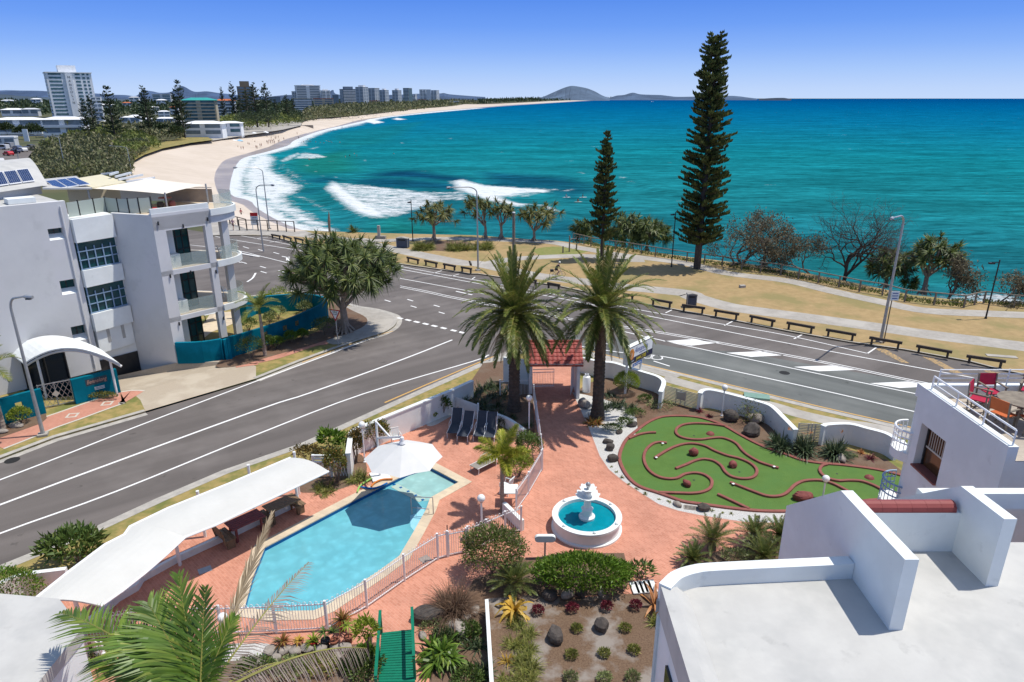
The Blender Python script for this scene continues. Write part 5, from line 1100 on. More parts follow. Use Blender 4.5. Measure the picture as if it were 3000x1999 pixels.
c_=at('I',1466,622);T=thing('gas_bottle','tall white gas bottle standing right of the gatehouse','gas bottle',c_);k=MB();k.lathe([(.24,0),(.25,.1),(.26,.15),(.26,.95),(.22,1.08),(.12,1.14)],c_,20);k.build('tank',MT['whitemetal'],T,True);autosmooth(MB.last);k=MB();k.lathe([(.13,1.1),(.13,1.26),(.11,1.26),(.11,1.12)],c_,16);k.build('collar',MT['whitemetal'],T);k=MB();k.lathe([(.26,0),(.27,.04),(.23,.05)],c_,18);k.build('foot_ring',MT['galv'],T)
s1=at('I',1842,652);pA=Vector(at('I',1846,385,2.02));pB=Vector(at('I',2072,268,2.02));d=(pB-pA).normalized();nrm=Vector((d.y,-d.x,0));
hL=1.18
T=thing('resort_sign','white and navy roadside sign with blue and yellow lettering on two posts','sign',(s1[0],s1[1],0))
k=MB();Lp=(pB-pA).length;k.beam(pA+d*0+Vector((0,0,hL/2))-nrm*.18,pB+Vector((0,0,hL/2))-nrm*.18,.36,hL);k.build('box',MT['white'],T)
def face_quad(x0,x1,z0,z1,off):a=pA+d*x0+nrm*off;b2=pA+d*x1+nrm*off;return[a+Vector((0,0,z0)),b2+Vector((0,0,z0)),b2+Vector((0,0,z1)),a+Vector((0,0,z1))]
navy=M('navy_sign',(.008,.012,.055),None,3,.4);MT['signyellow']=M('yellow_letter',(.75,.60,.04),None,3,.5);MT['signblue']=M('blue_letter',(.02,.06,.30),None,3,.5);signw=M('sign_white',(.78,.80,.83),None,2,.35)
k=MB();k.add(face_quad(0,Lp,0,hL,.004),[(0,1,2,3)]);k.build('border',navy,T)
k=MB();k.add(face_quad(.06,Lp-.06,.40,hL-.06,.008),[(0,1,2,3)]);k.build('panel',signw,T)
k=MB();cc=pA+d*.42+nrm*.013;
k.add([tuple(cc+d*(.30*math.cos(t))+Vector((0,0,.66+.38*math.sin(t))))for t in np.linspace(0,2*PI,28,endpoint=False)],[tuple(range(28))]);k.build('emblem',M('emblem_orange',(.62,.20,.04),(.72,.30,.06),2,.5),T)
k=MB();cc=pA+d*.40+nrm*.018;k.add([tuple(cc+d*(.12*math.cos(t)*(1 if t<PI else.7))+Vector((0,0,.58+.24*math.sin(t))))for t in np.linspace(0,2*PI,20,endpoint=False)],[tuple(range(20))]);k.build('emblem_shape',M('emblem_peach',(.72,.40,.24),None,3,.5),T)
k=MB();
for j in range(6):k.tube([tuple(cc+nrm*.004+d*(-.02+.03*math.sin(j*.9))+Vector((0,0,.95-.06*j))),tuple(cc+nrm*.004+d*(-.02+.03*math.sin((j+1)*.9))+Vector((0,0,.95-.06*(j+1))))],.012,4)
k.build('emblem_line',navy,T)
def text(parent,s,pos,size,right,up,mat,shear=0,align='LEFT',name='lettering',ext=.002,spacing=1.0,sx=1.0):
 cu=bpy.data.curves.new(name,'FONT');cu.body=s;cu.size=size;cu.shear=shear;cu.align_x=align;cu.extrude=ext;cu.space_character=spacing
 o=bpy.data.objects.new(name,cu);COL.objects.link(o);cu.materials.append(mat);r=Vector(right).normalized();u=Vector(up).normalized();n=r.cross(u)
 mtx=Matrix(((r.x*sx,u.x,n.x,pos[0]),(r.y*sx,u.y,n.y,pos[1]),(r.z*sx,u.z,n.z,pos[2]),(0,0,0,1)))
 if parent is not None:
  o.parent=parent;mtx=Matrix.Translation(-Vector(parent['_o']))@mtx
 o.matrix_basis=mtx
 bpy.context.view_layer.update();me=bpy.data.meshes.new_from_object(o.evaluated_get(bpy.context.evaluated_depsgraph_get()));me.materials.clear();me.materials.append(mat)
 n_=bpy.data.objects.new(name,me);COL.objects.link(n_);n_.parent=parent;n_.matrix_basis=mtx;bpy.data.objects.remove(o);n_.name=name;return n_
text(T,'Alexandria',pA+d*.74+nrm*.014+Vector((0,0,.66)),.52,d,(0,0,1),MT['signblue'],.25,sx=.72)
text(T,'APARTMENTS',pA+d*1.30+nrm*.014+Vector((0,0,.50)),.13,d,(0,0,1),MT['signblue'],sx=1.1)
text(T,'5444 2700',pA+d*.95+nrm*.014+Vector((0,0,.09)),.34,d,(0,0,1),MT['signyellow'],.1,sx=.85)
text(T,'HOLIDAY',pA+d*.12+nrm*.014+Vector((0,0,.12)),.15,d,(0,0,1),signw,sx=.9)
k=MB();k.add([tuple(pA+d*.55+nrm*.03+Vector((0,0,-.02))),tuple(pA+d*1.7+nrm*.03+Vector((0,0,-.02))),tuple(pA+d*1.7+nrm*.03+Vector((0,0,-.26))),tuple(pA+d*.55+nrm*.03+Vector((0,0,-.26)))],[(3,2,1,0)]);k.build('lower_panel',M('blue_panel',(.02,.12,.40),None,3,.4),T)
text(T,'No Vacancy',pA+d*.66+nrm*.036+Vector((0,0,-.2)),.19,d,(0,0,1),signw)
for p in(pA+d*.2-nrm*.18,pA+d*1.95-nrm*.18):k=MB();k.tube([(p.x,p.y,0),(p.x,p.y,2.1)],.08,10);k.build('post',MT['whitemetal'],T)
canary_palm('tall date palm standing left of the gatehouse in the dark garden',(*at('I',805,835)[:2],.3),5.85,11)
canary_palm('tall date palm with drier fronds standing right of the gatehouse',(*at('I',1567,865)[:2],0),6.55,12,76,98)
def foxtail(label,base,h,seed,n=8,L=1.5,plume=True,group=None,leafm='foxtail',ll=.24,r=.11,name='palm_tree',hd_up=True,droop=.9,nl=90):
 rng=np.random.default_rng(seed);T=thing(name,label,'palm tree',base,group);tr,lf,ra=MB(),MB(),MB();b=Vector(base);palm_trunk(tr,b,b+Vector((0,0,h)),r,r*.7,16,9,rng);hd=b+Vector((0,0,h))
 cs=MB();cs.tube([hd-Vector((0,0,.05)),hd+Vector((0,0,.45))],[r*.85,r*.45],8);cs.build('crownshaft',MT['hedgelime']if leafm=='foxtail' else MT['green'],T)
 for k in range(n):
  a=k*2.39996+.7;el=math.radians(72-62*k/n)+rng.normal()*.06;d=(math.cos(a)*math.cos(el),math.sin(a)*math.cos(el),math.sin(el))
  frond(lf,ra,hd+Vector((0,0,.4)),d,L*(.85+.25*rng.random()),droop,nl,ll,.03,plume=plume,hang=.15,rng=rng,vee=.3,ang0=60,ang1=40,rr=.02)
 tr.build('trunk',MT['greybark'],T);lf.build('crown',MT[leafm],T);ra.build('leaf_stalks',MT['rachis'],T);return T
foxtail('small golden feathery palm in the terrace between umbrella and drive',at('M',2262,1085),2.35,5,8,1.6,nl=190,ll=.40)
k=MB();p=at('I',640,1040);k.tube([p,(p[0],p[1],1.3)],.015,5);single('garden_stake','thin bamboo stake rising beside the golden palm crown','stake',k,MT['slat'],p)
rng=np.random.default_rng(3)
for i,(x,y)in enumerate(((330,660),(420,700),(520,690),(420,600),(500,560),(590,620),(640,700),(560,760),(660,800),(580,530),(700,590),(640,520))):
 p=at('I',x,y+60,.35);tuft('strappy_plant','dark strappy plant in the shaded palm garden, %s from the street corner'%ORD[i],p,70,.95,.055,'darkgreen',i,'dark strappy plants under the left palm',(8,85),.5,r=.3)
for i,(x,y)in enumerate(((720,880),(800,860),(880,960),(690,840),(930,930))):p=at('I',x,y,.35);tuft('fern_clump','low dark fern clump in the shaded palm garden, %s from the board fence'%ORD[i],p,50,.5,.05,'darkgreen',20+i,'dark fern clumps in the palm garden',(10,85),.5,r=.25)
bush('creeper_bush','yellow green creeper shrub against the white boundary wall',at('I',150,850),(1.0,.5,1.5),420,'green',.16,.09,2);bush('creeper_bush','small leafy shrub low against the white boundary wall',at('I',60,880),(.5,.4,.7),160,'hedgelime',.13,.07,3)
q=MB();q.sheet([p[:2]for p in cr(pts('I',0,(0,930),(30,890),(230,800),(270,815),(150,890),(60,935)),3,True)],.008);struct('pebble_bed',q,MT['pebble'])
def row(name,base_label,plist,fn):
 for i,a in enumerate(plist):fn(i,*a)
bush('ixora_bush','tall orange flowering bush behind the parasol mast',at('M',1110,500),(1.6,1.3,1.75),1500,'orange_bush',.13,.06,4);bush('croton_bush','reddish croton climbing the end of the boundary wall',at('M',925,640),(.95,.9,2.0),900,'croton',.16,.07,5)
bush('ixora_bush','orange flowering bush between the canopy end and the rail fence',at('M',755,830),(1.4,1.2,2.1),1500,'orange_bush',.13,.06,6);bush('croton_bush','low croton hedge above the end of the canopy',at('M',490,660),(1.9,.7,1.2),700,'croton',.14,.06,7);bush('verge_shrub','bright green shrub on the verge outside the rail fence',at('M',700,540),(1.7,1.2,1.3),420,'hedge',.3,.11,8)
tuft('grass_clump','large grassy clump beside the parasol at the end of the wall',at('M',930,800),320,.85,.03,'mondo',9,None,(5,80),.7,r=.42);tuft('grass_clump','grassy clump under the orange bush next to the canopy post',at('M',640,890),300,.75,.03,'mondo',10,None,(5,80),.7,r=.5)
q=MB();q.sheet([p[:2]for p in cr(pts('M',0,(380,900),(560,920),(700,905),(860,860),(1000,790),(1010,640),(930,560),(700,600),(430,700)),3,True)],.009);struct('garden_bed',q,MT['soil'])
bush('drive_shrub','lime green shrub inside the drive fence, nearer the golden palm',at('I',850,1400),(1.5,1.4,1.4),1900,'hedgelime',.1,.05,11);bush('drive_shrub','mixed green shrub inside the drive fence, farther from the pool',at('I',920,1240),(1.7,1.7,1.6),2000,'green',.11,.05,12);bush('verge_shrub','leafy green shrub on the street verge beside the canopy bend',at('L',520,790),(3.0,1.8,1.6),900,'green',.34,.11,13)
bush('ball_hedge','round clipped bright green ball hedge behind the sign posts',at('I',1835,635),(1.65,1.6,1.45),4200,'hedgelime',.075,.04,14,lump=.06,shell=.82);
bush('flowering_bush','pale flowering bush between gas bottle and palm trunk',at('I',1462,440),(1.1,.9,1.3),800,'sedge',.12,.06,15)
for i,(x,y,L_,n_,lb)in enumerate(((190,230,1.0,130,'large strappy lily clump directly right of the right palm trunk'),(290,215,1.1,150,'large strappy lily clump below the sign posts'),(370,260,.95,130,'strappy lily clump nearest the mulch slope'),(220,140,.8,80,'strappy plant between palm trunk and ball hedge'))):
 tuft('lily_clump',lb,at('J',x,y+20),n_,L_,.05,'strel',30+i,'strappy lily clumps beside the right palm',(5,80),.6,r=.28)
tuft('bromeliad','dark bromeliad with a yellow heart beside the drive',at('J',100,372),110,.75,.07,'red_brom',40,None,(10,75),.5,r=.3)
for i,(x,y,s_,lb)in enumerate(((420,300,1.3,'mid green ground cover mound at the mulch slope foot'),(620,240,2.0,'pale green ground cover patch near the far border kerb'),(500,190,1.1,'small ground cover patch above the far border kerb'),(240,415,1.2,'ground cover cushion in the white pebbles'),(340,370,1.1,'ground cover cushion at the edge of the bark'))):
 bush('ground_cover',lb,at('J',x,y+10),(s_,s_*.75,.42),500,'sedge' if i in(1,)else 'green',.13,.04,44+i,'low ground covers near the sign','plant',stem=False)
for i,(x,y)in enumerate(((245,703),(270,741),(312,787),(368,832),(436,871),(508,911),(598,951),(684,972),(1000,1039),(1094,1053),(1165,1066),(1355,1087),(1545,1086))):
 tuft('pebble_plant','tiny yellow green plant in the white pebbles, %s from the palm end'%ORD[i],at('J',x,y),30,.13+.05*((i*7)%3),.03,'mondo',60+i,'tiny plants dotted in the white pebbles',(10,80),.4,r=.06,S=2)
for i,(x,y,L_,lb)in enumerate(((1545,560,1.15,'bird of paradise clump nearest the rounded wall'),(1710,590,1.25,'bird of paradise clump in the middle with orange blooms'),(1945,610,1.2,'bird of paradise clump on the right with one tall orange bloom'))):
 T=thing('bird_of_paradise',lb,'plant',at('J',x,y),'bird of paradise clumps by the wall');b_=Vector(at('J',x,y));k=MB();r_=np.random.default_rng(70+i)
 for j in range(9):a=r_.random()*6.28;qd=.35*math.sqrt(r_.random());rosette(k,(b_.x+qd*math.cos(a),b_.y+qd*math.sin(a),0),(.2*math.cos(a),.2*math.sin(a),1),24,L_,.085,(2,62),.45,r_,3)
 k.build('leaves',MT['strel'],T)
 for j in range((1,2,1)[i]):
  k=MB();p=b_+Vector((.2-.35*j,-.1*j,1.15+.2*(i==2)));rosette(k,tuple(p),(.3,-.2,1),9,.22,.045,(10,80),.2,r_,2);k.build('flower',MT['orange_brom'],T)
thin=thin_tree('small twisted tree with thin olive crown against the white wall',at('J',1300,345),1.35,8,420,depth=4,leafm='scrubgreen',name='bonsai_tree',lsize=.16,r=.07,spread=.9)
for i,(x,y,lm,L_,lb)in enumerate(((912,270,'maroon',.45,'red cordyline nearest the slatted gate'),(988,305,'maroon',.3,'small dark red plant beside the globe lamp post'),(2212,630,'maroon',.5,'maroon grass ball in the bark bed at the right'),(2150,585,'orange_brom',.3,'small orange plant under the right wall'),(2105,612,'sedge',.25,'small green plant under the right wall'))):tuft('small_plant',lb,at('J',x,y+10),70,L_,.03,lm,80+i,None,(5,75),.3,r=.12)
cyc=[(1005,1330,1.15,True,'cycad with a brown cone, farthest left by the drive'),(1325,1290,.95,True,'smaller cycad with a pale heart beside the drive'),(1520,1290,.95,False,'cycad partly hidden by the rooftop blade wall'),(1400,1420,1.15,False,'low spreading cycad just behind the white parapet'),(860,1445,.8,False,'dark cycad in the shade of the cone cycad')]
for i,(x,y,L_,cn,lb)in enumerate(cyc):cycad(lb,at('J',x,y),L_,90+i,'cycads beside the drive',34,.45 if i<3 else.25,cn)
q=MB();q.sheet([p[:2]for p in pts('J',0,(760,1460),(870,1400),(1150,1318),(1310,1318),(1560,1330),(1560,1600),(900,1600))],.008);struct('garden_bed',q,MT['soil'])
bush('ground_cover','pale ground cover between the cycads',at('J',1190,1420),(1.7,1.0,.5),600,'sedge',.12,.04,98,None,'plant',stem=False)
RZ=9.3
def on_x(w,x,y,X):
 a,b,s=WIN[w];u=(a+x/s-1500)/FPX;v=(b+y/s-999.5)/FPX;t=X/u
 return(X,(CS-v*SN)*t,CAM_H-(SN+v*CS)*t)
TB=thing('resort_building','white stepped resort building with flat roof, blade walls and roof terrace','building',(5,9,0))
c0=at('Q',55,672,RZ+.3);c1=at('Q',290,1281,RZ+.3);LX=(c0[0]+c1[0])/2
pf=cr([at('Q',58,668,RZ+.34),at('Q',85,640,RZ+.34),at('Q',150,585,RZ+.34),at('Q',260,548,RZ+.34),at('Q',420,530,RZ+.34),at('Q',1055,500,RZ+.34),at('Q',1250,490,RZ+.34)],6)
FY_=pf[-1][1]
f1=at('Q',1505,955,RZ);f2=at('Q',2110,680,RZ);X1=f1[0];X2=f2[0]
roof_poly=[(LX,-6)]+[(LX,c0[1])]+[(p[0],p[1])for p in pf]+[(X1+.2,FY_),(X1+.2,at('Q',1750,460,RZ)[1]),(X2+.3,at('Q',1860,455,RZ)[1]),(X2+.3,FY_+.9),(30,FY_+.9),(30,-6)]
k=MB();k.prism(roof_poly,RZ-.3,RZ);k.build('roof',MT['roofwhite'],TB)
k=MB();k.add([(LX-.006,-6,RZ-.3),(LX-.006,c0[1]+.05,RZ-.3),(LX-.006,c0[1]+.05,RZ+.3),(LX-.006,-6,RZ+.3),(LX+.22,c0[1]+.05,RZ+.3),(LX+.22,-6,RZ+.3),(LX+.55,c0[1]+.05,RZ+.006),(LX+.55,-6,RZ+.006)],[(0,3,2,1),(3,5,4,2),(5,7,6,4),(1,2,4,6)]);k.build('upstand',MT['roofwhite'],TB)
k=MB();bp_=[(LX+.03,-6)]+[(LX+.03,c0[1]-.02)]+[(p[0]+.02,p[1]-.03)for p in pf]+[(X1+.2,FY_-.03),(X1+.2,10.8),(30,10.8),(30,-6)];k.prism(bp_,-.2,RZ-.302);k.build('wall',MT['white'],TB)
k=MB();pth=[(p[0],p[1],RZ)for p in pf[2:]];k.sweep(pth,[(0,-.05),(0,.34),(-.24,.34),(-.24,-.05)]);k.build('parapet',MT['white'],TB)
k=MB();wy=on_x('Q',112,1175,LX);k.box((LX+.01,wy[1]-.5,wy[2]-.65),(.06,1.0,1.3));k.build('window',MT['darkglass'],TB)
def fin(X,base_near,top_near,apex,outer,th,zlow=0.0):
 Y0=base_near[1];tn=on_x('Q',*top_near,X);ap=on_x('Q',*apex,X);ou=on_x('Q',*outer,X)
 prof=[(Y0,RZ-.1),(Y0,tn[2]),(ap[1],ap[2]),(ou[1],ou[2]),(ou[1],zlow)];prof.append((Y0+1.2,zlow))if zlow<RZ-1 else None
 if zlow<RZ-1:prof[-1]=(FY_-.2,zlow);prof.append((FY_-.2,RZ-.1))
 n=len(prof);mb=MB();mb.add([(X,y,z)for y,z in prof]+[(X+th,y,z)for y,z in prof],[tuple(range(n)),tuple(range(2*n-1,n-1,-1))]+[(i,n+i,n+(i+1)%n,(i+1)%n)for i in range(n)]);return mb
fin(X1,f1,(1600,505),(1205,80),(865,175),.24).build('blade_wall',MT['white'],TB)
fin(X2,f2,(2230,260),(1957,52),(1385,161),.24).build('blade_wall',MT['white'],TB)
b0=at('Q',1660,470,RZ);b1_=at('Q',1865,455,RZ);yb=(b0[1]+b1_[1])/2;zt=ground_y('Q',1650,222,yb)[2]
k=MB();k.box(((X1+.24+X2)/2,yb+.12,(RZ+zt)/2-.05),(X2-X1-.24,.24,zt-RZ+.1));k.build('parapet',MT['white'],TB)
ztop=ground_y('Q',1650,165,yb+.3)[2];k=MB();nseg=7;w_=(X2-.1-X1-.24)/nseg
for i in range(nseg):
 xa=X1+.25+w_*i;k.tube([(xa,yb+.16,zt+.03),(xa+w_*.985,yb+.16,zt+.03)],.155,12)
k.build('capping',M('red_capping',(.27,.062,.058),(.23,.052,.048),2,.55),TB)
p0=at('Q',2150,190,RZ);k=MB();k.box(((X2+.24+30)/2,p0[1]+.12,RZ+.17),(30-X2-.24,.24,.40));k.build('parapet',MT['white'],TB)
PT=RZ+.40;k0=at('K',1312,226,PT);k1=at('K',2290,815,PT);TX=(k0[0]+k1[0])/2;TY0,TY1=k1[1],k0[1]
k=MB();k.prism([(TX,TY0),(34,TY0),(34,TY1),(TX+.2,TY1),(TX+.06,TY1-.05),(TX,TY1-.2)],-.2,RZ-.02,True)
k.build('wall',MT['white'],TB);TBW=MB.last
MT['deck']=paver_mat('terrace_tiles',(.46,.40,.33),(.42,.365,.30),(.34,.29,.24),2.4,.02,0)
k=MB();k.sheet([(TX+.25,TY0),(34,TY0),(34,TY1-.25),(TX+.25,TY1-.25)],RZ);k.build('terrace_floor',MT['deck'],TB)
k=MB();k.sweep([(TX+.13,TY0,RZ)]+[(TX+.13,TY1-.13,RZ)]+[(TX+4.9,TY1-.13,RZ)],[(-.13,-.02),(.13,-.02),(.13,.40),(-.13,.40)]);k.build('parapet',MT['white'],TB)
k=MB();k.box((TX+9,TY0-.1,RZ+.55),(18,.2,1.1));
k=MB();p_=[(TX+.15,TY0+.1,PT),(TX+.15,TY1-.35,PT)];yy=[at('K',2240,800,PT)[1],at('K',1955,610,PT)[1],at('K',1700,440,PT)[1],at('K',1475,285,PT)[1]]
k.tube([(TX+.15,TY0+.1,PT+.42),(TX+.15,yy[3],PT+.42),(TX+.15,yy[3],PT)],.028,6);k.tube([(TX+.15,TY0+.1,PT+.2),(TX+.15,yy[3],PT+.2)],.018,5)
for y in yy[:3]:k.tube([(TX+.15,y,PT),(TX+.15,y,PT+.42)],.022,5)
k.build('handrail',MT['whitemetal'],TB)
k=MB()
for z in(.1,.24,.38,.52):k.tube([(TX+.5,TY1-.2,PT+z),(TX+14,TY1-.2,PT+z)],.02,5)
for x in(TX+.5,TX+2.6,TX+4.7,TX+6.8):k.tube([(x,TY1-.2,PT),(x,TY1-.2,PT+.54)],.022,5)
k.build('handrail',MT['whitemetal'],TB)
fx=TX+4.2;k=MB();pr=[(TY1+1.2,RZ-1),(TY1+1.2,RZ+.15),(TY1-1.0,RZ+1.9),(TY1-1.9,RZ+1.3),(TY1-1.9,RZ-1)];n=len(pr)
k.add([(fx,y,z)for y,z in pr]+[(fx+.25,y,z)for y,z in pr],[tuple(range(n)),tuple(range(2*n-1,n-1,-1))]+[(i,n+i,n+(i+1)%n,(i+1)%n)for i in range(n)]);k.build('blade_wall',MT['white'],TB)
wq=[on_x('K',*p,TX)for p in((1412,602),(1632,755),(1542,1160),(1330,992))];y0_,y1_=min(p[1]for p in wq),max(p[1]for p in wq);z0_,z1_=wq[2][2]*.5+wq[3][2]*.5,wq[0][2]*.5+wq[1][2]*.5
MT['brownglass']=M('brown_reflecting_pane',(.105,.045,.018),(.085,.036,.015),.8,.12,spec=.5)
bo=TBW;cut=bpy.data.meshes.new('cut')
k=MB();k.prism([(TX-.5,y0_),(TX+.30,y0_),(TX+.30,y1_),(TX-.5,y1_)],z0_,z1_,True);co_=k.build('opening',None,None)
md=bo.modifiers.new('opening','BOOLEAN');md.operation='DIFFERENCE';md.solver='EXACT';md.object=co_
bpy.context.view_layer.update();me2=bpy.data.meshes.new_from_object(bo.evaluated_get(bpy.context.evaluated_depsgraph_get()));bo.modifiers.clear();bo.data=me2;bpy.data.objects.remove(co_)
k=MB();k.box((TX+.28,(y0_+y1_)/2,(z0_+z1_)/2),(.03,y1_-y0_-.02,z1_-z0_-.02));k.build('window',MT['brownglass'],TB);wn=MB.last
k=MB();k.sweep([(TX+.25,y0_+.05,z0_+.06),(TX+.2501,y0_+.05,z1_-.05)],[(-.025,0),(.025,0)])if 0 else k.add([(TX+.22+dx,y,z)for dx in(0,.05)for y,z in((y0_+.02,z0_+.06),(y0_+.08,z0_+.06),(y0_+.08,z1_-.08),(y1_-.08,z1_-.08),(y1_-.08,z0_+.06),(y1_-.02,z0_+.06),(y1_-.02,z1_-.02),(y0_+.02,z1_-.02))],[(0,1,2,3,4,5,6,7),tuple(range(15,7,-1))]+[(i,8+i,8+(i+1)%8,(i+1)%8)for i in range(8)]);k.build('frame',MT['black'],wn)
k=MB();k.box((TX+.10,(y0_+y1_)/2,z0_+.03),(.36,y1_-y0_-.01,.055));k.build('sill',MT['redkerb'],wn)
k=MB();k.box((TX+.24,(y0_+y1_)/2+.1,z1_-.75),(.02,y1_-y0_-.3,.05))
for i in range(9):k.box((TX+.24,y0_+.15+(y1_-y0_-.35)*i/8,z1_-.42),(.015,.02,.62))
k.build('reflected_railing',MT['slat'],wn)  # bars imitate a railing reflected in the pane
def ring_balcony(cx,cy,z,r,mat):
 k=MB();a0,a1=math.radians(80),math.radians(260);k.prism([(cx+r*math.cos(t),cy+r*math.sin(t))for t in np.linspace(a0,a1,20)],z-.3,z);k.build('balcony_floor',MT['white'],TB);fl=MB.last
 k=MB()
 for h_ in(.3,.5,.72):k.tube([(cx+r*.97*math.cos(t),cy+r*.97*math.sin(t),z+h_)for t in np.linspace(a0,a1,20)],.024 if h_<.7 else.035,5,False)
 for t in np.linspace(a0,a1,14):k.tube([(cx+r*.97*math.cos(t),cy+r*.97*math.sin(t),z),(cx+r*.97*math.cos(t),cy+r*.97*math.sin(t),z+.72)],.014,4,False)
 k.build('railing',MT[mat],fl)
MT['bluemetal']=M('pale_blue_rail',(.25,.36,.50),None,3,.4)
ring_balcony(TX+.3,TY1+.15,ground_y('K',1120,840,TY1)[2],.55,'whitemetal');ring_balcony(TX+.3,TY1+.15,ground_y('K',1040,1310,TY1)[2],.60,'bluemetal')
MT['magenta']=M('crimson_canvas',(.42,.015,.055),(.34,.012,.045),6,.8);MT['orangecanvas']=M('orange_canvas',(.52,.13,.04),(.45,.11,.035),6,.8)
def director(label,c,rz,mat):
 T=thing('folding_chair',label,'chair',(0,0,0),'canvas folding chairs on the roof terrace');k=MB();k.box((0,0,.45),(.44,.46,.025));k.build('seat',MT[mat],T)
 k=MB();k.beam((-.24,0,.56),(-.30,0,.92),.50,.02);k.build('backrest',MT[mat],T)
 for s in(-1,1):
  k=MB();k.beam((-.26,s*.27,.66),(.24,s*.27,.66),.06,.03);k.build('arm',MT['greytimber'],T)
  k=MB();k.beam((-.20,s*.27,.0),(-.29,s*.27,.92),.04,.035);k.build('leg',MT['greytimber'],T);k=MB();k.beam((.2,s*.27,0),(.2,s*.27,.65),.04,.035);k.build('leg',MT['greytimber'],T)
 k=MB();k.beam((-.2,-.25,.04),(.2,.25,.42),.03,.03);k.beam((-.2,.25,.04),(.2,-.25,.42),.03,.031);k.build('cross_brace',MT['greytimber'],T)
 return place(T,c,rz)
def tp(x,y,z=RZ):return at('K',x,y,z)
ct=at('K',2345,385,RZ+.72)
for x,y,m_,lb in((2020,430,'magenta','crimson canvas chair facing us at the far side of the terrace table'),(1915,500,'magenta','crimson canvas chair seen side-on nearest the terrace corner'),(2130,640,'orangecanvas','orange canvas chair with its back to us near the railing'),(2385,420,'magenta','crimson canvas chair cut by the picture edge behind the table'),(2400,690,'orangecanvas','orange canvas chair cut by the picture edge in front of the table')):
 c_=tp(x,y);director(lb,c_,math.atan2(ct[1]-c_[1],ct[0]-c_[0]),m_)
T=thing('terrace_table','weathered round timber table among the canvas chairs on the roof terrace','table',(ct[0],ct[1],RZ));k=MB();
k.lathe([(0,.70),(.62,.70),(.62,.735),(0,.735)],(ct[0],ct[1],RZ),32);k.build('tabletop',MT['greytimber'],T)
for sx in(-1,1):
 for sy in(-1,1):k=MB();k.beam((ct[0]+sx*.36,ct[1]+sy*.36,RZ),(ct[0]+sx*.3,ct[1]+sy*.3,RZ+.7),.06,.06);k.build('leg',MT['greytimber'],T)
z7=7.0;r0=at('L',570,1215,z7);r1_=at('L',220,1568,z7);b_l=at('L',0,1130,z7);
T=thing('side_building','white flat-roofed wing at the lower left below the palm','building',(r0[0],r0[1],0));ex=(r0[0]+r1_[0])/2
k=MB();k.prism([(ex,-4),(ex,r0[1]),(ex-1.1,r0[1]+.95),(ex-3.2,r0[1]+1.2),(-40,r0[1]+1.2),(-40,-4)],z7-.3,z7);k.build('roof',MT['roofwhite'],T)
k=MB();k.prism([(ex-.03,-4),(ex-.03,r0[1]-.03),(ex-1.1,r0[1]+.9),(ex-3.2,r0[1]+1.15),(-40,r0[1]+1.15),(-40,-4)],0,z7-.302);k.build('wall',MT['white'],T)
k=MB();k.sweep([(ex-2.7,r0[1]+1.0,z7),(ex-3.4,r0[1]+1.08,z7),(-40,r0[1]+1.08,z7)],[(-.12,-.02),(.12,-.02),(.12,.32),(-.12,.32)]);k.build('parapet',MT['white'],T)
k=MB();k.sweep([(p[0],p[1],0)for p in(at('L',-400,980,1.2),at('L',0,905,1.2),at('L',120,850,1.2),at('L',300,828,1.2),at('L',430,812,1.2))],[(-.1,0),(.1,0),(.1,1.15),(-.1,1.15)]);single('garden_wall','low white wall with rails beside the clipped hedge at the left','wall',k,MT['white'],at('L',120,850,0))
bush('box_hedge','dense green clipped hedge inside the low white wall at far left',at('L',50,1095),(3.0,1.7,1.7),3200,'hedge',.1,.05,101,lump=.12,shell=.8)
q=MB();q.sheet([p[:2]for p in pts('O',0,(235,800),(700,760),(1100,790),(1480,760),(1800,740),(2100,700),(2100,1700),(250,1700))],.012);struct('garden_bed',q,MT['greysoil'])
q=MB();q.sheet([p[:2]for p in pts('O',0,(-250,1010),(20,820),(120,620),(300,560),(560,430),(720,415),(900,380),(1500,380),(1560,620),(1480,770),(700,765),(235,805),(250,1700),(-300,1700))],.009);struct('garden_bed',q,MT['soil'])
q=MB();q.sheet([p[:2]for p in pts('N',0,(-900,1215),(0,1210),(330,1225),(1040,1220),(1260,1200),(1300,1570),(1300,1800),(-900,1800))],.010);struct('garden_bed',q,MT['soil'])
T=thing('garden_fence','white top-railed low wall along the left side of the near garden bed','fence',at('O',240,812));k=MB();a,b_=Vector(at('O',238,812,.55)),Vector(at('O',285,1600,.55));b_=a+(b_-a)*1.3;k.beam(a,b_,.13,.09);k.build('rail',MT['white'],T);k=MB();k.beam(a-Vector((0,0,.31)),b_-Vector((0,0,.31)),.07,.52);k.build('boards',MT['white'],T)
MT['greenpaint']=M('green_painted_timber',(.0,.17,.095),(.0,.14,.08),5,.55)
T=thing('footbridge','green painted timber footbridge with side rails at the bottom of the garden','bridge',at('N',1430,1105));k=MB();A,B=Vector(at('N',1312,1117,.02)),Vector(at('N',1602,1085,.02));A2,B2=Vector(at('N',1283,1570,.02)),Vector(at('N',1620,1566,.02));A2=A+(A2-A)*1.3;B2=B+(B2-B)*1.3;nb=26
for i in range(nb):
 t=(i+.5)/nb;k.beam(A.lerp(A2,t)+Vector((0,0,.02)),B.lerp(B2,t)+Vector((0,0,.02)),(A2-A).length/nb*.86,.04)
k.build('deck',MT['greenpaint'],T)
for s0,s1,e0,e1 in((A,A2,0,1),(B,B2,.0,.72)):
 k=MB();k.beam(s0.lerp(s1,e0-.03)+Vector((0,0,.92)),s0.lerp(s1,e1)+Vector((0,0,.92)),.10,.07);k.build('handrail',MT['greenpaint'],T)
 for t in(e0,(e0+e1)/2,e1):p=s0.lerp(s1,t);k=MB();k.box((p.x,p.y,.45),(.08,.08,.9));k.build('post',MT['greenpaint'],T)
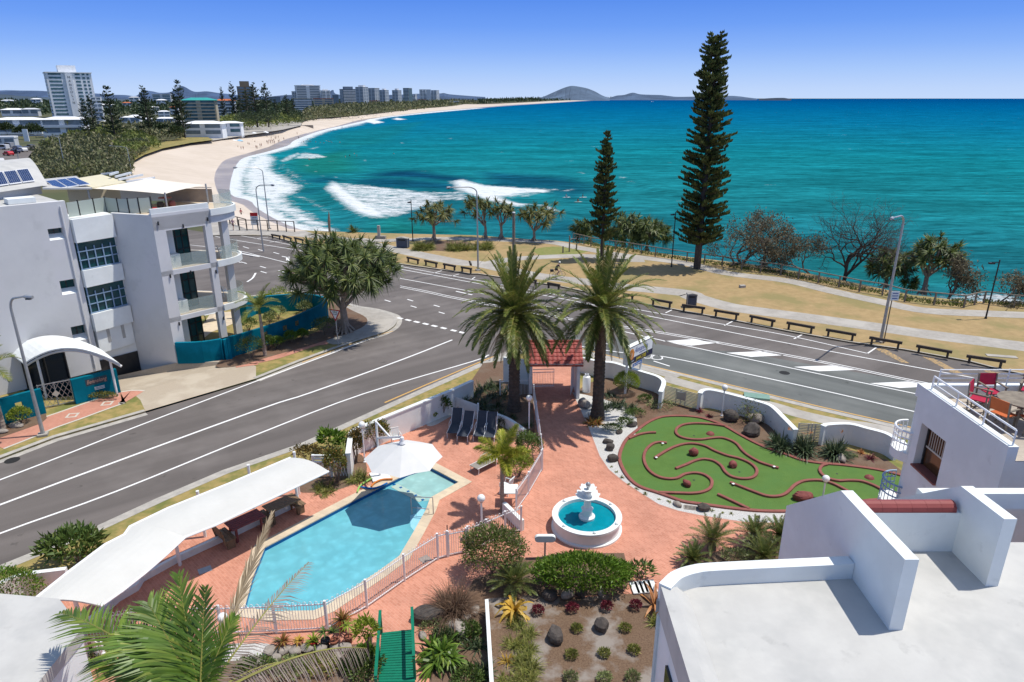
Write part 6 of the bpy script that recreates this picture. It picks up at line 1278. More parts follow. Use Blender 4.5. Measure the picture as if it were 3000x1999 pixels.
rng=np.random.default_rng(21)
for i,(x,y,s_)in enumerate(((300,1290,.45),(420,1290,.4),(520,1285,.42),(640,1270,.5),(760,1265,.45),(880,1265,.4),(980,1270,.45),(1090,1285,.4))):
 p=at('N',x,y);k=MB();k.rock(p,(s_*1.3,s_,s_*.6),120+i,i);single('edging_stone','rough stone in the garden edge behind the pot plants, %s from the palm'%ORD[i],'rock',k,MT['paleStone'],p,'stones edging the pot plant bed')
for i,(x,y,s_,lb)in enumerate(((1740,985,1.0,'large dark boulder at the foot of the brown fountain grass'),(1960,1060,.55,'long tan stone above the agave'),(2080,1000,.45,'tan stone below the pink flowering bush'),(2170,920,.45,'pale stone under the pink flowering bush'),(1690,1150,.35,'small pale stone beside the footbridge rail'),(2040,1110,.7,'pale flat stone to the upper right of the agave'))):
 p=at('N',x,y);k=MB();k.rock(p,(s_*1.3,s_*.8,s_*.6),140+i,.5*i);single('garden_rock',lb,'rock',k,MT['stone']if i==0 else MT['paleStone'],p,'rocks around the near garden')
for i,(x,y,sx,sz,lb)in enumerate(((815,800,.62,.5,'square dark boulder under the left end of the big hedge'),(980,790,.55,.42,'pale grey boulder under the middle of the big hedge'),(1110,765,.6,.5,'brown boulder under the middle of the big hedge'),(1290,760,.35,.3,'small pale boulder under the right of the big hedge'),(870,1165,.80,.55,'pointed black basalt boulder in the mulch bed'),(1290,1085,.62,.6,'blocky black basalt boulder in the mulch bed'))):
 p=at('O',x,y);k=MB();k.rock(p,(sx,sx*.8,sz),160+i,.4*i+.3);single('garden_boulder',lb,'boulder',k,MT['paleStone']if i in(1,3)else MT['stone'],p,'boulders in the near garden bed')
bush('big_hedge','large rounded glossy green hedge between the fountain court and mulch bed',at('O',1110,700),(3.9,2.0,1.35),7000,'hedge',.16,.055,111,lump=.22,shell=.72,nl=16)
bush('pink_bush','large bush with pink flowers and spindly stems at the pool fence corner',at('O',290,560),(2.9,2.2,2.1),6500,'pinkbush',.11,.055,112,lump=.4,nl=12)
tuft('fountain_grass','big brown fountain grass clump left of the pink bush',at('N',1975,930),1300,1.75,.018,'brown_grass',113,None,(5,75),.6,r=.3,S=4)
cycad('cycad with a round brown cone in front of the pink bush',at('O',490,715),1.15,114,None,40,.35,True)
T=None
tuft('bromeliad','large yellow bromeliad with arching leaves in the corner of the mulch bed',at('O',480,915),24,1.5,.16,'yelllow_brom',115,None,(5,75),.85,r=.05,S=6)
tuft('bromeliad','orange bromeliad against the corner of the white building',at('O',1775,870),22,1.35,.15,'orange_brom',116,None,(5,75),.5,r=.05,S=5)
for i,(x,y)in enumerate(((710,935),(1025,915),(1340,900),(1605,890))):bush('maroon_shrub','round maroon shrublet in the mulch bed, %s of four from the yellow bromeliad'%ORD[i],at('O',x,y),(.44,.42,.34),420,'maroon',.09,.035,120+i,'row of maroon shrublets','plant',stem=False,lump=.2)
for i,(x,y)in enumerate(((1065,1095),(1510,1090),(1020,1335),(1315,1320),(1590,1290),(1010,1550),(1320,1550),(1580,1540))):
 bush('sedge_tuft','small round green tuft in the mulch bed, %s'%('upper pair, left','upper pair, right','middle row, left','middle row, centre','middle row, right','bottom row, left','bottom row, centre','bottom row, right')[i],at('O',x,y),(.42,.40,.22)if i<5 else(.52,.48,.25),380,'sedge' if i>4 else 'mondo',.10,.03,130+i,'small tufts planted in the mulch','plant',stem=False,lump=.2)
for i,(x,y,L_)in enumerate(((520,1050,.6),(610,1140,.55),(480,1220,.6),(600,1290,.65),(620,1430,.7),(560,1380,.6),(600,1570,.7),(440,1560,.5))):tuft('grass_clump','yellow green grass clump along the left of the mulch bed, %s from the bromeliad'%ORD[i],at('O',x,y),240,L_,.022,'mondo',140+i,'grass clumps along the mulch bed',(5,82),.6,r=.26)
tuft('small_bromeliad','thin yellowish bromeliad at the left edge of the mulch bed',at('O',420,1380),30,.45,.04,'yelllow_brom',150,None,(10,70),.4)
tuft('grass_clump','grass clump against the white building wall at the right of the bed',at('O',1790,1020),120,.55,.03,'mondo',151,None,(5,80),.5,r=.12)
bush('leafy_shrub','open leafy shrub at the right end of the big hedge',at('O',1655,610),(1.1,.8,.7),160,'green',.26,.08,152,'shrub' and None,stem=True)
T=thing('timber_steps','white slatted boardwalk between hedge and white building','boardwalk',at('O',1650,690));k=MB();a,b_,c_,d_=[Vector(at('O',*p,.06))for p in((1560,650),(1760,625),(1800,735),(1600,755))]
for i in range(5):k.beam(a.lerp(b_,(i+.5)/5),d_.lerp(c_,(i+.5)/5),.27,.05)
k.build('boards',MT['white'],T)
c_=at('O',772,420);T=thing('bollard_sign','white rounded panel on a short post beside the hedge','sign',c_);k=MB();k.tube([c_,(c_[0],c_[1],.8)],.04,8);k.build('post',MT['galv'],T)
k=MB();pr=[(c_[0]+sx*.28+.15*math.cos(t)*1.0,.95+.15*math.sin(t))for sx,ts in((1,np.linspace(-PI/2,PI/2,7)),(-1,np.linspace(PI/2,3*PI/2,7)))for t in ts];n=len(pr);k.add([(x,c_[1]-.08,z)for x,z in pr]+[(x,c_[1]+.08,z)for x,z in pr],[tuple(range(n)),tuple(range(2*n-1,n-1,-1))]+[(i,(i+1)%n,n+(i+1)%n,n+i)for i in range(n)]);k.build('panel',MT['white'],T)
T=thing('agave','big green agave clump with yellowing lower leaves right of the footbridge','plant',at('N',1870,1360));b_=Vector(at('N',1870,1360));k=MB();r_=np.random.default_rng(8)
for dx,dy,n_ in((0,0,70),(-.35,.2,30),(.3,-.25,30),(.1,.35,26),(-.2,-.4,30)):rosette(k,(b_.x+dx,b_.y+dy,.25),(dx*.6,dy*.6,1),n_,.85,.10,(8,95),.5,r_,4)
k.build('leaves',MT['hedge'],T);k=MB();rosette(k,(b_.x,b_.y,.15),(0,0,1),26,.8,.10,(80,110),.35,r_,4);k.build('old_leaves',MT['hedgelime'],T)
tuft('dark_clump','dark green strappy clump in the shade right of the agave',at('N',2150,1230),120,.7,.04,'darkgreen',154,None,(5,85),.5,r=.3);tuft('dark_clump','dark shaded clump beside the white-railed low wall at the bottom',at('N',2200,1480),140,.7,.04,'darkgreen',155,None,(5,85),.5,r=.35)
bush('ground_cover','low grey green ground cover over the stones left of the fountain grass',at('N',1800,1080),(1.5,.8,.35),600,'sedge',.09,.03,156,None,'plant',stem=False);bush('ground_cover','green ground cover filling the bed below the pots',at('N',1130,1450),(1.6,1.5,.4),1200,'green',.11,.06,157,None,'plant',stem=False)
bush('yellow_shrub','yellow green small tree beside the footbridge handrail',(*at('N',1195,1400)[:2],.9),(.85,.8,1.0),420,'hedgelime',.2,.06,158)
k=MB();p=at('N',1195,1400);k.tube([p,(p[0]+.03,p[1],1.2)],.04,6);k.build('trunk',MT['darkbark'],bpy.data.objects['yellow_shrub'])
MT['pot']=M('terracotta_pot',(.28,.10,.06),(.23,.085,.05),5,.7);MT['redpot']=M('red_pot',(.32,.02,.02),None,5,.4)
for i,(x,y,pm,lm,L_,n_,lb,st)in enumerate(((410,1250,'pot','red_brom',.42,40,'dark pot with a red and yellow bromeliad, leftmost of the pots',0),(560,1240,'pot','yelllow_brom',.3,24,'small brown pot with a spiky yellowish plant',0),(692,1245,'redpot','hedgelime',.4,40,'red pot with a bright yellow green plant',0),(800,1235,'black','green',.32,22,'black pot with a leggy leafy plant',.35),(880,1240,'pot','green',.32,22,'terracotta pot with a leggy plant and wide shadow',.35),(1012,1205,'pot','hedgelime',.34,20,'terracotta pot with a tall stem nearest the footbridge',.5),(962,1085,'pot','red_brom',.55,70,'large pot of purple red bromeliad by the pool fence',.15))):
 p=at('N',x,y);T=thing('potted_plant',lb,'pot plant',p,'pot plants below the pool fence');k=MB();k.lathe([(0,.0),(.11,0),(.15,.26),(.165,.26),(.165,.30),(.13,.30),(.12,.25),(0,.25)],p,16);k.build('pot',MT[pm],T)
 k=MB()
 if st:s_=MB();s_.tube([(p[0],p[1],.25),(p[0]+.02,p[1],.3+st)],.018,5);s_.build('stem',MT['trunk'],T)
 rosette(k,(p[0],p[1],.28+st),(0,0,1),n_,L_,.06,(15,90),.35,np.random.default_rng(160+i),3);k.build('leaves',MT[lm],T)
q=MB();q.sheet([p[:2]for p in pts('N',0,(-300,1250),(0,1212),(250,1212),(320,1230),(280,1330),(100,1350),(-300,1420))],.016);struct('pebble_bed',q,MT['pebble'])
k=MB();c_=at('N',1712,437);k.box((c_[0],c_[1],.012),(.42,.42,.012),.7);single('drain_cover','square pale drain cover in the paving beside the pool fence','drain',k,MT['paleStone'],c_)
k=MB();c_=at('L',1347,832);k.box((c_[0],c_[1],.012),(.5,.38,.012),.6);single('drain_cover','square grey drain cover in the paving near the canopy shade','drain',k,MT['galv'],c_)
CZ=7.6;pc=Vector(at('S',585,2060,CZ));T=thing('coconut_palm','large bright green palm with dead grey fronds rising in front of the pool','palm tree',(pc.x,pc.y,0));rng=np.random.default_rng(77)
k=MB();palm_trunk(k,(pc.x,pc.y,0),pc,.2,.15,30,10,rng);k.build('trunk',MT['greybark'],T)
def to_frond(lf,ra,tip,z,nl,ll,lw,droop,hang=.3,vee=.35,rr=.03,ang=(60,30),taper=True,d_up=.5,curl=0):
 """a frond from the crown whose tip reaches the surveyed point"""
 t=Vector(at(*tip,z));v=t-pc;L=v.length*1.08;d=v.normalized();d.z+=droop*.45*d_up;frond(lf,ra,pc,d,L,droop,nl,ll,lw,vee=vee,hang=hang,rng=rng,ang0=ang[0],ang1=ang[1],rr=rr,taper=taper,curl=curl)
lf,ra,l2,r2_,l3,r3=MB(),MB(),MB(),MB(),MB(),MB()
to_frond(lf,ra,('L',420,1010),CZ+.9,54,.95,.055,.55,.25,.25)
to_frond(lf,ra,('L',1010,1090),CZ+1.5,56,1.05,.06,.35,.25,.15)
to_frond(lf,ra,('L',620,1330),CZ+.5,52,.9,.055,.7,.3,.2)
to_frond(lf,ra,('L',1180,930),CZ+1.7,34,.75,.05,.1,.15,.6)
to_frond(lf,ra,('L',1340,1010),CZ+1.6,30,.6,.05,.2,.2,.5)
to_frond(lf,ra,('L',860,1250),CZ+1.3,50,.9,.06,.5,.3,.2)
to_frond(lf,ra,('L',1500,1180),CZ+1.2,44,.6,.05,.4,.3,.3)
to_frond(lf,ra,('L',760,1520),CZ-.2,48,.8,.055,.8,.3,.2)
to_frond(lf,ra,('S',700,2120),CZ-.3,44,.8,.05,.8,.3,.2);to_frond(lf,ra,('S',430,2200),CZ-.4,44,.8,.05,.8,.3,.2)
to_frond(l2,r2_,('L',1750,540),CZ+2.0,60,.55,.03,.05,.15,.3,.035,(25,12))
to_frond(l3,r3,('L',1960,800),CZ+1.2,60,.55,.026,.3,.5,-.1,.03,(62,40))
to_frond(l3,r3,('N',1080,1470),CZ-1.0,60,.60,.028,.75,.75,-.5,.04,(75,60),d_up=1.5)
to_frond(l3,r3,('N',420,1420),CZ-.2,40,.45,.026,.8,.6,-.4,.03,(65,50),d_up=1.2)
lf.build('crown',MT['fgpalm'],T);ra.build('leaf_stalks',MT['rachis'],T);l2.build('dry_frond',MT['palmdry'],T);r2_.build('dry_stalk',MT['palmdry'],T)
MT['greydead']=leafmat('grey_dead_palm_leaf',(.24,.19,.165),(.33,.27,.235),(.20,.19,.11),.85,.15,.1);l3.build('dead_fronds',MT['greydead'],T);r3.build('dead_stalks',MT['rachis'],T)
hoop_fence('curved_rail','curved white garden rail under the foreground palm',[at('L',585,1430),at('L',650,1425),at('L',700,1460),at('L',720,1530)],.9,.12,hoops=False)
hoop_fence('pool_fence','white fence panel between the lower left roof and the pool fence end',[at('L',560,1320),at('L',760,1290),at('L',1000,1245)],1.1,.1)
for i,(w,x,y,s_,lm,lb)in enumerate((('N',150,1470,1.5,'green','green ground cover beside the dead palm frond'),('N',480,1470,1.3,'sedge','grey green ground cover under the dead palm frond'),('N',760,1440,1.4,'mondo','yellowish ground cover behind the dead palm frond'),('N',1150,1330,1.0,'hedge','bright green ground cover beside the footbridge rail'),('N',1900,1190,1.2,'darkgreen','dark ground cover above the agave'),('N',2120,1120,1.0,'green','green ground cover under the pink flowering bush'),('N',2100,1560,1.3,'green','green ground cover at the bottom edge right of the agave'),('L',700,1400,1.6,'green','green ground cover beside the curved white rail'))):
 bush('ground_cover',lb,at(w,x,y),(s_,s_*.8,.35),800,lm,.11,.05,700+i,None,'plant',stem=False)
for i,(x,y,s_)in enumerate(((60,1390,.5),(190,1400,.6),(330,1360,.45),(560,1400,.5),(900,1350,.55))):p=at('N',x,y);k=MB();k.rock(p,(s_,s_*.8,s_*.5),720+i);single('garden_rock','pale rock in the planting below the pots, %s from the left'%ORD[i],'rock',k,MT['paleStone'],p,'rocks in the planting below the pots')
def rail(label,a,b_):
 a,b_=Vector(a),Vector(b_);T=thing('log_rail',label,'barrier',((a.x+b_.x)/2,(a.y+b_.y)/2,0),'low timber log rails along the park kerb');k=MB();k.beam((a.x,a.y,.52),(b_.x,b_.y,.52),.17,.2);k.build('rail',MT['dark'],T)
 for t in(.1,.9):p=a.lerp(b_,t);k=MB();k.box((p.x,p.y+.02,.29),(.15,.15,.58),math.atan2(b_.y-a.y,b_.x-a.x));k.build('post',MT['dark'],T)
R1=[('E',(455,432),(537,446)),('E',(560,442),(638,468)),('E',(665,461),(748,482)),('E',(775,484),(862,502)),('E',(1500,603),(1606,622)),('E',(1700,641),(1811,666)),('E',(1862,671),(1980,696)),('E',(2034,702),(2148,724)),('E',(2198,731),(2296,748)),('G',(905,838),(1010,858)),('G',(1110,876),(1225,898)),('G',(1805,975),(1900,996)),('G',(2065,1024),(2256,1058)),('H',(108,770),(259,792)),('H',(317,805),(483,832)),('H',(552,842),(720,876)),('H',(795,886),(979,919)),('H',(1053,932),(1251,966)),('H',(1337,984),(1554,1020)),('H',(1645,1038),(1881,1080)),('H',(1975,1105),(2233,1142))]
nm=['by the far left of the road, beyond the beach ramp','second from the beach ramp','third from the beach ramp','tucked behind the left edge of the big pandanus','just right of the big pandanus','second right of the big pandanus','third right of the big pandanus','second left of the curved street lamp','directly left of the curved street lamp','peeping between the two date palms, nearer the left palm','between the date palm crowns','just right of the date palm fronds','left of the grey park bin','in front of the grey park bin','first right of the grey park bin','second right of the grey park bin','third right of the grey park bin','next left of the tall right street lamp','at the foot of the tall right street lamp','between lamp and last rail on the right','last one on the right, nearest the roof terrace']
for(w_,a,b_),n_ in zip(R1,nm):rail('low dark log rail '+n_,at(w_,*a,.52),at(w_,*b_,.52))
def street_lamp(label,base,h,arm,reach=.9,rise=.5,r=.11,base_plate=True,mat='galv'):
 T=thing('street_lamp',label,'street lamp',base,'tall curved street lamps');b_=Vector(base);a=Vector(arm);k=MB()
 P=[b_,b_+Vector((0,0,h*.5)),b_+Vector((0,0,h-.7))];R_=[r,r*.75,r*.6]
 for t in np.linspace(.15,1,6):th=t*PI/2;P.append(b_+Vector((0,0,h-.7))+a*(reach*.45*(1-math.cos(th)))+Vector((0,0,.7*math.sin(th))));R_.append(r*.55)
 e=P[-1];P.append(e+a*(reach*.55)+Vector((0,0,rise*.2)));R_.append(r*.4);k.tube(P,R_,8);k.build('pole',MT[mat],T)
 k=MB();hp=P[-1];d=a.normalized();q=[hp-d*.05,hp+d*.2,hp+d*.55];k.tube([tuple(p)for p in q],[.05,.13,.09],8);k.build('lamp_head',MT['galv'],T)
 k=MB();k.box(tuple(hp+d*.32-Vector((0,0,.1))),(.26,.26,.05));k.build('lens',MT['darkglass'],T)
 if base_plate:k=MB();k.box((b_.x,b_.y,b_.z+.06),(.5,.5,.12),.4);k.build('footing',MT['concrete'],T)
street_lamp('tall grey street lamp at the lower left in front of the teal walls',at('S',127,1275),8.1,(.75,-.15,0),1.3)
street_lamp('tall grey street lamp on the right by the parking bays',at('H',1410,1012),10.0,(-.66,-.75,0),3.4,.6,.13)
street_lamp('curved street lamp in the middle of the road edge left of the date palms',at('G',473,762),9.2,(-.8,-.6,0),3.2,.5,.11)
street_lamp('slender street lamp standing at the beach fence',at('E',437,378),8.8,(-.85,-.5,0),3.4,.5,.10)
street_lamp('street lamp partly hidden behind the curved balconies',(-31,84,0),8.2,(.8,-.5,0),3.0,.6,.1,False)
def park_lamp(label,base,h,arm=(-.7,0,0),g='black park path lamps'):
 T=thing('park_lamp',label,'park lamp',base,g);b_=Vector(base);k=MB();k.tube([b_,b_+Vector((0,0,h))],[.07,.05],8);k.tube([b_,b_+Vector((0,0,.15))],[.11,.1],8);k.build('pole',MT['black'],T)
 k=MB();k.beam(b_+Vector((0,0,h-.25)),b_+Vector(arm)+Vector((0,0,h-.25)),.06,.06);k.build('arm',MT['black'],T);k=MB();k.box(tuple(b_+Vector(arm)*1.0+Vector((0,0,h-.33))),(.42,.3,.12));k.build('lamp_head',MT['black'],T)
park_lamp('slim black park lamp beside the first shore pandanus',at('E',1755,487),5.4,(-.25,0,0));park_lamp('slim black park lamp in front of the tallest pine',at('H',38,520),6.2,(-.3,.1,0));park_lamp('slim black park lamp on the cliff path at the right',at('H',2100,860),5.2,(-.55,.1,0))
pb=Vector(at('S',1505,828));k=MB();k.tube([pb,pb+Vector((0,0,7.2))],[.17,.14],9);T=single('timber_pole','timber pole with a white cap rising behind the left date palm','pole',k,MT['greytimber'],pb);k=MB();k.tube([pb+Vector((0,0,7.2)),pb+Vector((0,0,7.28))],[.16,.12],9);k.build('cap',MT['white'],T)
k=MB();e=Vector(at('G',455,735));k.tube([pb+Vector((0,0,6.0)),e],.012,4);single('stay_wire','thin stay wire from the timber pole to the ground by the street lamp','wire',k,MT['black'],e)
def bin_(label,c,rz,w=.9):
 T=thing('park_bin',label,'bin',(0,0,0),'grey park bins with pale lids');k=MB();k.box((0,0,.6),(w,.62,1.1));k.build('body',M('slate_blue_panel',(.075,.09,.125),(.06,.07,.10),6,.6),T);bevel(MB.last,.02)
 k=MB();pr=[(-w/2-.05,1.18),(w/2+.05,1.18),(w/2+.02,1.26),(0,1.36),(-w/2-.02,1.26)];k.add([(x,-.36,z)for x,z in pr]+[(x,.36,z)for x,z in pr],[(0,1,2,3,4),(9,8,7,6,5)]+[(i,5+i,5+(i+1)%5,(i+1)%5)for i in range(5)]);k.build('lid',MT['concrete'],T)
 for sx in(-1,1):
  k=MB();k.box((sx*(w/2-.02),-.32,.62),(.06,.03,1.12));k.build('frame',MT['galv'],T)
 k=MB();k.box((0,-.315,1.0),(w*.6,.02,.16));k.build('slot',MT['black'],T)
 return place(T,c,rz)
bin_('wide double grey bin cabinet by the path junction left of centre',at('E',1665,550),-.25,1.55);bin_('single grey bin behind the log rails at the right of the palms',at('H',166,782),-.1,.85)
k=MB();c_=at('E',1460,470);k.box((c_[0],c_[1],.2),(1.4,.6,.4),-.1);T=single('stone_memorial','small stone memorial with an upright block on the shore lawn','memorial',k,MT['paleStone'],c_);k=MB();k.box((c_[0]-.2,c_[1],1.1),(.36,.3,1.4),-.1);k.build('pillar',MT['concrete'],T)
T=thing('exercise_frame','timber exercise bars on the watered patch of lawn','exercise frame',at('G',1310,590));
for(x,y,yt)in((1252,600,538),(1310,590,440),(1376,580,515)):
 p=Vector(at('G',x,y));k=MB();k.tube([p,p+Vector((0,0,(y-yt)/3.136/2000*82*1.02))],.09,7);k.build('post',MT['greytimber'],T)
k=MB();a,b_=Vector(at('G',1310,590)),Vector(at('G',1376,580));k.beam(a+Vector((0,0,1.6)),b_+Vector((0,0,1.6)),.06,.06);k.build('bar',MT['galv'],T)
def park_bench(label,c,rz):
 T=thing('park_bench',label,'bench',(0,0,0));k=MB();k.box((0,0,.45),(1.6,.42,.06));k.build('seat',MT['greytimber'],T);k=MB();k.beam((0,.24,.6),(0,.34,.95),1.6,.04,(0,1,0));
 for z in(.62,.78):k.box((0,.26+(z-.6)*.3,z),(1.6,.03,.12))
 k.build('backrest',MT['greytimber'],T)
 for s in(-1,1):k=MB();k.box((s*.65,0,.22),(.08,.4,.44));k.build('leg',MT['galv'],T)
 place(T,c,rz)
park_bench('grey park bench under the shade of the tallest pine',at('G',1780,735),-.2)
k=MB();c_=at('H',503,655);k.box((c_[0],c_[1],.12),(.55,.4,.24),.2);single('concrete_block','small pale concrete block on the dry lawn above the bin','block',k,MT['concrete'],c_)
k=MB();c_=at('H',2205,1108);k.box((c_[0],c_[1],.02),(2.0,.5,.04),-.25);single('concrete_slab','flat concrete slab in the grass behind the last log rail','slab',k,MT['concrete'],c_)
p=Vector(at('H',1430,1022));T=thing('parking_sign','small white parking sign on a thin brown post beside the right street lamp','sign',p);k=MB();k.tube([p,p+Vector((0,0,4.1))],.04,6);k.build('post',MT['timber'],T);k=MB();k.box((p.x+.15,p.y-.05,3.85),(.62,.03,.72));k.build('panel',MT['white'],T)
k=MB()
for z in(4.05,3.85,3.65):k.box((p.x+.15,p.y-.07,z),(.42,.008,.06))
k.build('marking',MT['signblue'],T)
def post_fence(label,bases,h,mat='greytimber',rails=(1.0,.55),post=.12):
 T=thing('timber_fence',label,'fence',tuple(bases[0]),'timber fences beside the sea');P_=[Vector(b)for b in bases];k=MB()
 for i in range(len(P_)-1):
  for j,q in enumerate(rails):k.beam(P_[i]+Vector((0,0,h*q)),P_[i+1]+Vector((0,0,h*q)),.11 if j==0 else.03,.09 if j==0 else.03)
 k.build('rails',MT[mat],T)
 for p in P_:k=MB();k.box((p.x,p.y,h/2),(post,post,h));k.build('post',MT[mat],T)
fb=[at('G',x,y)for x,y in((1345,500),(1403,512),(1445,522),(1508,540),(1600,555),(1733,575),(1850,592),(1970,612),(2100,635))]+[at('H',x,y)for x,y in((138,487),(253,502),(370,517),(497,541),(622,556),(755,573),(870,601),(1000,627),(1135,655),(1270,684),(1420,708),(1567,749),(1760,769),(1955,789),(2025,771),(2085,760),(2280,786),(2500,800))]
post_fence('long timber post and rail fence along the cliff path',fb,1.15,rails=(1.0,.7,.4))
post_fence('dark timber fence on the sand side of the footpath at the beach entry',[at('E',x,y)for x,y in((163,392),(232,394),(334,396),(425,399),(516,402),(594,405),(670,408))],1.5,'dark',(1.0,.55,.1))
post_fence('dark timber handrail of the ramp stepping down to the beach',[at('E',x,y,0)for x,y in((10,318),(75,335),(150,350),(228,372))],1.3,'dark',(1.0,.5))
q=MB();q.sheet([p[:2]for p in pts('E',0,(-150,440),(-150,300),(60,315),(230,380),(670,405),(760,395),(870,435),(690,425))],.003);struct('footpath',q,MT['concrete'])
p=Vector(at('E',312,385));T=thing('beach_sign','red and white beach warning sign at the ramp fence','sign',p);k=MB()
for s in(-1,1):k.box((p.x+s*.4,p.y,1.2),(.08,.08,2.4))
k.build('post',MT['white'],T);k=MB();k.box((p.x,p.y-.06,1.55),(1.1,.04,1.7));k.build('panel',MT['white'],T);k=MB();k.box((p.x,p.y-.09,2.2),(1.1,.02,.5));k.build('heading',M('warning_red',(.55,.02,.02),None,4,.5),T);k=MB()
for z in(1.7,1.4,1.1):k.box((p.x,p.y-.09,z),(.7,.012,.09))
k.build('marking',MT['black'],T)
p=Vector(at('E',990,405));k=MB();k.tube([p,p+Vector((.05,0,1.6)),p+Vector((.15,0,2.9))],[.16,.2,.04],8);single('marker_post','leaning grey timber marker on the shore lawn','post',k,MT['greytimber'],p)
p=Vector(at('E',1068,1445));T=thing('give_way_sign','triangular red bordered give way sign at the corner of the side road','sign',p);k=MB();k.tube([p,p+Vector((0,0,2.95))],.04,7);k.build('post',MT['galv'],T)
zc=2.55;ri=Vector((.92,-.38,0)).normalized();no=Vector((ri.y,-ri.x,0))
def tri(r,off):return[tuple(p+no*off+ri*(r*math.sin(a))+Vector((0,0,zc-r*math.cos(a))))for a in(0,2*PI/3,4*PI/3)]
k=MB();k.add(tri(.62,.05),[(0,1,2)]);k.add(tri(.62,.045),[(2,1,0)]);k.build('border',M('sign_red',(.42,.015,.03),None,4,.5),T);k=MB();k.add(tri(.45,.054),[(0,1,2)]);k.build('panel',MT['white'],T)
text(T,'GIVE',p+no*.06+Vector((0,0,zc+.04)),.2,ri,(0,0,1),MT['black'],align='CENTER');text(T,'WAY',p+no*.06+Vector((0,0,zc-.13)),.2,ri,(0,0,1),MT['black'],align='CENTER')
norfolk('tallest Norfolk pine with a forked top standing on the dry park lawn',at('H',205,530),24.4,3.05,2.6,41,twin=True,sparse=.9,group='Norfolk pines in the park')
norfolk('shorter slim Norfolk pine among pandanus at the cliff edge',at('G',1608,662),14.3,1.75,2.2,42,sparse=.85,group='Norfolk pines in the park')
pandanus('huge spreading pandanus on the street corner beside the teal wall',at('E',1130,1325),dome_heads((-13.55,52.95,4.9),4.2,3.9,2.95,150,5,-.20,.30),2.0,.34,201,'pandan',54,.92,.095,18,'pandanus trees',(10,120))
k=MB();
def shore_pan(label,base,cx,cy,rxp,ryp,n,seed,leafm='pandan2',w='G',r=.2,th=1.6,L=.95,z0=0,roots=8):
 b_=at(w,*base,z0);c_=ground_y(w,cx,cy,b_[1]);s=WIN[w][2];m=math.hypot(b_[1]*CS+(CAM_H-c_[2])*SN,0)/FPX/s
 hd=dome_heads(c_,rxp*m*.92,rxp*m*.82,ryp*m*.88,int(n*1.35),seed,-.35,.2);pandanus(label,b_,hd,th,r,seed,leafm,50,L,.12,roots,'pandanus trees',(10,125))
shore_pan('single stemmed pandanus with a wide crown at the left of the shore',(1950,490),1965,250,195,115,17,211,w='E',r=.22,th=2.0)
shore_pan('pandanus directly behind the curved street lamp',(540,465),470,190,140,105,14,212);shore_pan('pandanus with red tinged bare limbs, third along the shore',(685,470),700,215,110,90,11,213);shore_pan('spreading pandanus, rightmost of the four on the shore',(985,488),1035,270,205,125,18,214,th=1.2,roots=14)
shore_pan('dense pandanus left of the shorter pine',(1500,530),1440,400,95,130,16,215,'pandan',z0=-.8);shore_pan('broad pandanus thicket between the two pines, left half',(1800,575),1850,420,190,185,34,216,'pandan',z0=-1,L=1.05);shore_pan('broad pandanus thicket between the two pines, right half',(2020,590),2070,440,185,160,30,217,'pandan',z0=-1,L=1.05)
shore_pan('dark pandanus left of the large one below the right street lamp',(1440,655),1480,520,150,135,26,218,'pandan','H',.22,1.2,.95,-1.0);shore_pan('large pandanus right of the tall street lamp at the cliff',(1690,700),1770,455,175,130,30,219,'pandan','H',.26,1.8,.95,-1.0);shore_pan('low young pandanus at the base of the large cliff pandanus',(1620,665),1620,640,60,40,7,220,'pandan','H',.12,.5,.7,-.8)
tuft('young_pandanus','small trunkless pandanus on the lawn edge above the surf',at('E',1220,408),150,1.7,.09,'pandan',221,None,(8,85),.45,r=.35)
thin_tree('grey leaved banksia right behind the tallest pine',at('H',500,545,-.8),7.2,301,4200,depth=5,trunks=3,group='banksia trees at the cliff edge',spread=.7,lsize=.34)
thin_tree('pale grey leaved banksia with bare top twigs',at('H',640,552,-.8),7.0,302,2600,depth=5,trunks=2,group='banksia trees at the cliff edge',spread=.7,lsize=.34);thin_tree('leaning grey banksia left of the bare tree',at('H',965,605,-.8),5.6,303,2000,(-.5,0),5,1,'banksia trees at the cliff edge',spread=.6,lsize=.34)
thin_tree('leafless dark tree with wide twisted branches at the cliff',at('H',1170,614,-.6),9.0,306,0,depth=7,trunks=3,group='banksia trees at the cliff edge',spread=.62,r=.2,gnarl=.28)
thin_tree('dark drooping banksia right of the large pandanus',at('H',1850,745,-.8),4.6,305,2600,(.4,0),5,2,'banksia trees at the cliff edge',spread=.7,lsize=.34);thin_tree('small dark banksia behind the right park lamp',at('H',2180,775,-.5),3.8,306,1600,(.3,0),4,1,'banksia trees at the cliff edge',spread=.8,lsize=.34);thin_tree('banksia cut by the right picture edge',at('H',2400,800,-.8),4.0,307,1500,(-.2,0),4,2,'banksia trees at the cliff edge',spread=.8,lsize=.34)
for i,(w_,x,y,s_,lb)in enumerate((('E',1850,575,2.6,'round tussock mound left of the shore pandanus bed'),('E',2165,580,3.0,'round tussock mound right of the shore pandanus bed'),('G',500,570,3.0,'dark tussock mound beside the curved street lamp'))):
 T=thing('tussock_mound',lb,'shrub',at(w_,x,y),'tussock mounds on the park lawn');b_=at(w_,x,y);k=MB();r_=np.random.default_rng(240+i)
 for j in range(40):a=r_.random()*6.28;q=s_*.42*math.sqrt(r_.random());rosette(k,(b_[0]+q*math.cos(a),b_[1]+q*.7*math.sin(a)+.6,.0),(.4*math.cos(a),.4*math.sin(a),1),34,1.5,.05,(5,70),.5,r_,3)
 k.build('leaves',MT['mondo'],T)
k=MB();r_=np.random.default_rng(9);P=[]
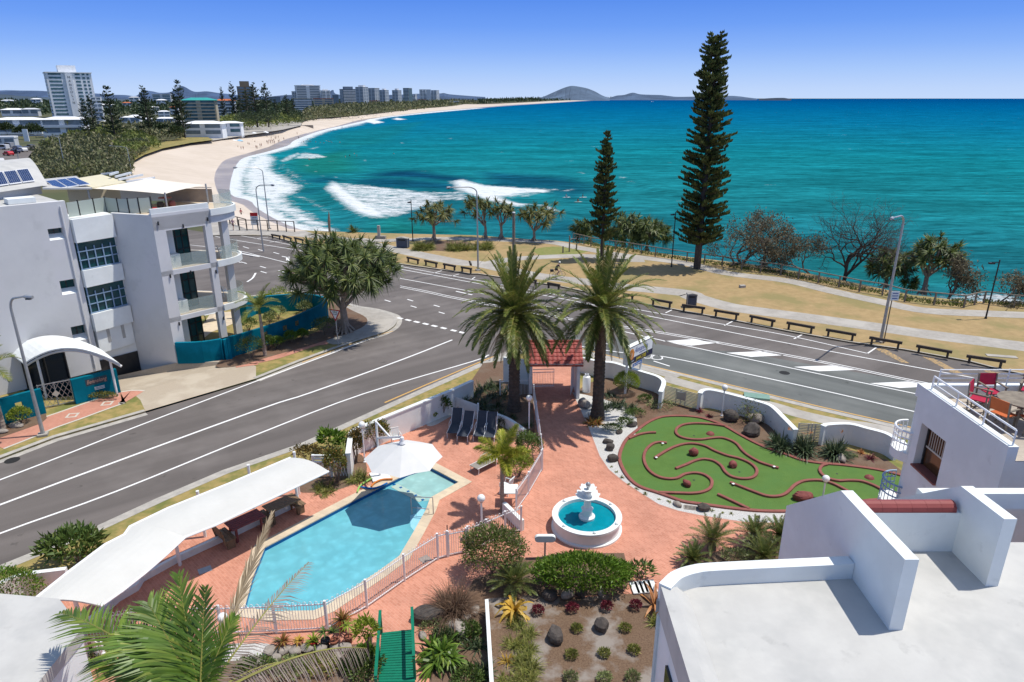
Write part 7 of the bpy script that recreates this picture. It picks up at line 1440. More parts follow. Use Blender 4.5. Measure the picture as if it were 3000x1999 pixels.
for i in range(len(fb)-1):
 a,b_=Vector(fb[i]),Vector(fb[i+1]);n=int((b_-a).length*110);d=(b_-a).normalized();nn=Vector((-d.y,d.x,0))
 for j in range(n):q=r_.random()**1.2*3.4+.25;p=a.lerp(b_,r_.random())+nn*q;P.append((p.x,p.y,-.05-max(0,q-1.8)*.8))
P=np.array(P);diamonds(k,P,unit(r_.normal(size=P.shape)+np.array([0,0,1.0])),r_.normal(size=P.shape),.34,.13);o=k.build('ground_cover',MT['scrubgreen']);o['kind']='stuff';o['label']='green creeping ground cover along the cliff edge behind the timber fence'
k=MB();P=[]
for path,sgn in((kerb_far[3:],-1),(alex_kerb[1:],-1)):
 for p,hd in walk(path,.06):
  if 8<p.y<90 and abs(p.x)<45:q=.32+abs(r_.normal())*.30;P.append((p.x-math.sin(hd)*q*(-sgn)*(1 if path is kerb_far[3:]else 1),p.y+math.cos(hd)*q*(-sgn),0))
def person(label,c,rz,h=1.7,shirt=(.5,.5,.5),pants=(.05,.05,.07),hair=(.03,.02,.015),walk_=.25,far=False,group=None,hat=None,bare=False,arms=.15):
 T=thing('person',label,'person',(0,0,0),group);s=h/1.72
 def skel(name,V,E,R,mat,lv=1):
  me=bpy.data.meshes.new(name);me.from_pydata([tuple(Vector(v)*s)for v in V],E,[]);me.update();o=bpy.data.objects.new(name,me);COL.objects.link(o);o.parent=T;o['_o']=(0,0,0)
  sk=o.modifiers.new('skin','SKIN');sk.use_smooth_shade=True
  for i,r in enumerate(R):me.skin_vertices[0].data[i].radius=(r*s if not hasattr(r,'__len__')else r[0]*s,r*s if not hasattr(r,'__len__')else r[1]*s)
  me.skin_vertices[0].data[0].use_root=True
  if lv:sb=o.modifiers.new('sub','SUBSURF');sb.levels=lv;sb.render_levels=lv
  me.materials.append(mat);return o
 w=walk_
 V=[(0,0,.95),(0,0,1.15),(0,0,1.36),(0,0,1.46),(.01,0,1.52),(.02,0,1.62),(.01,0,1.70),(0,.10,.90),(w*.5,.10,.50),(w*.55-.10*w*2,.10,.08),(w*.55+.08,.10,.03),(0,-.10,.90),(-w*.2,-.10,.49),(-w*.9,-.10,.10),(-w*.9+.16,-.10,.03),(0,.19,1.38),(-arms,.25,1.12),(-arms+.12,.24,.90),(-arms+.16,.235,.82),(0,-.19,1.38),(arms,-.25,1.12),(arms+.14,-.24,.92),(arms+.18,-.235,.84)]
 E_=[(0,1),(1,2),(2,3),(3,4),(4,5),(5,6),(0,7),(7,8),(8,9),(9,10),(0,11),(11,12),(12,13),(13,14),(2,15),(15,16),(16,17),(17,18),(2,19),(19,20),(20,21),(21,22)]
 R_=[(.10,.14),(.09,.125),(.10,.15),.055,.055,(.095,.08),(.085,.07),.085,.058,.038,.035,.085,.058,.038,.035,.05,.04,.03,.035,.05,.04,.03,.035]
 skel('body',V,E_,R_,MT['skin'],1 if far else 2)
 if not bare:skel('shirt',[(0,0,.98),(0,0,1.15),(0,0,1.37),(0,.19,1.39),(-arms*.6,.235,1.22),(0,-.19,1.39),(arms*.6,-.235,1.22),(0,0,1.44)],[(0,1),(1,2),(2,3),(3,4),(2,5),(5,6),(2,7)],[(.125,.16),(.11,.145),(.12,.165),.065,.056,.065,.056,.05],M('shirt',shirt,None,9,.85,local=True),1)
 skel('shorts',[(0,0,1.0),(0,0,.92),(0,.10,.88),(w*.4,.105,.60),(0,-.10,.88),(-w*.12,-.105,.60)],[(0,1),(1,2),(2,3),(1,4),(4,5)],[(.115,.15),(.12,.155),.10,.078,.10,.078],M('shorts',pants,None,9,.85,local=True),1)
 k=MB();k.lathe([(.0,.13),(.06,.115),(.098,.06),(.105,.0),(.085,-.05)],(-.012,0,1.655),12);k.v=[tuple(Vector(v)*s)for v in k.v];k.build('hair' if not hat else 'helmet',M('hair',hat or hair,None,9,.8 if not hat else.35),T,True)
 return place(T,c,rz)
person('person in a pink top and dark shorts walking on the footpath by the ramp',at('E',108,392),1.2,1.72,(.55,.33,.38),(.12,.06,.07))
person('person in a red top walking alone on the wet sand',at('E',182,276,-3.2),1.0,1.7,(.50,.08,.10),(.02,.02,.02))
cp=Vector(at('G',1200,828));ch=math.radians(8);T=thing('bicycle','touring bicycle with a dark rear bag ridden along the park path','bicycle',(0,0,0));
for x in(-.52,.52):
 k=MB();k.tube([(x+.335*math.cos(t),0,.345+.335*math.sin(t))for t in np.linspace(0,2*PI,25)],.016,6,False);k.build('wheel',MT['rubber'],T);wl2=MB.last;k=MB()
 for t in np.linspace(0,PI,7)[:-1]:k.beam((x+.32*math.cos(t),0,.345+.32*math.sin(t)),(x-.32*math.cos(t),0,.345-.32*math.sin(t)),.006,.006)
 k.build('spokes',MT['galv'],wl2)
k=MB();A,B,Cc,Dd,Ee=(-.52,0,.345),(-.05,0,.30),(-.18,0,.82),(.36,0,.80),(.52,0,.345)
for p_,q_ in((A,B),(A,Cc),(B,Cc),(Cc,Dd),(B,Dd),(Dd,Ee),(Dd,(.33,0,.98))):k.tube([p_,q_],.018,6)
k.build('frame',MT['galv'],T);k=MB();k.tube([(.33,-.22,1.0),(.36,0,1.0),(.33,.22,1.0)],.014,5);k.build('handlebar',MT['black'],T);k=MB();k.box((-.2,0,.88),(.26,.14,.06));k.build('saddle',MT['black'],T)
place(T,(cp.x,cp.y,.004),ch)
k=MB();k.box((-.60,0,.80),(.36,.30,.26));o=k.build('pannier_bag',MT['black'],T);bevel(o,.04)
Tc=thing('person','cyclist in dark clothes and a pale helmet riding on the park path','person',(0,0,0))
def skin(T,name,V,E_,R_,mat,lv=2):
 me=bpy.data.meshes.new(name);me.from_pydata(V,E_,[]);me.update();o=bpy.data.objects.new(name,me);COL.objects.link(o);o.parent=T;sk=o.modifiers.new('skin','SKIN');sk.use_smooth_shade=True
 for i,r in enumerate(R_):me.skin_vertices[0].data[i].radius=(r,r)
 me.skin_vertices[0].data[0].use_root=True;sb=o.modifiers.new('sub','SUBSURF');sb.levels=sb.render_levels=lv;me.materials.append(mat);return o
skin(Tc,'body',[(-.2,0,.96),(-.06,0,1.18),(.10,0,1.40),(.17,0,1.48),(.22,0,1.58),(.22,0,1.66),(-.12,.1,.92),(.22,.1,.66),(.02,.1,.28),(.14,.1,.24),(-.12,-.1,.92),(.15,-.1,.72),(-.1,-.1,.42),(.02,-.1,.38),(.10,.19,1.38),(.22,.23,1.14),(.34,.2,1.02),(.10,-.19,1.38),(.22,-.23,1.14),(.34,-.2,1.02)],[(0,1),(1,2),(2,3),(3,4),(4,5),(0,6),(6,7),(7,8),(8,9),(0,10),(10,11),(11,12),(12,13),(2,14),(14,15),(15,16),(2,17),(17,18),(18,19)],[.13,.12,.13,.055,.09,.08,.09,.06,.04,.035,.09,.06,.04,.035,.05,.04,.032,.05,.04,.032],MT['skin'])
skin(Tc,'jersey',[(-.19,0,1.0),(-.06,0,1.19),(.10,0,1.40),(.10,.19,1.39),(.17,.22,1.24),(.10,-.19,1.39),(.17,-.22,1.24)],[(0,1),(1,2),(2,3),(3,4),(2,5),(5,6)],[.15,.14,.15,.065,.055,.065,.055],M('jersey_black',(.03,.03,.035),None,9,.8));skin(Tc,'shorts',[(-.2,0,.98),(-.13,.1,.93),(.08,.1,.78),(-.13,-.1,.93),(.05,-.1,.8)],[(0,1),(1,2),(0,3),(3,4)],[.15,.11,.08,.11,.08],MT['black'])
k=MB();k.lathe([(0,.12),(.07,.10),(.11,.04),(.115,-.01)],(.215,0,1.64),12);k.build('helmet',MT['white'],Tc,True);place(Tc,(cp.x,cp.y,.02),ch)
for i,(x,y,sh,lb)in enumerate(((1282,80,(.7,.7,.7),'surfer in white sitting on a board, left of the three off the shore'),(1390,122,(.35,.15,.08),'surfer lying low on a board, nearest of the three'),(1434,80,(.03,.03,.03),'surfer in black sitting on a white board, right of the three'))):
 c_=at('G',x,y+12,SEA);T=person(lb,(c_[0],c_[1],SEA-.75),.4+i,1.7,sh,(.02,.02,.02),far=True,group='surfers waiting off the shore',walk_=.1);k=MB();k.tube([(c_[0]-1.0,c_[1]-.2,SEA+.06),(c_[0]-.3,c_[1]-.05,SEA+.05),(c_[0]+.7,c_[1]+.15,SEA+.05),(c_[0]+1.1,c_[1]+.2,SEA+.1)],[.05,.26,.24,.04],8);k.v=[(x_,y_,SEA+.08+(z_-SEA-.06)*.25)for x_,y_,z_ in k.v];single('surfboard',('white surfboard under the surfer in white','tan surfboard under the low lying surfer','white surfboard under the surfer in black')[i],'surfboard',k,MT['white']if i!=1 else MT['slat'],(c_[0],c_[1],SEA),'surfboards off the shore',True)
for x,y,w,lb in((80,110,'L','round dark manhole cover near the kerb at the lower left of the side road'),(1440,900,'E','round manhole cover in the junction beside the date palms'),(780,1216,'H','round manhole cover in the grey lane of the esplanade')):
 c_=at(w,x,y,ROADZ);k=MB();k.lathe([(0,.010),(.34,.010),(.36,.007)],c_,20);single('manhole_cover',lb,'manhole cover',k,MT['rubber'],c_,'manhole covers in the road')
Gr=Vector((-24.2,45.95));Gl=Vector((-27.5,46.95));M1=Vector((-28.9,44.6));dm=Vector((-.67,-.742));M0=M1+dm*15;Fe=Vector((-21.62,49.06));Fd=(Fe-Gr).normalized();Fn=Vector((Fd.y,-Fd.x));DK=10.45;ZM=11.76
B=thing('apartment_block','pale grey apartment block with curved balconies and roof terrace on the left','building',(-28,46,0))
MT['paleRender']=M('light_grey_render',(.66,.65,.65),(.615,.61,.61),.8,.75,.2,45)
mn=Vector((-dm.y,dm.x));mn=mn if mn.x<0 else-mn
def P2(v,z):return(v.x,v.y,z)
def pierced(parent,a,b_,z0,z1,holes,th,mat,name='wall',inward=None):
 """wall from a to b with rectangular openings (s0,s1,za,zb); th is measured inward"""
 d=(b_-a);L=d.length;d=d/L;n=inward;xs=sorted({0,L}|{h[0]for h in holes}|{h[1]for h in holes});mb=MB()
 for i in range(len(xs)-1):
  hs=sorted([(h[2],h[3])for h in holes if h[0]<=xs[i]+1e-6 and h[1]>=xs[i+1]-1e-6]);z=z0;segs=[]
  for ha,hb in hs:segs.append((z,ha));z=hb
  segs.append((z,z1));p,q=a+d*xs[i],a+d*xs[i+1]
  for za,zb in segs:
   if zb-za>.001:mb.prism([P2(p,0)[:2],P2(q,0)[:2],P2(q+n*th,0)[:2],P2(p+n*th,0)[:2]],za,zb,True)
 return mb.build(name,mat,parent)
cY=lambda s:(M1+dm*s).y
def sm(w,x,y):
 u=(WIN[w][0]+x/WIN[w][2]-1500)/FPX;v=(WIN[w][1]+y/WIN[w][2]-999.5)/FPX;k_=u/(CS-v*SN)
 s=(M1.x-k_*M1.y)/(k_*dm.y-dm.x);Y=(M1+dm*s).y;return s,ground_y(w,x,y,Y)[2]
holes=[]
for w_,x0,y0,x1,y1 in(('C',432,680,575,805),('C',540,1150,688,1300),('D',642,315,780,470)):
 s0,z1_=sm(w_,x1,(y0+y0)/2);s1,_=sm(w_,x0,y0);_,z0_=sm(w_,x1,y1);holes.append((s0,s1,z0_+.12,z1_))
pierced(B,M1,M0,0.0,ZM,holes,.45,MT['greywall'],inward=mn)
for s0,s1,za,zb in holes:
 a,b_=M1+dm*s0+mn*.46,M1+dm*s1+mn*.46;k=MB();k.prism([a[:2],b_[:2],(b_+mn*.05)[:2],(a+mn*.05)[:2]],za,zb,True);k.build('window',MT['glass'],B);wn=MB.last
 a2,b2=M1+dm*s0,M1+dm*s1;k=MB();k.add([P2(a2-mn*.0,za+.004),P2(b2,za+.004),P2(b2+mn*.44,za+.36),P2(a2+mn*.44,za+.36)],[(0,1,2,3),(3,2,1,0)]);k.build('sill',MT['white'],wn)
 k=MB();m_=a.lerp(b_,.5);k.prism([(a.lerp(b_,.47)-mn*.03)[:2],(a.lerp(b_,.53)-mn*.03)[:2],(a.lerp(b_,.53))[:2],(a.lerp(b_,.47))[:2]],za,zb,True);k.build('frame',MT['black'],wn)
k=MB();k.prism([p[:2]for p in(M1+mn*1.3,M0+mn*1.3,M0+mn*12,M1+mn*9)],-.5,ZM-.25);k.build('core',MT['greywall'],B)
k=MB();k.prism([p[:2]for p in(M1+mn*.451,M0+mn*.45,M0+mn*6,M1+mn*6)],ZM-.25,ZM-.12);k.build('roof',MT['roofwhite'],B)
k=MB();k.prism([Gl[:2],Gr[:2],(Gr-Fn*.4)[:2],(Gl+Vector((-.1,.45)))[:2]],-1.6,DK+.15);k.build('end_wall',MT['greywall'],B)
k=MB();k.prism([(M1+mn*.46)[:2],(Gl+Vector((.02,.03)))[:2],(Gl+Vector((-1.5,1.6)))[:2],(M1+mn*2.5)[:2]],0.5,DK+.1);k.build('recess_wall',MT['white'],B)
rd_=(Gl-M1).normalized();rn=Vector((rd_.y,-rd_.x));RL=(Gl-M1).length
zr=lambda w,x,y,t=.5:ground_y(w,x,y,(M1.lerp(Gl,t)).y)[2]
lev=[DK+.1,zr('C',860,790),zr('C',905,1040),zr('C',945,1190),zr('C',990,1430)]
def slabbox(t0,t1,out,z0,z1,name,mat,back=.12):
 a,b_=M1+rd_*(RL*t0),M1+rd_*(RL*t1);k=MB();k.prism([(a+rn*out)[:2],(b_+rn*out)[:2],(b_-rn*back)[:2],(a-rn*back)[:2]],z0,z1,True);return k.build(name,mat,B)
slabbox(.02,.99,.28,lev[1],lev[0],'spandrel',MT['white']);slabbox(.02,.99,.28,lev[3],lev[2],'spandrel',MT['white']);slabbox(.02,.99,.30,lev[4]-1.25,lev[4],'spandrel',MT['white']);slabbox(.05,.97,.10,lev[4]-2.9,lev[4]-1.26,'spandrel',MT['white'])
for a_,b2 in((.30,.38),(.68,.76)):slabbox(a_,b2,.115,lev[4]-2.3,lev[4]-1.27,'slot',MT['galv'],-.09)
for z0,z1 in((lev[2],lev[1]),(lev[4],lev[3])):
 o=slabbox(.02,.98,.02,z0,z1,'window',MT['glass']);k=MB()
 for t in(.03,.22,.42,.62,.82):p=M1+rd_*(RL*t)+rn*.06;k.prism([(p)[:2],(p+rd_*.07)[:2],(p+rd_*.07+rn*.05)[:2],(p+rn*.05)[:2]],z0,z1-(.35 if t>.1 else 0),True)
 for q_ in(.0,.33,.64):z=z0+(z1-z0)*q_+.02;a,b_=M1+rd_*(RL*.02)+rn*.05,M1+rd_*(RL*.98)+rn*.05;k.prism([a[:2],b_[:2],(b_+rn*.07)[:2],(a+rn*.07)[:2]],z,z+.06,True)
 k.build('frame',MT['bluemetal'],o)
def fl(s,o=0.0):return Gr+Fd*s-Fn*o
LT=(Fe-Gr).length
slab=[fl(0),fl(LT)]+[Vector(p)for p in((-21.05,50.0),(-20.82,50.9),(-20.95,51.8),(-21.5,52.6),(-22.4,53.0))]+[Vector((-26.5,53.5)),Vector((-28.6,49.5)),fl(0,3)]
sl_s=[(p.x,p.y,0)for p in slab];curve=cr([P2(fl(LT),0),(-21.05,50.0,0),(-20.82,50.9,0),(-20.95,51.8,0),(-21.5,52.6,0),(-22.4,53.0,0)],5)
slp=[fl(0)[:2]]+[p[:2]for p in curve]+[(-26.5,53.5),(-28.6,49.5),fl(0,3)[:2]]
zb=lambda x,y:ground_y('C',x,y,48.5)[2]
F2,F1=6.7,3.35
for z in(F1,F2,DK):
 k=MB();k.prism(slp,z-.34 if z<DK else z-.9,z,True);k.build('balcony_floor',MT['paleRender'],B);fo=MB.last
 k=MB();k.sheet([((p[0]-(-24.5))*.96-24.5,(p[1]-50)*.96+50)for p in slp],z+.006);k.build('tiles',MT['sandstone'],fo)
 k=MB();k.sweep([(p[0],p[1],z)for p in curve],[(.0,-.36),(.0,.10),(-.14,.10),(-.14,-.36)]);k.build('edge_beam',MT['white'],fo)
 k=MB();k.sweep([(p[0],p[1],z)for p in offset(curve,.08)][2:],[(-.01,.1),(.01,.1),(.01,1.05),(-.01,1.05)]);k.build('glass_balustrade',MT['balglass'],fo)
for s0,s1 in((0,.80),(3.55,LT)):
 k=MB();k.prism([fl(s0)[:2],fl(s1)[:2],fl(s1,.38)[:2],fl(s0,.38)[:2]],-.2,DK+.2);k.build('pier',MT['paleRender'],B)
k=MB();k.prism([fl(LT+1.0,.5)[:2],fl(LT+1.5,.5)[:2],fl(LT+1.5,.95)[:2],fl(LT+1.0,.95)[:2]],-.2,DK-.3);k.build('pier',MT['greywall'],B)
k=MB();k.prism([fl(.8)[:2],fl(3.55)[:2],fl(3.55,.38)[:2],fl(.8,.38)[:2]],DK-1.0,DK+.2,True);k.build('beam',MT['paleRender'],B)
k=MB();k.prism([fl(0,.02)[:2],fl(LT,.02)[:2],fl(LT,.22)[:2],fl(0,.22)[:2]],DK+.2,DK+.55,True);k.build('parapet',MT['white'],B)
for z0,z1 in((.02,F1-.35),(F1,F2-.35),(F2,DK-.92)):
 k=MB();k.prism([fl(.2,1.2)[:2],fl(1.75,1.2)[:2],fl(1.75,1.4)[:2],fl(.2,1.4)[:2]],z0,z1);k.build('back_wall',MT['white'],B);
 k=MB();k.prism([fl(1.5,1.45)[:2],fl(3.0,1.75)[:2],fl(3.0,1.85)[:2],fl(1.5,1.55)[:2]],z0,z1-.15);k.build('glass_door',MT['glass'],B);gd=MB.last;k=MB()
 for t in(0,.33,.66,1):p=fl(1.5+1.5*t,1.42+.3*t);k.prism([p[:2],(p+Fd*.07)[:2],(p+Fd*.07-Fn*.06)[:2],(p-Fn*.06)[:2]],z0,z1-.15,True)
 for q_ in(.35,.68):z=z0+(z1-z0)*q_;k.prism([fl(1.5,1.4)[:2],fl(3.0,1.7)[:2],fl(3.0,1.74)[:2],fl(1.5,1.44)[:2]],z,z+.06,True)
 k.build('frame',MT['black'],gd)
 if z0>1:
  k=MB();k.prism([fl(.82,.10)[:2],fl(3.54,.10)[:2],fl(3.54,.12)[:2],fl(.82,.12)[:2]],z0+.05,z0+1.0,True);k.build('glass_balustrade',MT['balglass'],B)
  k=MB();k.prism([fl(.85,.5)[:2],fl(1.7,.5)[:2],fl(1.7,1.0)[:2],fl(.85,1.0)[:2]],z0,z0+.95);k.build('low_wall',MT['white'],B)
for s_,z in((.35,9.9),(3.8,9.75),(.55,6.2),(3.85,5.9),(.6,2.7),(3.9,2.3),(2.0,9.5),(2.0,6.2)):
 p=fl(s_,-.06);k=MB();k.tube([P2(p,z),P2(p,z+.25)],.05,7);k.build('wall_light',MT['black'],B)
k=MB();k.prism([fl(.2,2.2)[:2],fl(2.6,2.2)[:2],(-26.0,53.0),(-28.4,49.4)],0,DK-.9);k.build('inner_core',MT['greywall'],B)
def gy(x,y,Y):return ground_y('C',x,y,Y)
pav=[gy(620,360,50.5),gy(1100,340,53),gy(1380,350,54),gy(1520,365,54)]
PVZ=gy(845,318,50.5)[2];print('PVZ',PVZ-DK)
k=MB();ba,bb,bc,bd=[Vector(p[:2])for p in pav];
k.prism([ba[:2],bb[:2],(bb+Vector((-1,2)))[:2],(ba+Vector((-1,2)))[:2]],DK,PVZ-.12);k.build('pavilion_wall',M('cream_render',(.60,.52,.37),(.56,.48,.34),1,.8),B)
k=MB();k.prism([bb[:2],bc[:2],(bc+Vector((-1,2)))[:2],(bb+Vector((-1,2)))[:2]],DK,PVZ-.3);k.build('pavilion_wall',MT['greywall'],B)
k=MB();k.prism([bc[:2],bd[:2],(bd+Vector((-1,2)))[:2],(bc+Vector((-1,2)))[:2]],DK,PVZ-.5);k.build('pavilion_wall',MT['white'],B)
def quad_roof(name,P_,mat,th=.1,parent=None):
 k=MB();P_=[Vector(p)for p in P_];k.add([tuple(p)for p in P_]+[tuple(p-Vector((0,0,th)))for p in P_],[(0,1,2,3),(7,6,5,4)]+[(i,i+4,(i+1)%4+4,(i+1)%4)for i in range(4)]);return k.build(name,mat,parent or B)
MT['solar']=M('solar_cells',(.008,.022,.085),(.012,.032,.11),3,.2,spec=.6);MT['creamsheet']=M('cream_roof_sheet',(.66,.60,.42),(.62,.56,.39),1.2,.6)
def solar(parent,a,b_,c_,d_,n):
 a,b_,c_,d_=map(Vector,(a,b_,c_,d_));up=Vector((0,0,.10))
 for i in range(n):
  t0,t1=(i+.03)/n,(i+.97)/n;q=[a.lerp(b_,t0)+up,a.lerp(b_,t1)+up,d_.lerp(c_,t1)+up,d_.lerp(c_,t0)+up];fr=quad_roof('solar_panel',q,MT['whitemetal'],.05,parent);k=MB();v=lambda s,t:q[0].lerp(q[1],s).lerp(q[3].lerp(q[2],s),t)+Vector((0,0,.006))
  for r_ in range(6):
   for c2 in range(10):k.add([tuple(v((r_+.03)/6*.94+.03,(c2+.03)/10*.94+.03)),tuple(v((r_+.97)/6*.94+.03,(c2+.03)/10*.94+.03)),tuple(v((r_+.97)/6*.94+.03,(c2+.97)/10*.94+.03)),tuple(v((r_+.03)/6*.94+.03,(c2+.97)/10*.94+.03))],[(0,1,2,3)])
  k.build('cells',MT['solar'],fr)
r1_=[gy(385,330,48.5),gy(840,312,50.5),gy(1160,262,57),gy(420,250,57)]
quad_roof('flat_roof',[gy(390,318,48.5),gy(845,318,50.5),gy(700,205,58.5),gy(400,235,57)],MT['roofwhite'])
quad_roof('cream_roof',[gy(845,312,50.6),gy(1160,262,55.5),gy(930,192,60),gy(660,235,56)],MT['creamsheet'])
sp_=[gy(515,338,49.3),gy(838,290,51.3),gy(700,228,54.5),gy(420,262,53)];solar(B,gy(512,335,49.2),gy(835,292,51.2),gy(690,230,54.2),gy(418,264,52.5),3)
k=MB();vs=[];n=10;LA,LB=Vector(gy(-500,330,42)),Vector(gy(440,290,49.5));
bk=Vector((-4.2,4.8,0))
for i in range(n+1):
 t=i/n;h_=1.5*math.sin(PI*min(1,t*.5+.0));
 for p in(LA,LB):q=p+bk*t;vs.append((q.x,q.y,LB.z+h_))
k.add(vs,[(2*i,2*i+1,2*i+3,2*i+2)for i in range(n)]+[(2*i+2,2*i+3,2*i+1,2*i)for i in range(n)]);k.build('vaulted_roof',MT['roofwhite'],B)
e=(LB-LA).normalized();k=MB();k.prism([(LA+bk*.12)[:2],(LB-e*.5+bk*.12)[:2],(LB-e*.5+bk*.9)[:2],(LA+bk*.9)[:2]],ZM-.2,LB.z+.12);k.build('penthouse_wall',MT['greywall'],B)
def vault(s,t):q=LB-e*s+bk*t;return(q.x,q.y,LB.z+1.5*math.sin(PI*t*.5)+.03)
solar(B,vault(5.2,.10),vault(.9,.10),vault(.9,.42),vault(5.2,.42),4)
k=MB();q=Vector(gy(190,460,44.5));k.box((q.x,q.y,ZM+.06),(1.5,1.2,.32),.8);k.build('skylight',MT['white'],B)
k=MB()
for a_,b2 in(((1010,195,57),(1085,172,60)),((1060,215,57),(1200,178,60)),((1090,240,56),(1310,196,59.5)),((1160,262,55.5),(1420,222,58))):k.beam(gy(*a_),gy(*b2),.12,.16)
k.beam(gy(930,190,60),gy(1085,172,60),.1,.16);k.build('pergola',MT['whitemetal'],B)
S0,S1,S2,S3=[Vector(p)for p in(gy(835,322,50.8),gy(1380,228,58),gy(1890,290,52.5),gy(1515,372,49.2))];N_=10;k=MB();vs=[]
for i in range(N_+1):
 for j in range(N_+1):
  u,v=i/N_,j/N_;p=S0.lerp(S1,u).lerp(S3.lerp(S2,u),v);c_=(S0+S1+S2+S3)/4;w=(4*u*(1-u)*(1-4*v*(1-v))+4*v*(1-v)*(1-4*u*(1-u)))*.07;p=p.lerp(c_,w);p.z-=.25*4*u*(1-u)*4*v*(1-v)*.6;vs.append(tuple(p))
k.add(vs,[(i*(N_+1)+j,(i+1)*(N_+1)+j,(i+1)*(N_+1)+j+1,i*(N_+1)+j+1)for i in range(N_)for j in range(N_)]);k.build('shade_sail',M('cream_sail',(.78,.71,.60),(.74,.67,.57),2,.85),B,True)
for top in(S3,S2):k=MB();k.tube([(top.x,top.y,DK),(top.x,top.y,top.z+.1)],.06,7);k.build('sail_post',MT['galv'],B)
k=MB();p=Vector(gy(808,335,50.6));k.tube([(p.x,p.y,DK),tuple(p)],.07,7);k.build('roof_post',MT['galv'],B)
fb_=[Vector(p)for p in(at('C',640,600,DK),at('C',985,545,DK),at('C',1098,560,DK),at('C',1195,562,DK),at('C',1290,555,DK),at('C',1402,545,DK))]
pn=[fb_[0],fb_[0].lerp(fb_[1],.28),fb_[0].lerp(fb_[1],.68)]+fb_[1:]
for i in range(len(pn)-1):
 k=MB();k.beam(pn[i]+Vector((0,0,.56)),pn[i+1]+Vector((0,0,.56)),.02,1.0);k.build('frosted_panel',MT['frost'],B)
for p in pn[1:]:k=MB();k.box((p.x,p.y,DK+.55),(.07,.07,1.15));k.build('balustrade_post',MT['black'],B)
k=MB();a,b_=Vector(at('C',1515,535,DK)),Vector(at('C',1945,505,DK));
pb_=[gy(1520,400,53.5),gy(1960,430,53.2)];k.prism([pb_[0][:2],pb_[1][:2],(pb_[1][0]-.2,pb_[1][1]+.2),(pb_[0][0]-.2,pb_[0][1]+.2)],DK,DK+1.0);k.build('parapet',M('tan_render',(.40,.33,.27),None,2,.8),B)
k=MB();k.beam((pb_[0][0],pb_[0][1],DK+1.12),(pb_[1][0],pb_[1][1],DK+1.12),.06,.05);k.build('handrail',MT['slat'],B)
for x,y,r_,h_,lb,mt in((1410,540,.34,.32,'round red glazed pot on the roof terrace edge','redpot'),):
 c_=at('C',x,y,DK);k=MB();k.lathe([(.0,.0),(r_*.7,0),(r_,h_*.5),(r_*.75,h_),(r_*.5,h_*.9),(0,h_*.6)],c_,18);single('glazed_pot',lb,'pot',k,MT[mt],c_,None,True)
c_=at('C',1530,500,DK);T=thing('terrace_table','small red round table under the sail on the left roof terrace','table',c_);k=MB();k.lathe([(0,.72),(.45,.72),(.45,.76),(0,.76)],c_,20);k.build('tabletop',MT['redkerb'],T);k=MB();k.tube([c_,(c_[0],c_[1],.72+c_[2])],.06,7);k.build('leg',MT['black'],T)
for i,(x,y)in enumerate(((1480,505),(1585,495))):c_=at('C',x,y,DK);k=MB();k.lathe([(0,0),(.2,0),(.26,.25),(.2,.48),(0,.5)],c_,14);single('drum_stool',('dark drum stool left of the red terrace table','red drum stool right of the red terrace table')[i],'stool',k,MT['dark']if i==0 else MT['redkerb'],c_,None,True)
k=MB();a,b_=M1+dm*2.0-mn*.02,M1+dm*4.4-mn*.02;k.prism([a[:2],b_[:2],(b_+mn*.1)[:2],(a+mn*.1)[:2]],0,2.35);k.build('entrance_door',MT['darkglass'],B);ed=MB.last;k=MB()
k.beam(P2(a-mn*.02,2.3),P2(b_-mn*.02,2.3),.08,.08)
for t in(0,.5,1):p=a.lerp(b_,t)-mn*.02;k.box((p.x,p.y,1.17),(.09,.09,2.34))
k.build('frame',MT['black'],ed)
LF,RF,RB,LB_=Vector((-30.4,39.6,2.45)),Vector((-24.6,39.9,2.3)),Vector((-27.1,42.3,2.35)),Vector((-32.8,41.6,2.5))
T=thing('entrance_canopy','white vaulted entrance canopy on posts in front of the grey block','canopy',(-29,40.5,0));n=14;k=MB();vs=[]
for th in(0,.09):
 for i in range(n+1):
  t=i/n;h_=1.05*math.sin(PI*t)**.9
  for a,b_ in((LF,RF),(LB_,RB)):p=a.lerp(b_,t);vs.append((p.x,p.y,p.z+h_-th))
o=2*(n+1);fs=[(2*i,2*i+2,2*i+3,2*i+1)for i in range(n)]+[(o+2*i+1,o+2*i+3,o+2*i+2,o+2*i)for i in range(n)]+[(2*i,o+2*i,o+2*i+2,2*i+2)for i in range(n)]+[(2*i+3,o+2*i+3,o+2*i+1,2*i+1)for i in range(n)]+[(1,o+1,o,0),(2*n,o+2*n,o+2*n+1,2*n+1)]
k.add(vs,fs);k.build('roof',MT['white'],T)
k=MB();k.tube([(LF.lerp(RF,i/n).x,LF.lerp(RF,i/n).y+.1,LF.lerp(RF,i/n).z+1.05*math.sin(PI*i/n)**.9-.22)for i in range(n+1)],.08,6);k.build('edge_beam',MT['greywall'],T)
for t in(.12,.88):p=LF.lerp(RF,t);k=MB();k.tube([(p.x,p.y+.2,0),(p.x,p.y+.2,p.z+.3)],.07,8);k.build('post',MT['whitemetal'],T)
def teal_wall(label,pts_,h,th=.22,holes=(),name='teal_wall'):
 T=thing(name,label,'wall',(pts_[0][0],pts_[0][1],0));
 for i in range(len(pts_)-1):
  a,b_=Vector(pts_[i][:2]),Vector(pts_[i+1][:2]);d=(b_-a).normalized();n=Vector((-d.y,d.x));hs=[(s-.18,s+.18,z-.18,z+.18)for j,s,z in holes if j==i];pierced(T,a,b_,-.05,h,hs,th,MT['teal'],'wall',n)
 return T
teal_wall('teal rendered wall with a small square opening left of the entrance gate',[at('D',-700,1180,1.6),at('D',0,1003,1.6),at('D',372,910,1.6)],1.6,.25,[(1,1.6*.5,.95)])
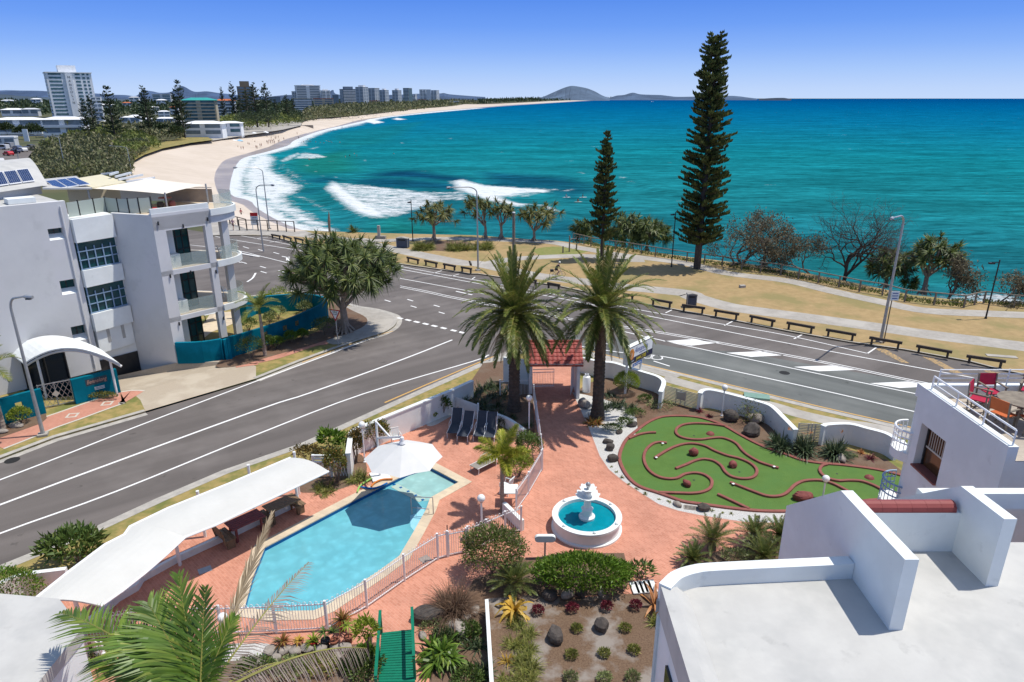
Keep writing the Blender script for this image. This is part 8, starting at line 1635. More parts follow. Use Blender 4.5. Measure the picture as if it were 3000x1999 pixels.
swa,swb=at('D',652,830,1.62),at('D',1068,728,1.62);T=teal_wall('teal sign wall carrying a lettered name plaque at the entrance',[swa,swb],1.62,.3)
a,b_=Vector(swa[:2]),Vector(swb[:2]);d=(b_-a).normalized();no=Vector((d.y,-d.x));d3=Vector((d.x,d.y,0));n3=Vector((no.x,no.y,0));a3=Vector((a.x,a.y,0));SL=(b_-a).length
k=MB();p=a3+d3*(SL*.28)+n3*.004;e=d3*(SL*.48);k.add([tuple(p+Vector((0,0,.98))),tuple(p+e+Vector((0,0,.98))),tuple(p+e+Vector((0,0,1.42))),tuple(p+Vector((0,0,1.42)))],[(0,1,2,3)]);k.build('plaque',M('slate_plaque',(.03,.06,.08),None,6,.6),T)
text(T,'Bennelong',p+d3*.05+n3*.01+Vector((0,0,1.10)),.36,d3,(0,0,1),M('copper_letter',(.50,.30,.24),None,6,.5),.3,sx=.74)
k=MB()
for z in(.62,.70,.78):q=a3+d3*(SL*.45)+n3*.012;k.beam(q+Vector((0,0,z)),q+d3*(SL*.22)+Vector((0,0,z)),.02,.035)
k.build('vent_grille',MT['white'],T)
ga,gb=Vector(at('D',392,1095)),Vector(at('D',688,1035));T=thing('entrance_gate','dark metal entrance gate with crossed bars and a square pale centre plate','gate',tuple(ga));k=MB();gd_=(gb-ga);n=6
for z in(.1,1.55):k.beam(ga+Vector((0,0,z)),gb+Vector((0,0,z)),.04,.05)
for t in(0,.5,1):k.beam(ga+gd_*t+Vector((0,0,.05)),ga+gd_*t+Vector((0,0,1.6)),.05,.05)
k.build('frame',MT['galv'],T);k=MB()
for i in range(n):
 for z0 in(.1,.58,1.07):p,q=ga+gd_*(i/n),ga+gd_*((i+1)/n);k.beam(p+Vector((0,0,z0)),q+Vector((0,0,z0+.48)),.018,.022);k.beam(q+Vector((0,.03,z0)),p+Vector((0,.03,z0+.48)),.018,.022)
k.build('lattice',MT['galv'],T);k=MB();c_=ga+gd_*.5;no3=Vector((gd_.y,-gd_.x,0)).normalized();u_=gd_.normalized();k.add([tuple(c_+no3*.06+u_*dx+Vector((0,0,.85+dz)))for dx,dz in((0,-.22),(.22,0),(0,.22),(-.22,0))],[(0,1,2,3),(3,2,1,0)]);k.build('centre_plate',MT['slat'],T)
cw_=cr([at('D',1603,487,1.55),at('D',1850,478,1.55),at('D',2100,440,1.55),at('E',0,1392,1.55),at('E',180,1345,1.55),at('E',360,1290,1.55),at('E',600,1212,1.55),at('E',800,1130,1.55),at('E',920,1072,1.55),at('E',968,1030,1.55),at('E',925,998,1.55),at('E',830,978,1.55),at('E',700,972,1.55),at('E',480,985,1.55),at('E',300,1002,1.55),at('E',170,1010,1.55)],4)
T=teal_wall('long curved teal garden wall with small square openings round the corner',cw_,1.55,.24,[])
for x,y in((225,1412),(417,1357),(595,1307),(765,1260)):
 q=Vector(at('E',x,y,.95));j=min(range(len(cw_)-1),key=lambda i:(Vector(cw_[i][:2]).lerp(Vector(cw_[i+1][:2]),.5)-q.xy).length)
 a,b_=Vector(cw_[j][:2]),Vector(cw_[j+1][:2]);m_=a.lerp(b_,.5);d=(b_-a).normalized();no=Vector((d.y,-d.x))*.012;k=MB();k.add([(m_.x+no.x+d.x*dx,m_.y+no.y+d.y*dx,.95+dz)for dx,dz in((-.2,-.2),(.2,-.2),(.2,.2),(-.2,.2))],[(0,1,2,3)]);k.build('opening',M('shadowed_opening',(.05,.055,.02),(.28,.22,.10),9,.9),T)  # flat patch, the shade inside the opening is painted in its colour
bxp=[at('E',85,1052,1.5),at('E',215,1050,1.5),at('E',302,1012,1.5)]
teal_wall('short teal wall box at the back of the corner garden',bxp,1.5)
q=MB();q.sheet([p[:2]for p in pts('E',0,(-100,1150),(90,1140),(270,1160),(105,1250),(-100,1330))]+[(-24.3,46.3)],.006);struct('paving',q,MT['sandstone'])
T=thing('patio_table','pale square patio table on the ground floor terrace of the block','table',at('D',1930,215,.7));c_=at('D',1930,210,.72);k=MB();k.box((c_[0],c_[1],.72),(1.3,.9,.05),.8);k.build('tabletop',MT['white'],T)
for sx in(-1,1):k=MB();k.box((c_[0]+sx*.4,c_[1]+sx*.2,.35),(.06,.06,.7));k.build('leg',MT['black'],T)
bp=cr(pts('D',0,(-60,1420),(200,1320),(420,1230),(650,1150),(900,1060),(1130,985),(1230,985)),4);wv=[1.9]*len(bp)
q=MB();q.ribbon(bp,1.9,.004);struct('footpath',q,MT['pinkpavers']);q=MB();q.ribbon(offset(bp,-1.02),.16,.006);q.ribbon(offset(bp,1.02),.16,.006);struct('path_edging',q,MT['slat'])
q=MB();q.ribbon(cr(pts('D',0,(2270,700))+pts('E',0,(250,1600),(500,1540),(800,1440),(960,1412)),4),1.5,.004);struct('footpath',q,MT['pinkpavers'])
q=MB();q.sheet([p[:2]for p in cr(pts('E',0,(960,1412),(1070,1440),(1250,1385),(1440,1330),(1570,1260),(1600,1210),(1530,1155),(1400,1115),(1250,1095),(1000,1100),(1020,1300)),3,True)],.003);struct('footpath',q,MT['concrete'])
q=MB();q.sheet([p[:2]for p in cr(pts('E',0,(1000,1050),(1200,1130),(1330,1200),(1310,1270),(1180,1330),(1000,1390),(780,1460),(420,1560),(150,1640),(-60,1640),(150,1500),(540,1425),(830,1340),(960,1250)),3,True)],.008);struct('garden_bed',q,MT['soil'])
q=MB();q.sheet([p[:2]for p in pts('D',0,(-700,1460),(-60,1380),(200,1290),(380,1225),(430,1180),(420,1120),(0,1245),(-700,1400))],.008);struct('garden_bed',q,MT['soil'])
for x,y in((665,1152),(985,1042)):
 c_=at('D',x,y);k=MB();k.box((c_[0],c_[1],.009),(.62,.62,.004),.2);k.box((c_[0],c_[1],.012),(.42,.42,.004),.2);
 q=MB();q.box((c_[0],c_[1],.008),(.62,.62,.005),.2);struct('path_inlay',q,MT['slat']);q=MB();q.box((c_[0],c_[1],.0125),(.38,.38,.004),.2);struct('path_inlay',q,MT['pinkpavers'])
bush('ball_shrub','yellow green ball shrub at the foot of the lower left street lamp',at('D',195,1225),(1.25,1.2,1.0),1300,'hedgelime',.10,.05,401,lump=.15,shell=.75,group='shrubs outside the teal walls')
bush('low_hedge','dry brownish low hedge strip below the sign wall',at('D',920,1005),(2.6,.75,.5),1200,'mondo',.10,.04,402,lump=.2,stem=False,group='shrubs outside the teal walls')
for i,(x,y,s_,lm,lb)in enumerate(((280,1565,2.1,'green','largest round shrub below the curved teal wall, left of the small palm'),(430,1480,1.3,'green','round shrub directly right of the small palm trunk'),(510,1475,1.2,'hedge','round shrub second to the right of the small palm trunk'),(640,1425,1.2,'hedge','round shrub below the third square opening'),(745,1390,1.0,'hedge','small round shrub under the last square opening'),(950,1350,2.0,'green','loose shrub near the pandanus roots'))):
 bush('ball_shrub',lb,at('E',x,y),(s_,s_,s_*.82),1100,lm,.11,.05,410+i,lump=.25,group='shrubs outside the teal walls')
for i,(x,y,s_,lm,lb)in enumerate(((530,1075,2.3,'hedgelime','bright lime shrub against the back of the curved teal wall'),(430,1060,1.2,'hedgelime','small lime shrub left of the bright lime one'),(760,1150,1.5,'sedge','pale shrub inside the tip of the curved wall'),(520,1210,1.6,'sedge','pale flowering shrub in the middle of the corner garden'),(250,1320,1.6,'green','low shrub just inside the curved teal wall'),(600,1090,1.0,'green','dark shrub in the shade of the curved teal wall'),(440,1240,1.2,'sedge','pale low shrub inside the curved wall near the palm crown'))):
 bush('garden_shrub',lb,at('E',x,y),(s_,s_,s_*.75),700,lm,.14,.06,420+i,lump=.3,group='shrubs in the teal-walled corner garden')
T=foxtail('small palm with a slender grey trunk in front of the curved teal wall',at('E',398,1545),3.3,431,13,1.9,False,None,'canary',.5,.14,droop=1.2,nl=60)
foxtail('palm trunk cut by the left picture edge in front of the teal wall',at('D',30,1280),3.4,432,11,2.0,False,None,'canary',.5,.17,droop=1.2,nl=60)
for i,(x,y,s_)in enumerate(((155,1255,.9),(20,1310,.7))):p=at('D',x,y);k=MB();k.rock(p,(s_,s_*.6,s_*.35),440+i);single('garden_rock',('flat mauve rock beside the yellow green ball shrub','grey rock at the foot of the cut off palm trunk')[i],'rock',k,MT['paleStone'],p)
k=MB();k.prism([(M1+mn*.3-dm*.0)[:2],(Gl+Vector((.05,-.05)))[:2],(Gl+Vector((-.3,.4)))[:2],(M1+mn*.7)[:2]],-1.8,.55);k.build('garage_darkness',MT['black'],B)  # black slab stands in for the darkness of the open garage
for s_ in(.35,6.4):p=M1+dm*s_-mn*.06;k=MB();k.tube([P2(p,.2),P2(p,ZM-.3)],.05,6);k.build('downpipe',MT['greywall'],B)
for x,y,z,rz_,lb in((2050,955,F2,.6,'white plastic chair on the upper curved balcony of the grey block'),(2065,1310,F1,1.0,'white plastic chair on the lower curved balcony of the grey block')):plastic_chair(lb,at('C',x,y,z+.01),rz_)
def ridge(w,xy,Y,col,depth=900):
 P_=[ground_y(w,x,y,Y)for x,y in xy];P_=cr(P_,4);mb=MB();n=len(P_);vs=[];r_=np.random.default_rng(len(xy))
 for dy,f in((-depth,-.02),(-depth*.55,.45),(-depth*.25,.8),(0,1.0),(depth*.6,-.02)):
  for p in P_:h_=(p[2]+8)*f*(1+.03*r_.normal()*(0<f<1));vs.append((p[0]*(1+dy/Y),Y+dy,-8+max(h_,0)))
 mb.add(vs,[(j*n+i,j*n+i+1,(j+1)*n+i+1,(j+1)*n+i)for j in range(4)for i in range(n-1)]);m_=M('hazy_hill',col,tuple(c*.72 for c in col),.006,1,0,c3=tuple(c*1.25 for c in col),s3=.002);struct('hill',mb,m_)  # blue distance haze is put into the hill colour
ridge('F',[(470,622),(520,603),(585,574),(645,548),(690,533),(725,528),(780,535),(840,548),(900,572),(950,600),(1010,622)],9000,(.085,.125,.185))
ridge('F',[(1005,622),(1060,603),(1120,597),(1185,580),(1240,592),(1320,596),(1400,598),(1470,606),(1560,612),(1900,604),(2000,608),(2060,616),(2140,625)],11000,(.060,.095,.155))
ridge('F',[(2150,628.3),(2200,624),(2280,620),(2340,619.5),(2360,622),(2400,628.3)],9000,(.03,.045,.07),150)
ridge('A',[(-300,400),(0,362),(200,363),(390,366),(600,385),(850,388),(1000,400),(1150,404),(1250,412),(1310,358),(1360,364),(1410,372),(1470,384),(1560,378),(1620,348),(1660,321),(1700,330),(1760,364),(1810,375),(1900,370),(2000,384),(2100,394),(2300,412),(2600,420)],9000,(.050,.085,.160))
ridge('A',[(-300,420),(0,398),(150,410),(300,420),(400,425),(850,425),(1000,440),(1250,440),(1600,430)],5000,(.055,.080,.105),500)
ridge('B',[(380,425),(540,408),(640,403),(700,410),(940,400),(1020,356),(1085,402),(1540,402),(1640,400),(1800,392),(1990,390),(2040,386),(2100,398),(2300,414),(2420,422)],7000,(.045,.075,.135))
def clumps(name,label,w,poly,n,hgt,size,mat,seed,z=0.0,aspect=.55,pw=1.6,lumps=40):
 """uncountable foliage over a surveyed patch of land"""
 r_=np.random.default_rng(seed);P_=np.array([at(w,x,y,z)[:2]for x,y in poly]);lo,hi=P_.min(0),P_.max(0);mb=MB();C=[]
 xs=np.array([q[0]for q in poly]);ys=np.array([q[1]for q in poly]);pts_=[]
 while len(pts_)<n:
  x=r_.uniform(xs.min(),xs.max(),4000);y=r_.uniform(ys.min(),ys.max(),4000);ins=poly_sd(x,y,poly)>0;pts_+=list(zip(x[ins],y[ins]))
 W_2=np.array([at(w,x,y,z)for x,y in pts_[:n]]);dist=np.linalg.norm(W_2,axis=1);ce=W_2[r_.integers(0,n,lumps)];rd2=dist[:,None]*.028
 d2=np.linalg.norm(W_2[:,None,:2]-ce[None,:,:2],axis=2)/rd2;f=np.clip(1-d2.min(1)**2,.0,1)**.5;W_2[:,2]+=hgt*(.25+.75*f)*r_.random(n)**.5
 D=unit(r_.normal(size=(n,3))+np.array([0,-.2,.5]));s_=size*dist;diamonds(mb,W_2,D,r_.normal(size=(n,3)),s_*(.6+.8*r_.random(n)),s_*aspect);o=mb.build(name,MT[mat]);o['kind']='stuff';o['label']=label
clumps('scrub','tangled grey brown coastal scrub behind the beach','A',[(290,1040),(330,960),(420,880),(560,830),(720,810),(900,790),(1000,770),(1150,780),(1330,850),(1390,890),(1230,990),(1200,1040),(1250,1130),(1150,1200),(600,1210),(320,1160)],17000,3.2,.0042,'scrub',501,.2)
clumps('scrub','green scrub on the dune behind the grey thicket','A',[(380,890),(560,820),(640,790),(900,745),(1000,720),(1150,740),(1330,790),(1480,870),(1300,920),(1230,980),(1100,960),(1000,800),(700,840),(450,930)],6000,2.6,.004,'scrubgreen',502,.2)
clumps('scrub','bushes around the shops under the far pines','A',[(900,740),(1000,690),(1300,690),(1550,700),(1700,740),(1700,800),(1480,830),(1250,790)],3500,4.5,.0042,'scrub',503)
clumps('treeline','dark scrubby woodland along the far beach','B',[(735,650),(760,590),(850,560),(1100,520),(1400,500),(1700,490),(2000,470),(2150,462),(2352,470),(2352,486),(2250,486),(2100,505),(1800,530),(1420,575),(1120,603),(860,625)],12000,9,.0035,'scrub',504,-1,lumps=90)
clumps('treeline','dark woodland on the low headland in the far distance','F',[(0,640),(300,628),(600,624),(900,624),(1130,627),(1000,631),(640,640),(400,650),(60,664),(0,664)],4500,12,.0030,'darkgreen',505,-2,.4)
clumps('woodland','green suburb trees under the hills at far left','A',[(-200,450),(100,440),(400,440),(700,480),(1000,480),(1300,480),(1700,480),(1700,560),(1300,600),(900,600),(440,590),(0,590),(-200,580)],9000,9,.0036,'darkgreen',506,0,lumps=80)
clumps('woodland','green trees between the far apartment blocks','B',[(0,620),(150,640),(500,640),(720,560),(1100,500),(1700,480),(2000,460),(2000,440),(1000,440),(400,470),(0,470)],5000,8,.0036,'darkgreen',507,0,lumps=60)
clumps('scrub','trees and bushes along the far beach promenade','B',[(20,720),(150,740),(400,705),(560,690),(720,660),(735,640),(600,620),(450,640),(150,650),(0,680)],4200,6.5,.0036,'scrubgreen',508,-1,lumps=60)
q=MB();q.sheet([p[:2]for p in pts('A',-.9,(1240,1010),(1330,960),(1500,900),(1750,850),(1960,822),(1900,790),(1700,790),(1480,850),(1300,900),(1220,960))],-.6);struct('dune_grass',q,MT['verge'])
q=MB();q.sheet([p[:2]for p in pts('A',-1.15,(1700,800),(1960,822))+pts('B',-1.15,(150,785),(400,748),(560,722),(725,685),(735,660),(600,640),(150,660))+pts('A',-1.15,(1700,700))],-1.15);struct('foreshore',q,MT['concrete'])
MT['farwhite']=M('far_white_wall',(.82,.83,.84),None,.3,.8);MT['fargrey']=M('far_grey_wall',(.60,.62,.65),None,.3,.8);MT['fardark']=M('far_dark_wall',(.17,.21,.26),None,.3,.6);MT['farbeige']=M('far_beige_wall',(.52,.46,.35),None,.3,.8);MT['farteal']=M('far_teal_wall',(.03,.33,.31),None,.3,.7);MT['farorange']=M('far_orange_roof',(.50,.14,.05),None,.3,.8);MT['farbrown']=M('far_brown_wall',(.20,.16,.11),None,.3,.8);MT['bluewin']=M('far_teal_glass',(.10,.20,.23),(.05,.11,.13),.3,.3)  # far wall colours lightened to carry some distance haze
def block(label,w,x0,x1,yt,yb,floors,wall='farwhite',glass='farglass',rot=.5,depth=.7,roof='farwhite',bal=True,cap=None,hip=False,z=0.0,name='apartment_tower',cat='building',side=1,wins=((-.46,-.08),(.06,.46)),wl_=.32):
 cx=(x0+x1)/2;p=Vector(at(w,cx,yb,z));tp_=ground_y(w,cx,yt,p.y);h=tp_[2]-z;wid=(x1-x0)/WIN[w][2]/FPX*(p.y*CS+(CAM_H-h/2)*SN);c_,s_=abs(math.cos(rot)),abs(math.sin(rot));L=wid/(c_+s_*depth);D=L*depth
 T=thing(name,label,cat,tuple(p),'distant beachside buildings');O=Vector((p.x,p.y+D*.5,z));u=Vector((math.cos(rot),math.sin(rot),0));v=Vector((-u.y,u.x,0))
 def bx(mb,a0,a1,b0,b1,z0,z1):q_=[O+u*a+v*b for a,b in((a0,b0),(a1,b0),(a1,b1),(a0,b1))];mb.prism([t.xy[:]for t in q_],z0+z,z1+z,True)
 k=MB();bx(k,-L/2,L/2,-D/2,D/2,-2,h);k.build('wall',MT[wall],T);fh=h/floors;e=L*.006+.12
 for f_ in range(floors):
  z0=f_*fh+fh*wl_;z1=(f_+1)*fh-fh*.08
  for g0,g1 in wins:k=MB();bx(k,L*g0,L*g1,-D/2-e*.5,-D/2+.2,z0,z1);k.build('window',MT[glass],T)
  sd_=1 if rot<0 else-1
  for g0,g1 in((-.44,-.04),(.04,.44)):k=MB();bx(k,*((L/2-.2,L/2+e*.5)if sd_>0 else(-L/2-e*.5,-L/2+.2)),D*g0,D*g1,z0,z1);k.build('window',MT[glass],T)
  if bal:k=MB();bx(k,-L*.47,L*.47,-D/2-fh*.35,-D/2-e*.55,f_*fh-.12,f_*fh+fh*.27);k.build('balcony',MT[wall if wall!='fardark' else 'farwhite'],T)
 k=MB()
 if hip:
  q_=[O+u*(a*L*.56)+v*(b*D*.58)+Vector((0,0,h))for a,b in((-1,-1),(1,-1),(1,1),(-1,1))];r1,r2=O-u*L*.25+Vector((0,0,h+D*.16)),O+u*L*.25+Vector((0,0,h+D*.16));k.add([tuple(t)for t in q_+[r1,r2]],[(0,1,5,4),(1,2,5),(2,3,4,5),(3,0,4),(3,2,1,0)])
 else:bx(k,-L*.52,L*.52,-D*.53,D*.53,h+.01,h+fh*.25)
 k.build('roof',MT[roof],T)
 if cap:k=MB();bx(k,-L*cap[0],L*cap[0],-D*.2,D*.3,h+fh*.26,h+fh*.26+cap[1]*fh);k.build('plant_room',MT[wall],T)
 return T,O,u,v,L,D,h
T,O,u,v,L,D,h=block('tall white apartment tower with vertical lettering on its corner at far left','A',372,838,200,600,12,glass='bluewin',rot=.62,depth=.85,cap=(.20,1.9),bal=False,wins=((-.45,-.18),(.13,.24),(.29,.35),(.39,.44)),wl_=.42)
cn=O+u*(-L*.10)-v*(D/2);k=MB();c0_=O-u*(L*.02)-v*(D/2+2.2);k.prism([(c0_-u*L*.07).xy[:],(c0_+u*L*.08).xy[:],(c0_+u*L*.08+v*2.4).xy[:],(c0_-u*L*.07+v*2.4).xy[:]],0,h*.985,True);k.build('sign_pier',MT['farwhite'],T)
for i,ch_ in enumerate('MANDOLIN'):text(T,ch_,c0_+u*(L*.005)-v*.12+Vector((0,0,h*.875-i*h*.083)),h*.075,u,(0,0,1),MT['black'],align='CENTER')
B_='B'
for a in(('white ten storey block with a stepped top behind the pine clump','B',655,905,318,470,10,'farwhite','farglass',.35,.6,'farwhite',True,(.25,.5)),('lower white wing left of the ten storey block','B',640,700,372,470,7,'farwhite','farglass',.35,.8),('teal and cream apartment block below the ten storey one','B',640,830,440,560,6,'fardark','farglass',.3,.6,'farbeige',True),('cream apartment block with orange roof edges facing the beach','B',828,1025,440,545,6,'farbeige','farglass',.3,.6,'farorange',True),('grey white stepped block right of the ten storey one','B',905,998,364,470,8,'farwhite','farglass',.4,.8,'farwhite',True,(.3,.7)),('dark blue glass block left of the banded tower','B',1012,1076,406,500,6,'fardark','farglass',.3,.8,'fardark',False),('white banded tower with strong dark horizontals and roof masts','B',1076,1242,352,506,11,'fardark','farglass',.5,.8,'fardark',True,(.3,1.6)),('tall pale grey tower right of the banded tower','B',1232,1346,332,508,13,'fargrey','farglass',-.5,.8,'farwhite',True,(.3,1.1)),('grey tower with stacked balconies beside the pale grey one','B',1342,1448,342,482,11,'fargrey','farglass',-.5,.8,'farwhite',True),('single pale tower standing apart, first of three','B',1450,1534,360,496,10,'fargrey','farglass',-.45,.85,'farwhite',True,(.2,.8)),('single pale tower with a dark roof block, second of three','B',1567,1650,362,486,9,'fargrey','farglass',-.45,.85,'fargrey',True,(.2,1.0)),('dark glass tower, third of three','B',1668,1748,342,482,11,'fardark','bluewin',-.45,.85,'fargrey',True),('small pale block beside the dark glass tower','B',1748,1792,402,478,6,'farwhite','farglass',-.4,.85),('white and grey slab of the last tower group','B',1814,1876,356,470,9,'farwhite','farglass',.3,.8,'fardark',True),('plain grey slab in the middle of the last tower group','B',1876,1922,356,470,9,'fargrey','fargrey',.2,.8,'fargrey',False),('pale tower at the right end of the last group','B',1922,1996,362,468,9,'farwhite','farglass',-.4,.8,'farwhite',True),('low white and red roofed building before the last tower group','B',1788,1876,446,476,2,'farwhite','farglass',.2,.5,'farorange',False),('lone low white building on the far dune','B',2094,2180,462,488,2,'farwhite','farglass',.1,.4,'farwhite',False),('low orange roofed houses under the pale towers','B',1350,1450,460,500,2,'farbeige','farglass',.2,.5,'farorange',False),('brown topped tower hidden behind the tall pine clump','B',145,310,330,640,12,'farbrown','farglass',.4,.8,'farbrown',True,(.3,1.8)),('low dark roofed hall between pines and cream block','B',440,540,425,500,3,'fardark','farglass',.3,.6,'fardark',False),('bright teal and cream apartment block with balconies','A',1672,1985,452,640,6,'farbeige','bluewin',.25,.5,'farteal',True,None,True),('white balconied block with an orange roof','A',1975,2165,455,625,6,'farwhite','farglass',.2,.5,'farorange',True,None,True),('blue grey glass office with white bands under the hills','A',1385,1565,398,478,5,'fargrey','bluewin',.3,.7,'farwhite',False),('dark flat topped office in front of the dark hill','A',1760,1900,408,440,2,'fardark','farglass',.2,.6,'fardark',False),('white mid rise right of the lettered tower','A',850,945,428,600,6,'farwhite','farglass',.4,.8),('grey flats with dark windows below the white mid rise','A',880,960,490,680,5,'fargrey','farglass',.4,.8),('long low white surf club with wide roof by the beach','A',1690,2040,668,780,2,'farwhite','farglass',.12,.45,'farwhite',False,None,True),('glass fronted white wing of the surf club','A',1990,2215,662,760,2,'farwhite','bluewin',.12,.45,'farwhite',False,None,True),('small white roofed kiosk in front of the surf club','A',1718,1828,708,776,1,'farwhite','farglass',.2,.8,'farwhite',False,None,True),('two storey white motel wing with dormers at far left','A',-60,400,632,760,2,'farwhite','farglass',.1,.3,'farwhite',True,None,True),('two storey white motel wing with projecting end bay','A',390,765,630,770,2,'farwhite','farglass',.2,.45,'farwhite',True,None,True),('white cottage cluster beyond the motel','A',10,200,540,590,1,'farwhite','farglass',.2,.5,'farwhite',False,None,True),('blue grey roofed house beyond the motel','A',200,345,535,590,1,'fargrey','farglass',.2,.5,'fargrey',False,None,True),('row of white shops behind the middle pines','A',1110,1290,610,720,2,'farwhite','farglass',.15,.4,'farwhite',False,None,True),('white roofed shop with cream gable behind pines','A',1440,1600,620,720,2,'farwhite','farglass',.15,.5,'farwhite',False,None,True),('white roofed service station at the left picture edge','A',-80,120,800,860,1,'fargrey','farglass',.3,.6,'farwhite',False)):
 block(*a)
PN=[norfolk('',(0,0,0),22,4.7,3.5,601+i,True,group='distant Norfolk pines',sparse=.95)for i in range(3)]
def far_pine(i,label,w,x,yb,yt,sx=1.0):
 p=at(w,x,yb);v=(WIN[w][1]+yt/WIN[w][2]-999.5)/FPX;H_=CAM_H-p[1]*(v*CS+SN)/(CS-v*SN);s_=H_/22
 if i<3:PN[i]['label']=label;place(PN[i],p,i*1.3,(s_*sx,s_*sx,s_))
 else:dup(PN[i%3],p,i*1.7,label,None,(s_*sx,s_*sx,s_))
for i,a in enumerate((('thin far pine in front of the lettered tower, left of a close pair','A',822,800,452),('thin far pine, right of the close pair by the lettered tower','A',880,775,415),('tall dark far pine standing alone right of the lettered tower','A',1066,832,338,1.1),('bushy far pine with a bare lower trunk behind the scrub','A',1385,792,342,1.2),('slim far pine left of the tallest far pine','A',1655,800,385,.8),('tallest far pine in front of the teal block','A',1703,800,285,.8),('thin sparse far pine before the orange roofed block','A',2068,640,345,.6),('far pine at the left edge of the dense pine clump','A',2165,640,298,.8),('far pine in the left of the dense clump before the brown tower','B',245,690,380,1.1),('far pine leaning against the brown tower top','B',330,700,310,1.2),('far pine with a clear pointed top right of the brown tower','B',432,700,300,1.0),('far pine just left of the broad low pine','B',505,650,450,1.0),('broad low far pine above the promenade','B',610,650,412,1.3),('far pine at the right end of the promenade clump','B',668,640,438,1.0),('far pine in the shadowed middle of the dense clump','B',190,680,420,1.1),('small dark far pine beneath the banded tower','B',1090,540,455,.9))):far_pine(i,*a)
for i,(x,y,s_,w_,lb)in enumerate(((200,790,7,'A','round tree at the motel driveway, left of the pylon sign'),(335,800,9,'A','round tree at the motel driveway, right of the pylon sign'),(70,770,8,'A','round tree at the left edge before the motel'),(1500,800,9,'A','round headed tree on the dune beside the grass'),(1620,810,9,'A','dark round tree under the tallest far pine'),(250,730,16,'B','broad dark tree behind the beach club'),(450,720,16,'B','broad dark tree above the promenade wall'),(700,670,14,'B','dark tree at the end of the promenade'))):
 bush('round_tree',lb,at(w_,x,y),(s_,s_,s_*.75),900,'darkgreen',.9,.5,620+i,'round trees in the town','tree')
for i,(x,y,lb)in enumerate(((40,740,'palm at the left edge before the motel'),(395,750,'palm beside the motel entrance, left of two'),(470,755,'palm beside the motel entrance, right of two'),(640,770,'palm in front of the projecting motel bay'))):foxtail(lb,at('A',x,y),5.5,640+i,16,2.6,False,'palms at the motel','canary',.6,.2,droop=1.2,nl=20)
foxtail('squat date palm in the scrub behind the solar roofs',at('A',740,1190),1.0,650,26,3.6,False,None,'canary',.6,.3,droop=.9,nl=40)
street_lamp('street lamp with a long arm over the scrub at far left',at('A',606,1108,0),9.0,(-1,.1,0),6.0,1.0,.12,False);street_lamp('street lamp in the scrub above the pergola',at('A',1215,1150,0),7.0,(-1,.3,0),4.5,.5,.1,False)
p=Vector(at('A',195,1100));T=thing('traffic_light','traffic light pole beside the far left road','traffic light',p);k=MB();k.tube([p,p+Vector((0,0,5.5))],.1,7);k.build('pole',MT['galv'],T);k=MB();k.box((p.x,p.y-.2,5.0),(.4,.35,1.1));k.build('signal_head',MT['black'],T)
p=Vector(at('A',250,830));T=thing('pylon_sign','white pylon sign at the motel driveway','sign',p);k=MB();k.box((p.x,p.y,2.6),(2.2,.4,5.2));k.build('panel',MT['farwhite'],T)
q=MB();q.sheet([p[:2]for p in pts('A',0,(-300,1150),(130,1085),(250,985),(330,880),(280,872),(0,885),(-300,900))],-.01);struct('road',q,MT['asphalt'])
def car(label,c,rz,col,van=False):
 T=thing('parked_car',label,'car',(0,0,0),'cars on the far left road');m_=M('car_paint',col,tuple(x*.92 for x in col),2,.3,spec=.5);h_=1.9 if van else 1.45;k=MB();pr=[(-2.2,.35),(2.2,.35),(2.2,.75),(1.3,.92),(.6,h_),(-1.5 if not van else-2.1,h_),(-2.15,.95)];n=7
 k.add([(x,-.85,z)for x,z in pr]+[(x,.85,z)for x,z in pr],[tuple(range(n)),tuple(range(2*n-1,n-1,-1))]+[(i,n+i,n+(i+1)%n,(i+1)%n)for i in range(n)]);k.build('body',m_,T);bevel(MB.last,.08);k=MB()
 k.add([(1.22,-.72,.97),(1.22,.72,.97),(.66,.66,h_-.06),(.66,-.66,h_-.06)],[(0,1,2,3)]);k.v=[(x+.04,y,z+.03)for x,y,z in k.v];k.build('windscreen',MT['darkglass'],T)
 for s in(-1,1):k=MB();k.add([(1.05,s*.862,.98),(.55,s*.862,h_-.1),(-1.4,s*.862,h_-.1),(-1.7,s*.862,.98)],[(0,1,2,3)]);k.build('side_window',MT['darkglass'],T)
 for x in(-1.35,1.35):
  for s in(-1,1):k=MB();k.tube([(x,s*.7,.32),(x,s*.9,.32)],.32,12);k.build('wheel',MT['rubber'],T)
 place(T,c,rz)
for x,y,col,rz,lb,vn in((80,960,(.45,.01,.02),2.6,'bright red car on the far left road',False),(140,940,(.01,.02,.06),2.6,'dark blue car just behind the red one',False),(210,925,(.6,.6,.6),2.6,'white car second behind the red one',False),(245,915,(.05,.05,.05),2.6,'black car behind the white car',False),(162,905,(.04,.07,.15),2.6,'blue grey car in the farther lane',False),(285,895,(.04,.04,.045),2.6,'dark car at the head of the far queue',False),(35,905,(.62,.62,.62),2.9,'white four wheel drive at the service station',True),(80,885,(.30,.31,.33),2.9,'silver van at the service station',True),(8,1030,(.6,.6,.6),2.3,'white car cut by the left picture edge',False),(592,826,(.62,.62,.62),.4,'white van parked by the motel',True),(430,842,(.35,.36,.38),.4,'silver car parked by the motel',False),(1945,760,(.65,.65,.65),.1,'white van parked at the surf club',True)):
 car(lb,at('A',x,y),rz,col,vn)
fr_=[person('',(0,0,0),0,1.7,s_,p_,far=True,group='people on the far beach and in the shallows')for s_,p_ in(((.40,.06,.05),(.02,.02,.02)),((.62,.40,.28),(.03,.05,.15)),((.02,.02,.03),(.02,.02,.02)),((.60,.52,.40),(.25,.05,.05)))]
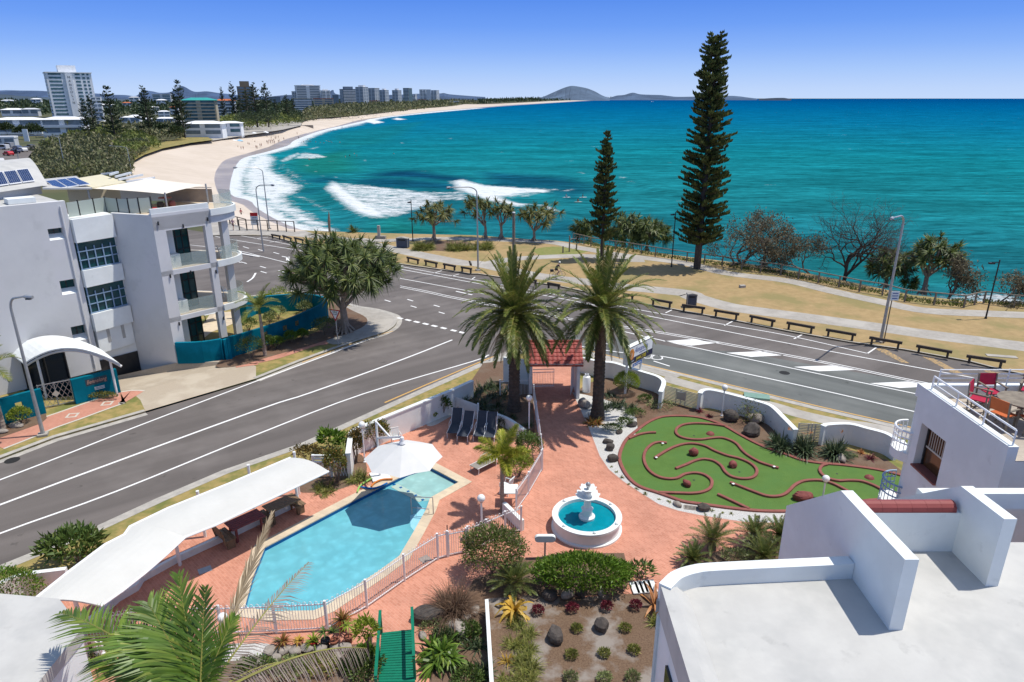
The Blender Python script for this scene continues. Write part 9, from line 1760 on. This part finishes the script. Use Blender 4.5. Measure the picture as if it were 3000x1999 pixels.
sp2=[(240,855),(252,858),(283,830),(305,838),(315,885),(325,888),(340,800),(352,868),(365,866),(372,795),(415,835),(425,845),(432,830),(445,825),(450,840),(455,800),(462,825),(470,838),(478,822),(485,840),(490,800),(498,798),(520,830),(532,825),(570,808),(470,780),(520,790),(605,728),(692,755),(803,715),(706,798),(150,885),(178,895),(198,893),(120,850),(170,852),(1105,700),(1205,640),(1283,622),(1460,596),(1570,580),(880,655),(910,668)]
wp=[(735,838),(750,830),(788,808),(802,828),(815,830),(862,832),(905,838),(938,840),(960,820),(975,822),(985,828),(1000,825),(1010,832),(1085,834),(1135,968),(1175,958),(1218,940),(1240,958),(1578,940),(802,993)]
i=0
for n_,(x,y)in enumerate(sp2+wp):
 dry=n_<len(sp2);c_=at('B',x,y+8,-4.6 if dry else SEA);c_=(c_[0],c_[1],(-4.9 if dry else SEA-.95));cl_=('red','tan','black','cream')[n_%4]
 lb=('tiny %s clad person on the busy patch of far beach'%cl_)if dry and n_<28 else('tiny lone %s clad person along the far sand'%cl_ if dry else 'tiny %s clad bather among those in the far shallows'%cl_)
 if n_<4:fr_[n_]['label']=lb;place(fr_[n_],c_,n_*1.3)
 else:dup(fr_[n_%4],c_,n_*1.1,lb)
MT['tent']=M('blue_tent',(.10,.33,.55),(.45,.60,.66),.8,.8)
for i,(x,y,m_,lb)in enumerate(((165,855,'tent','blue beach shelter among the bathers'),(115,858,'farwhite','white beach shelter left of the blue one'),(570,730,'tent','blue and white beach shelter by the promenade wall'),(300,785,'farwhite','white umbrella at the sea wall'),(405,775,'farwhite','pale umbrella right of the white one at the sea wall'),(300,720,'farwhite','white marquee on the promenade'))):
 p=Vector(at('B',x,y,-4.5 if i<3 else-3));k=MB();k.lathe([(2.0,1.5),(1.1,2.1),(.0,2.5)],tuple(p),10);T=thing('beach_umbrella',lb,'umbrella',tuple(p),'beach shelters');k.build('canopy',MT[m_],T);k=MB();k.tube([p,p+Vector((0,0,2.4))],.04,5);k.build('pole',MT['galv'],T)
k=MB();sw=cr(pts('B',-2.2,(0,790),(180,775),(400,748),(560,722),(720,690),(838,688)),3);k.sweep([(p[0],p[1],-5.5)for p in sw],[(-.5,0),(.5,0),(.5,3.9),(-.5,3.9)]);single('sea_wall','grey stone sea wall below the beach promenade','wall',k,MT['paleStone'],sw[0])
p=Vector(at('F',1332,651,SEA));T=thing('motor_boat','small white motor boat far out on the bay','boat',tuple(p));k=MB();k.add([(p.x-9,p.y-2.5,SEA+.1),(p.x+6,p.y-2.5,SEA+.1),(p.x+11,p.y,SEA+.4),(p.x+6,p.y+2.5,SEA+.1),(p.x-9,p.y+2.5,SEA+.1),(p.x-9,p.y-3,SEA+2.2),(p.x+6,p.y-3,SEA+2.4),(p.x+13,p.y,SEA+3),(p.x+6,p.y+3,SEA+2.4),(p.x-9,p.y+3,SEA+2.2)],[(5,6,7,8,9),(0,1,6,5),(1,2,7,6),(2,3,8,7),(3,4,9,8),(4,0,5,9)]);k.build('hull',MT['farwhite'],T);k=MB();k.box((p.x-1,p.y,SEA+3.6),(6,3.4,2.4));k.build('cabin',MT['farwhite'],T)
for i,(x,y,w_,f_,rf)in enumerate(((60,478,110,1,'fargrey'),(330,486,90,2,'farwhite'),(980,560,120,3,'farwhite'),(1165,520,90,2,'farorange'),(1240,640,110,2,'farwhite'),(1335,668,120,2,'fargrey'),(1420,560,80,2,'farwhite'),(1500,600,110,2,'farwhite'),(1600,560,80,2,'farorange'),(1230,470,90,2,'fargrey'),(1480,495,100,2,'farwhite'),(120,560,90,1,'farwhite'),(1000,690,120,2,'farwhite'),(1640,690,90,2,'farwhite'))):
 block('small %s roofed building among the far pines, %s such from the left'%({'fargrey':'grey','farwhite':'white','farorange':'orange'}[rf],ORD[[0,11,1,2,12,3,9,4,5,6,10,7,8,13].index(i)]),'A',x-w_/2,x+w_/2,y-22*f_,y+14,f_,'farwhite','farglass',.2+.1*(i%4),.6,rf,False,None,True)
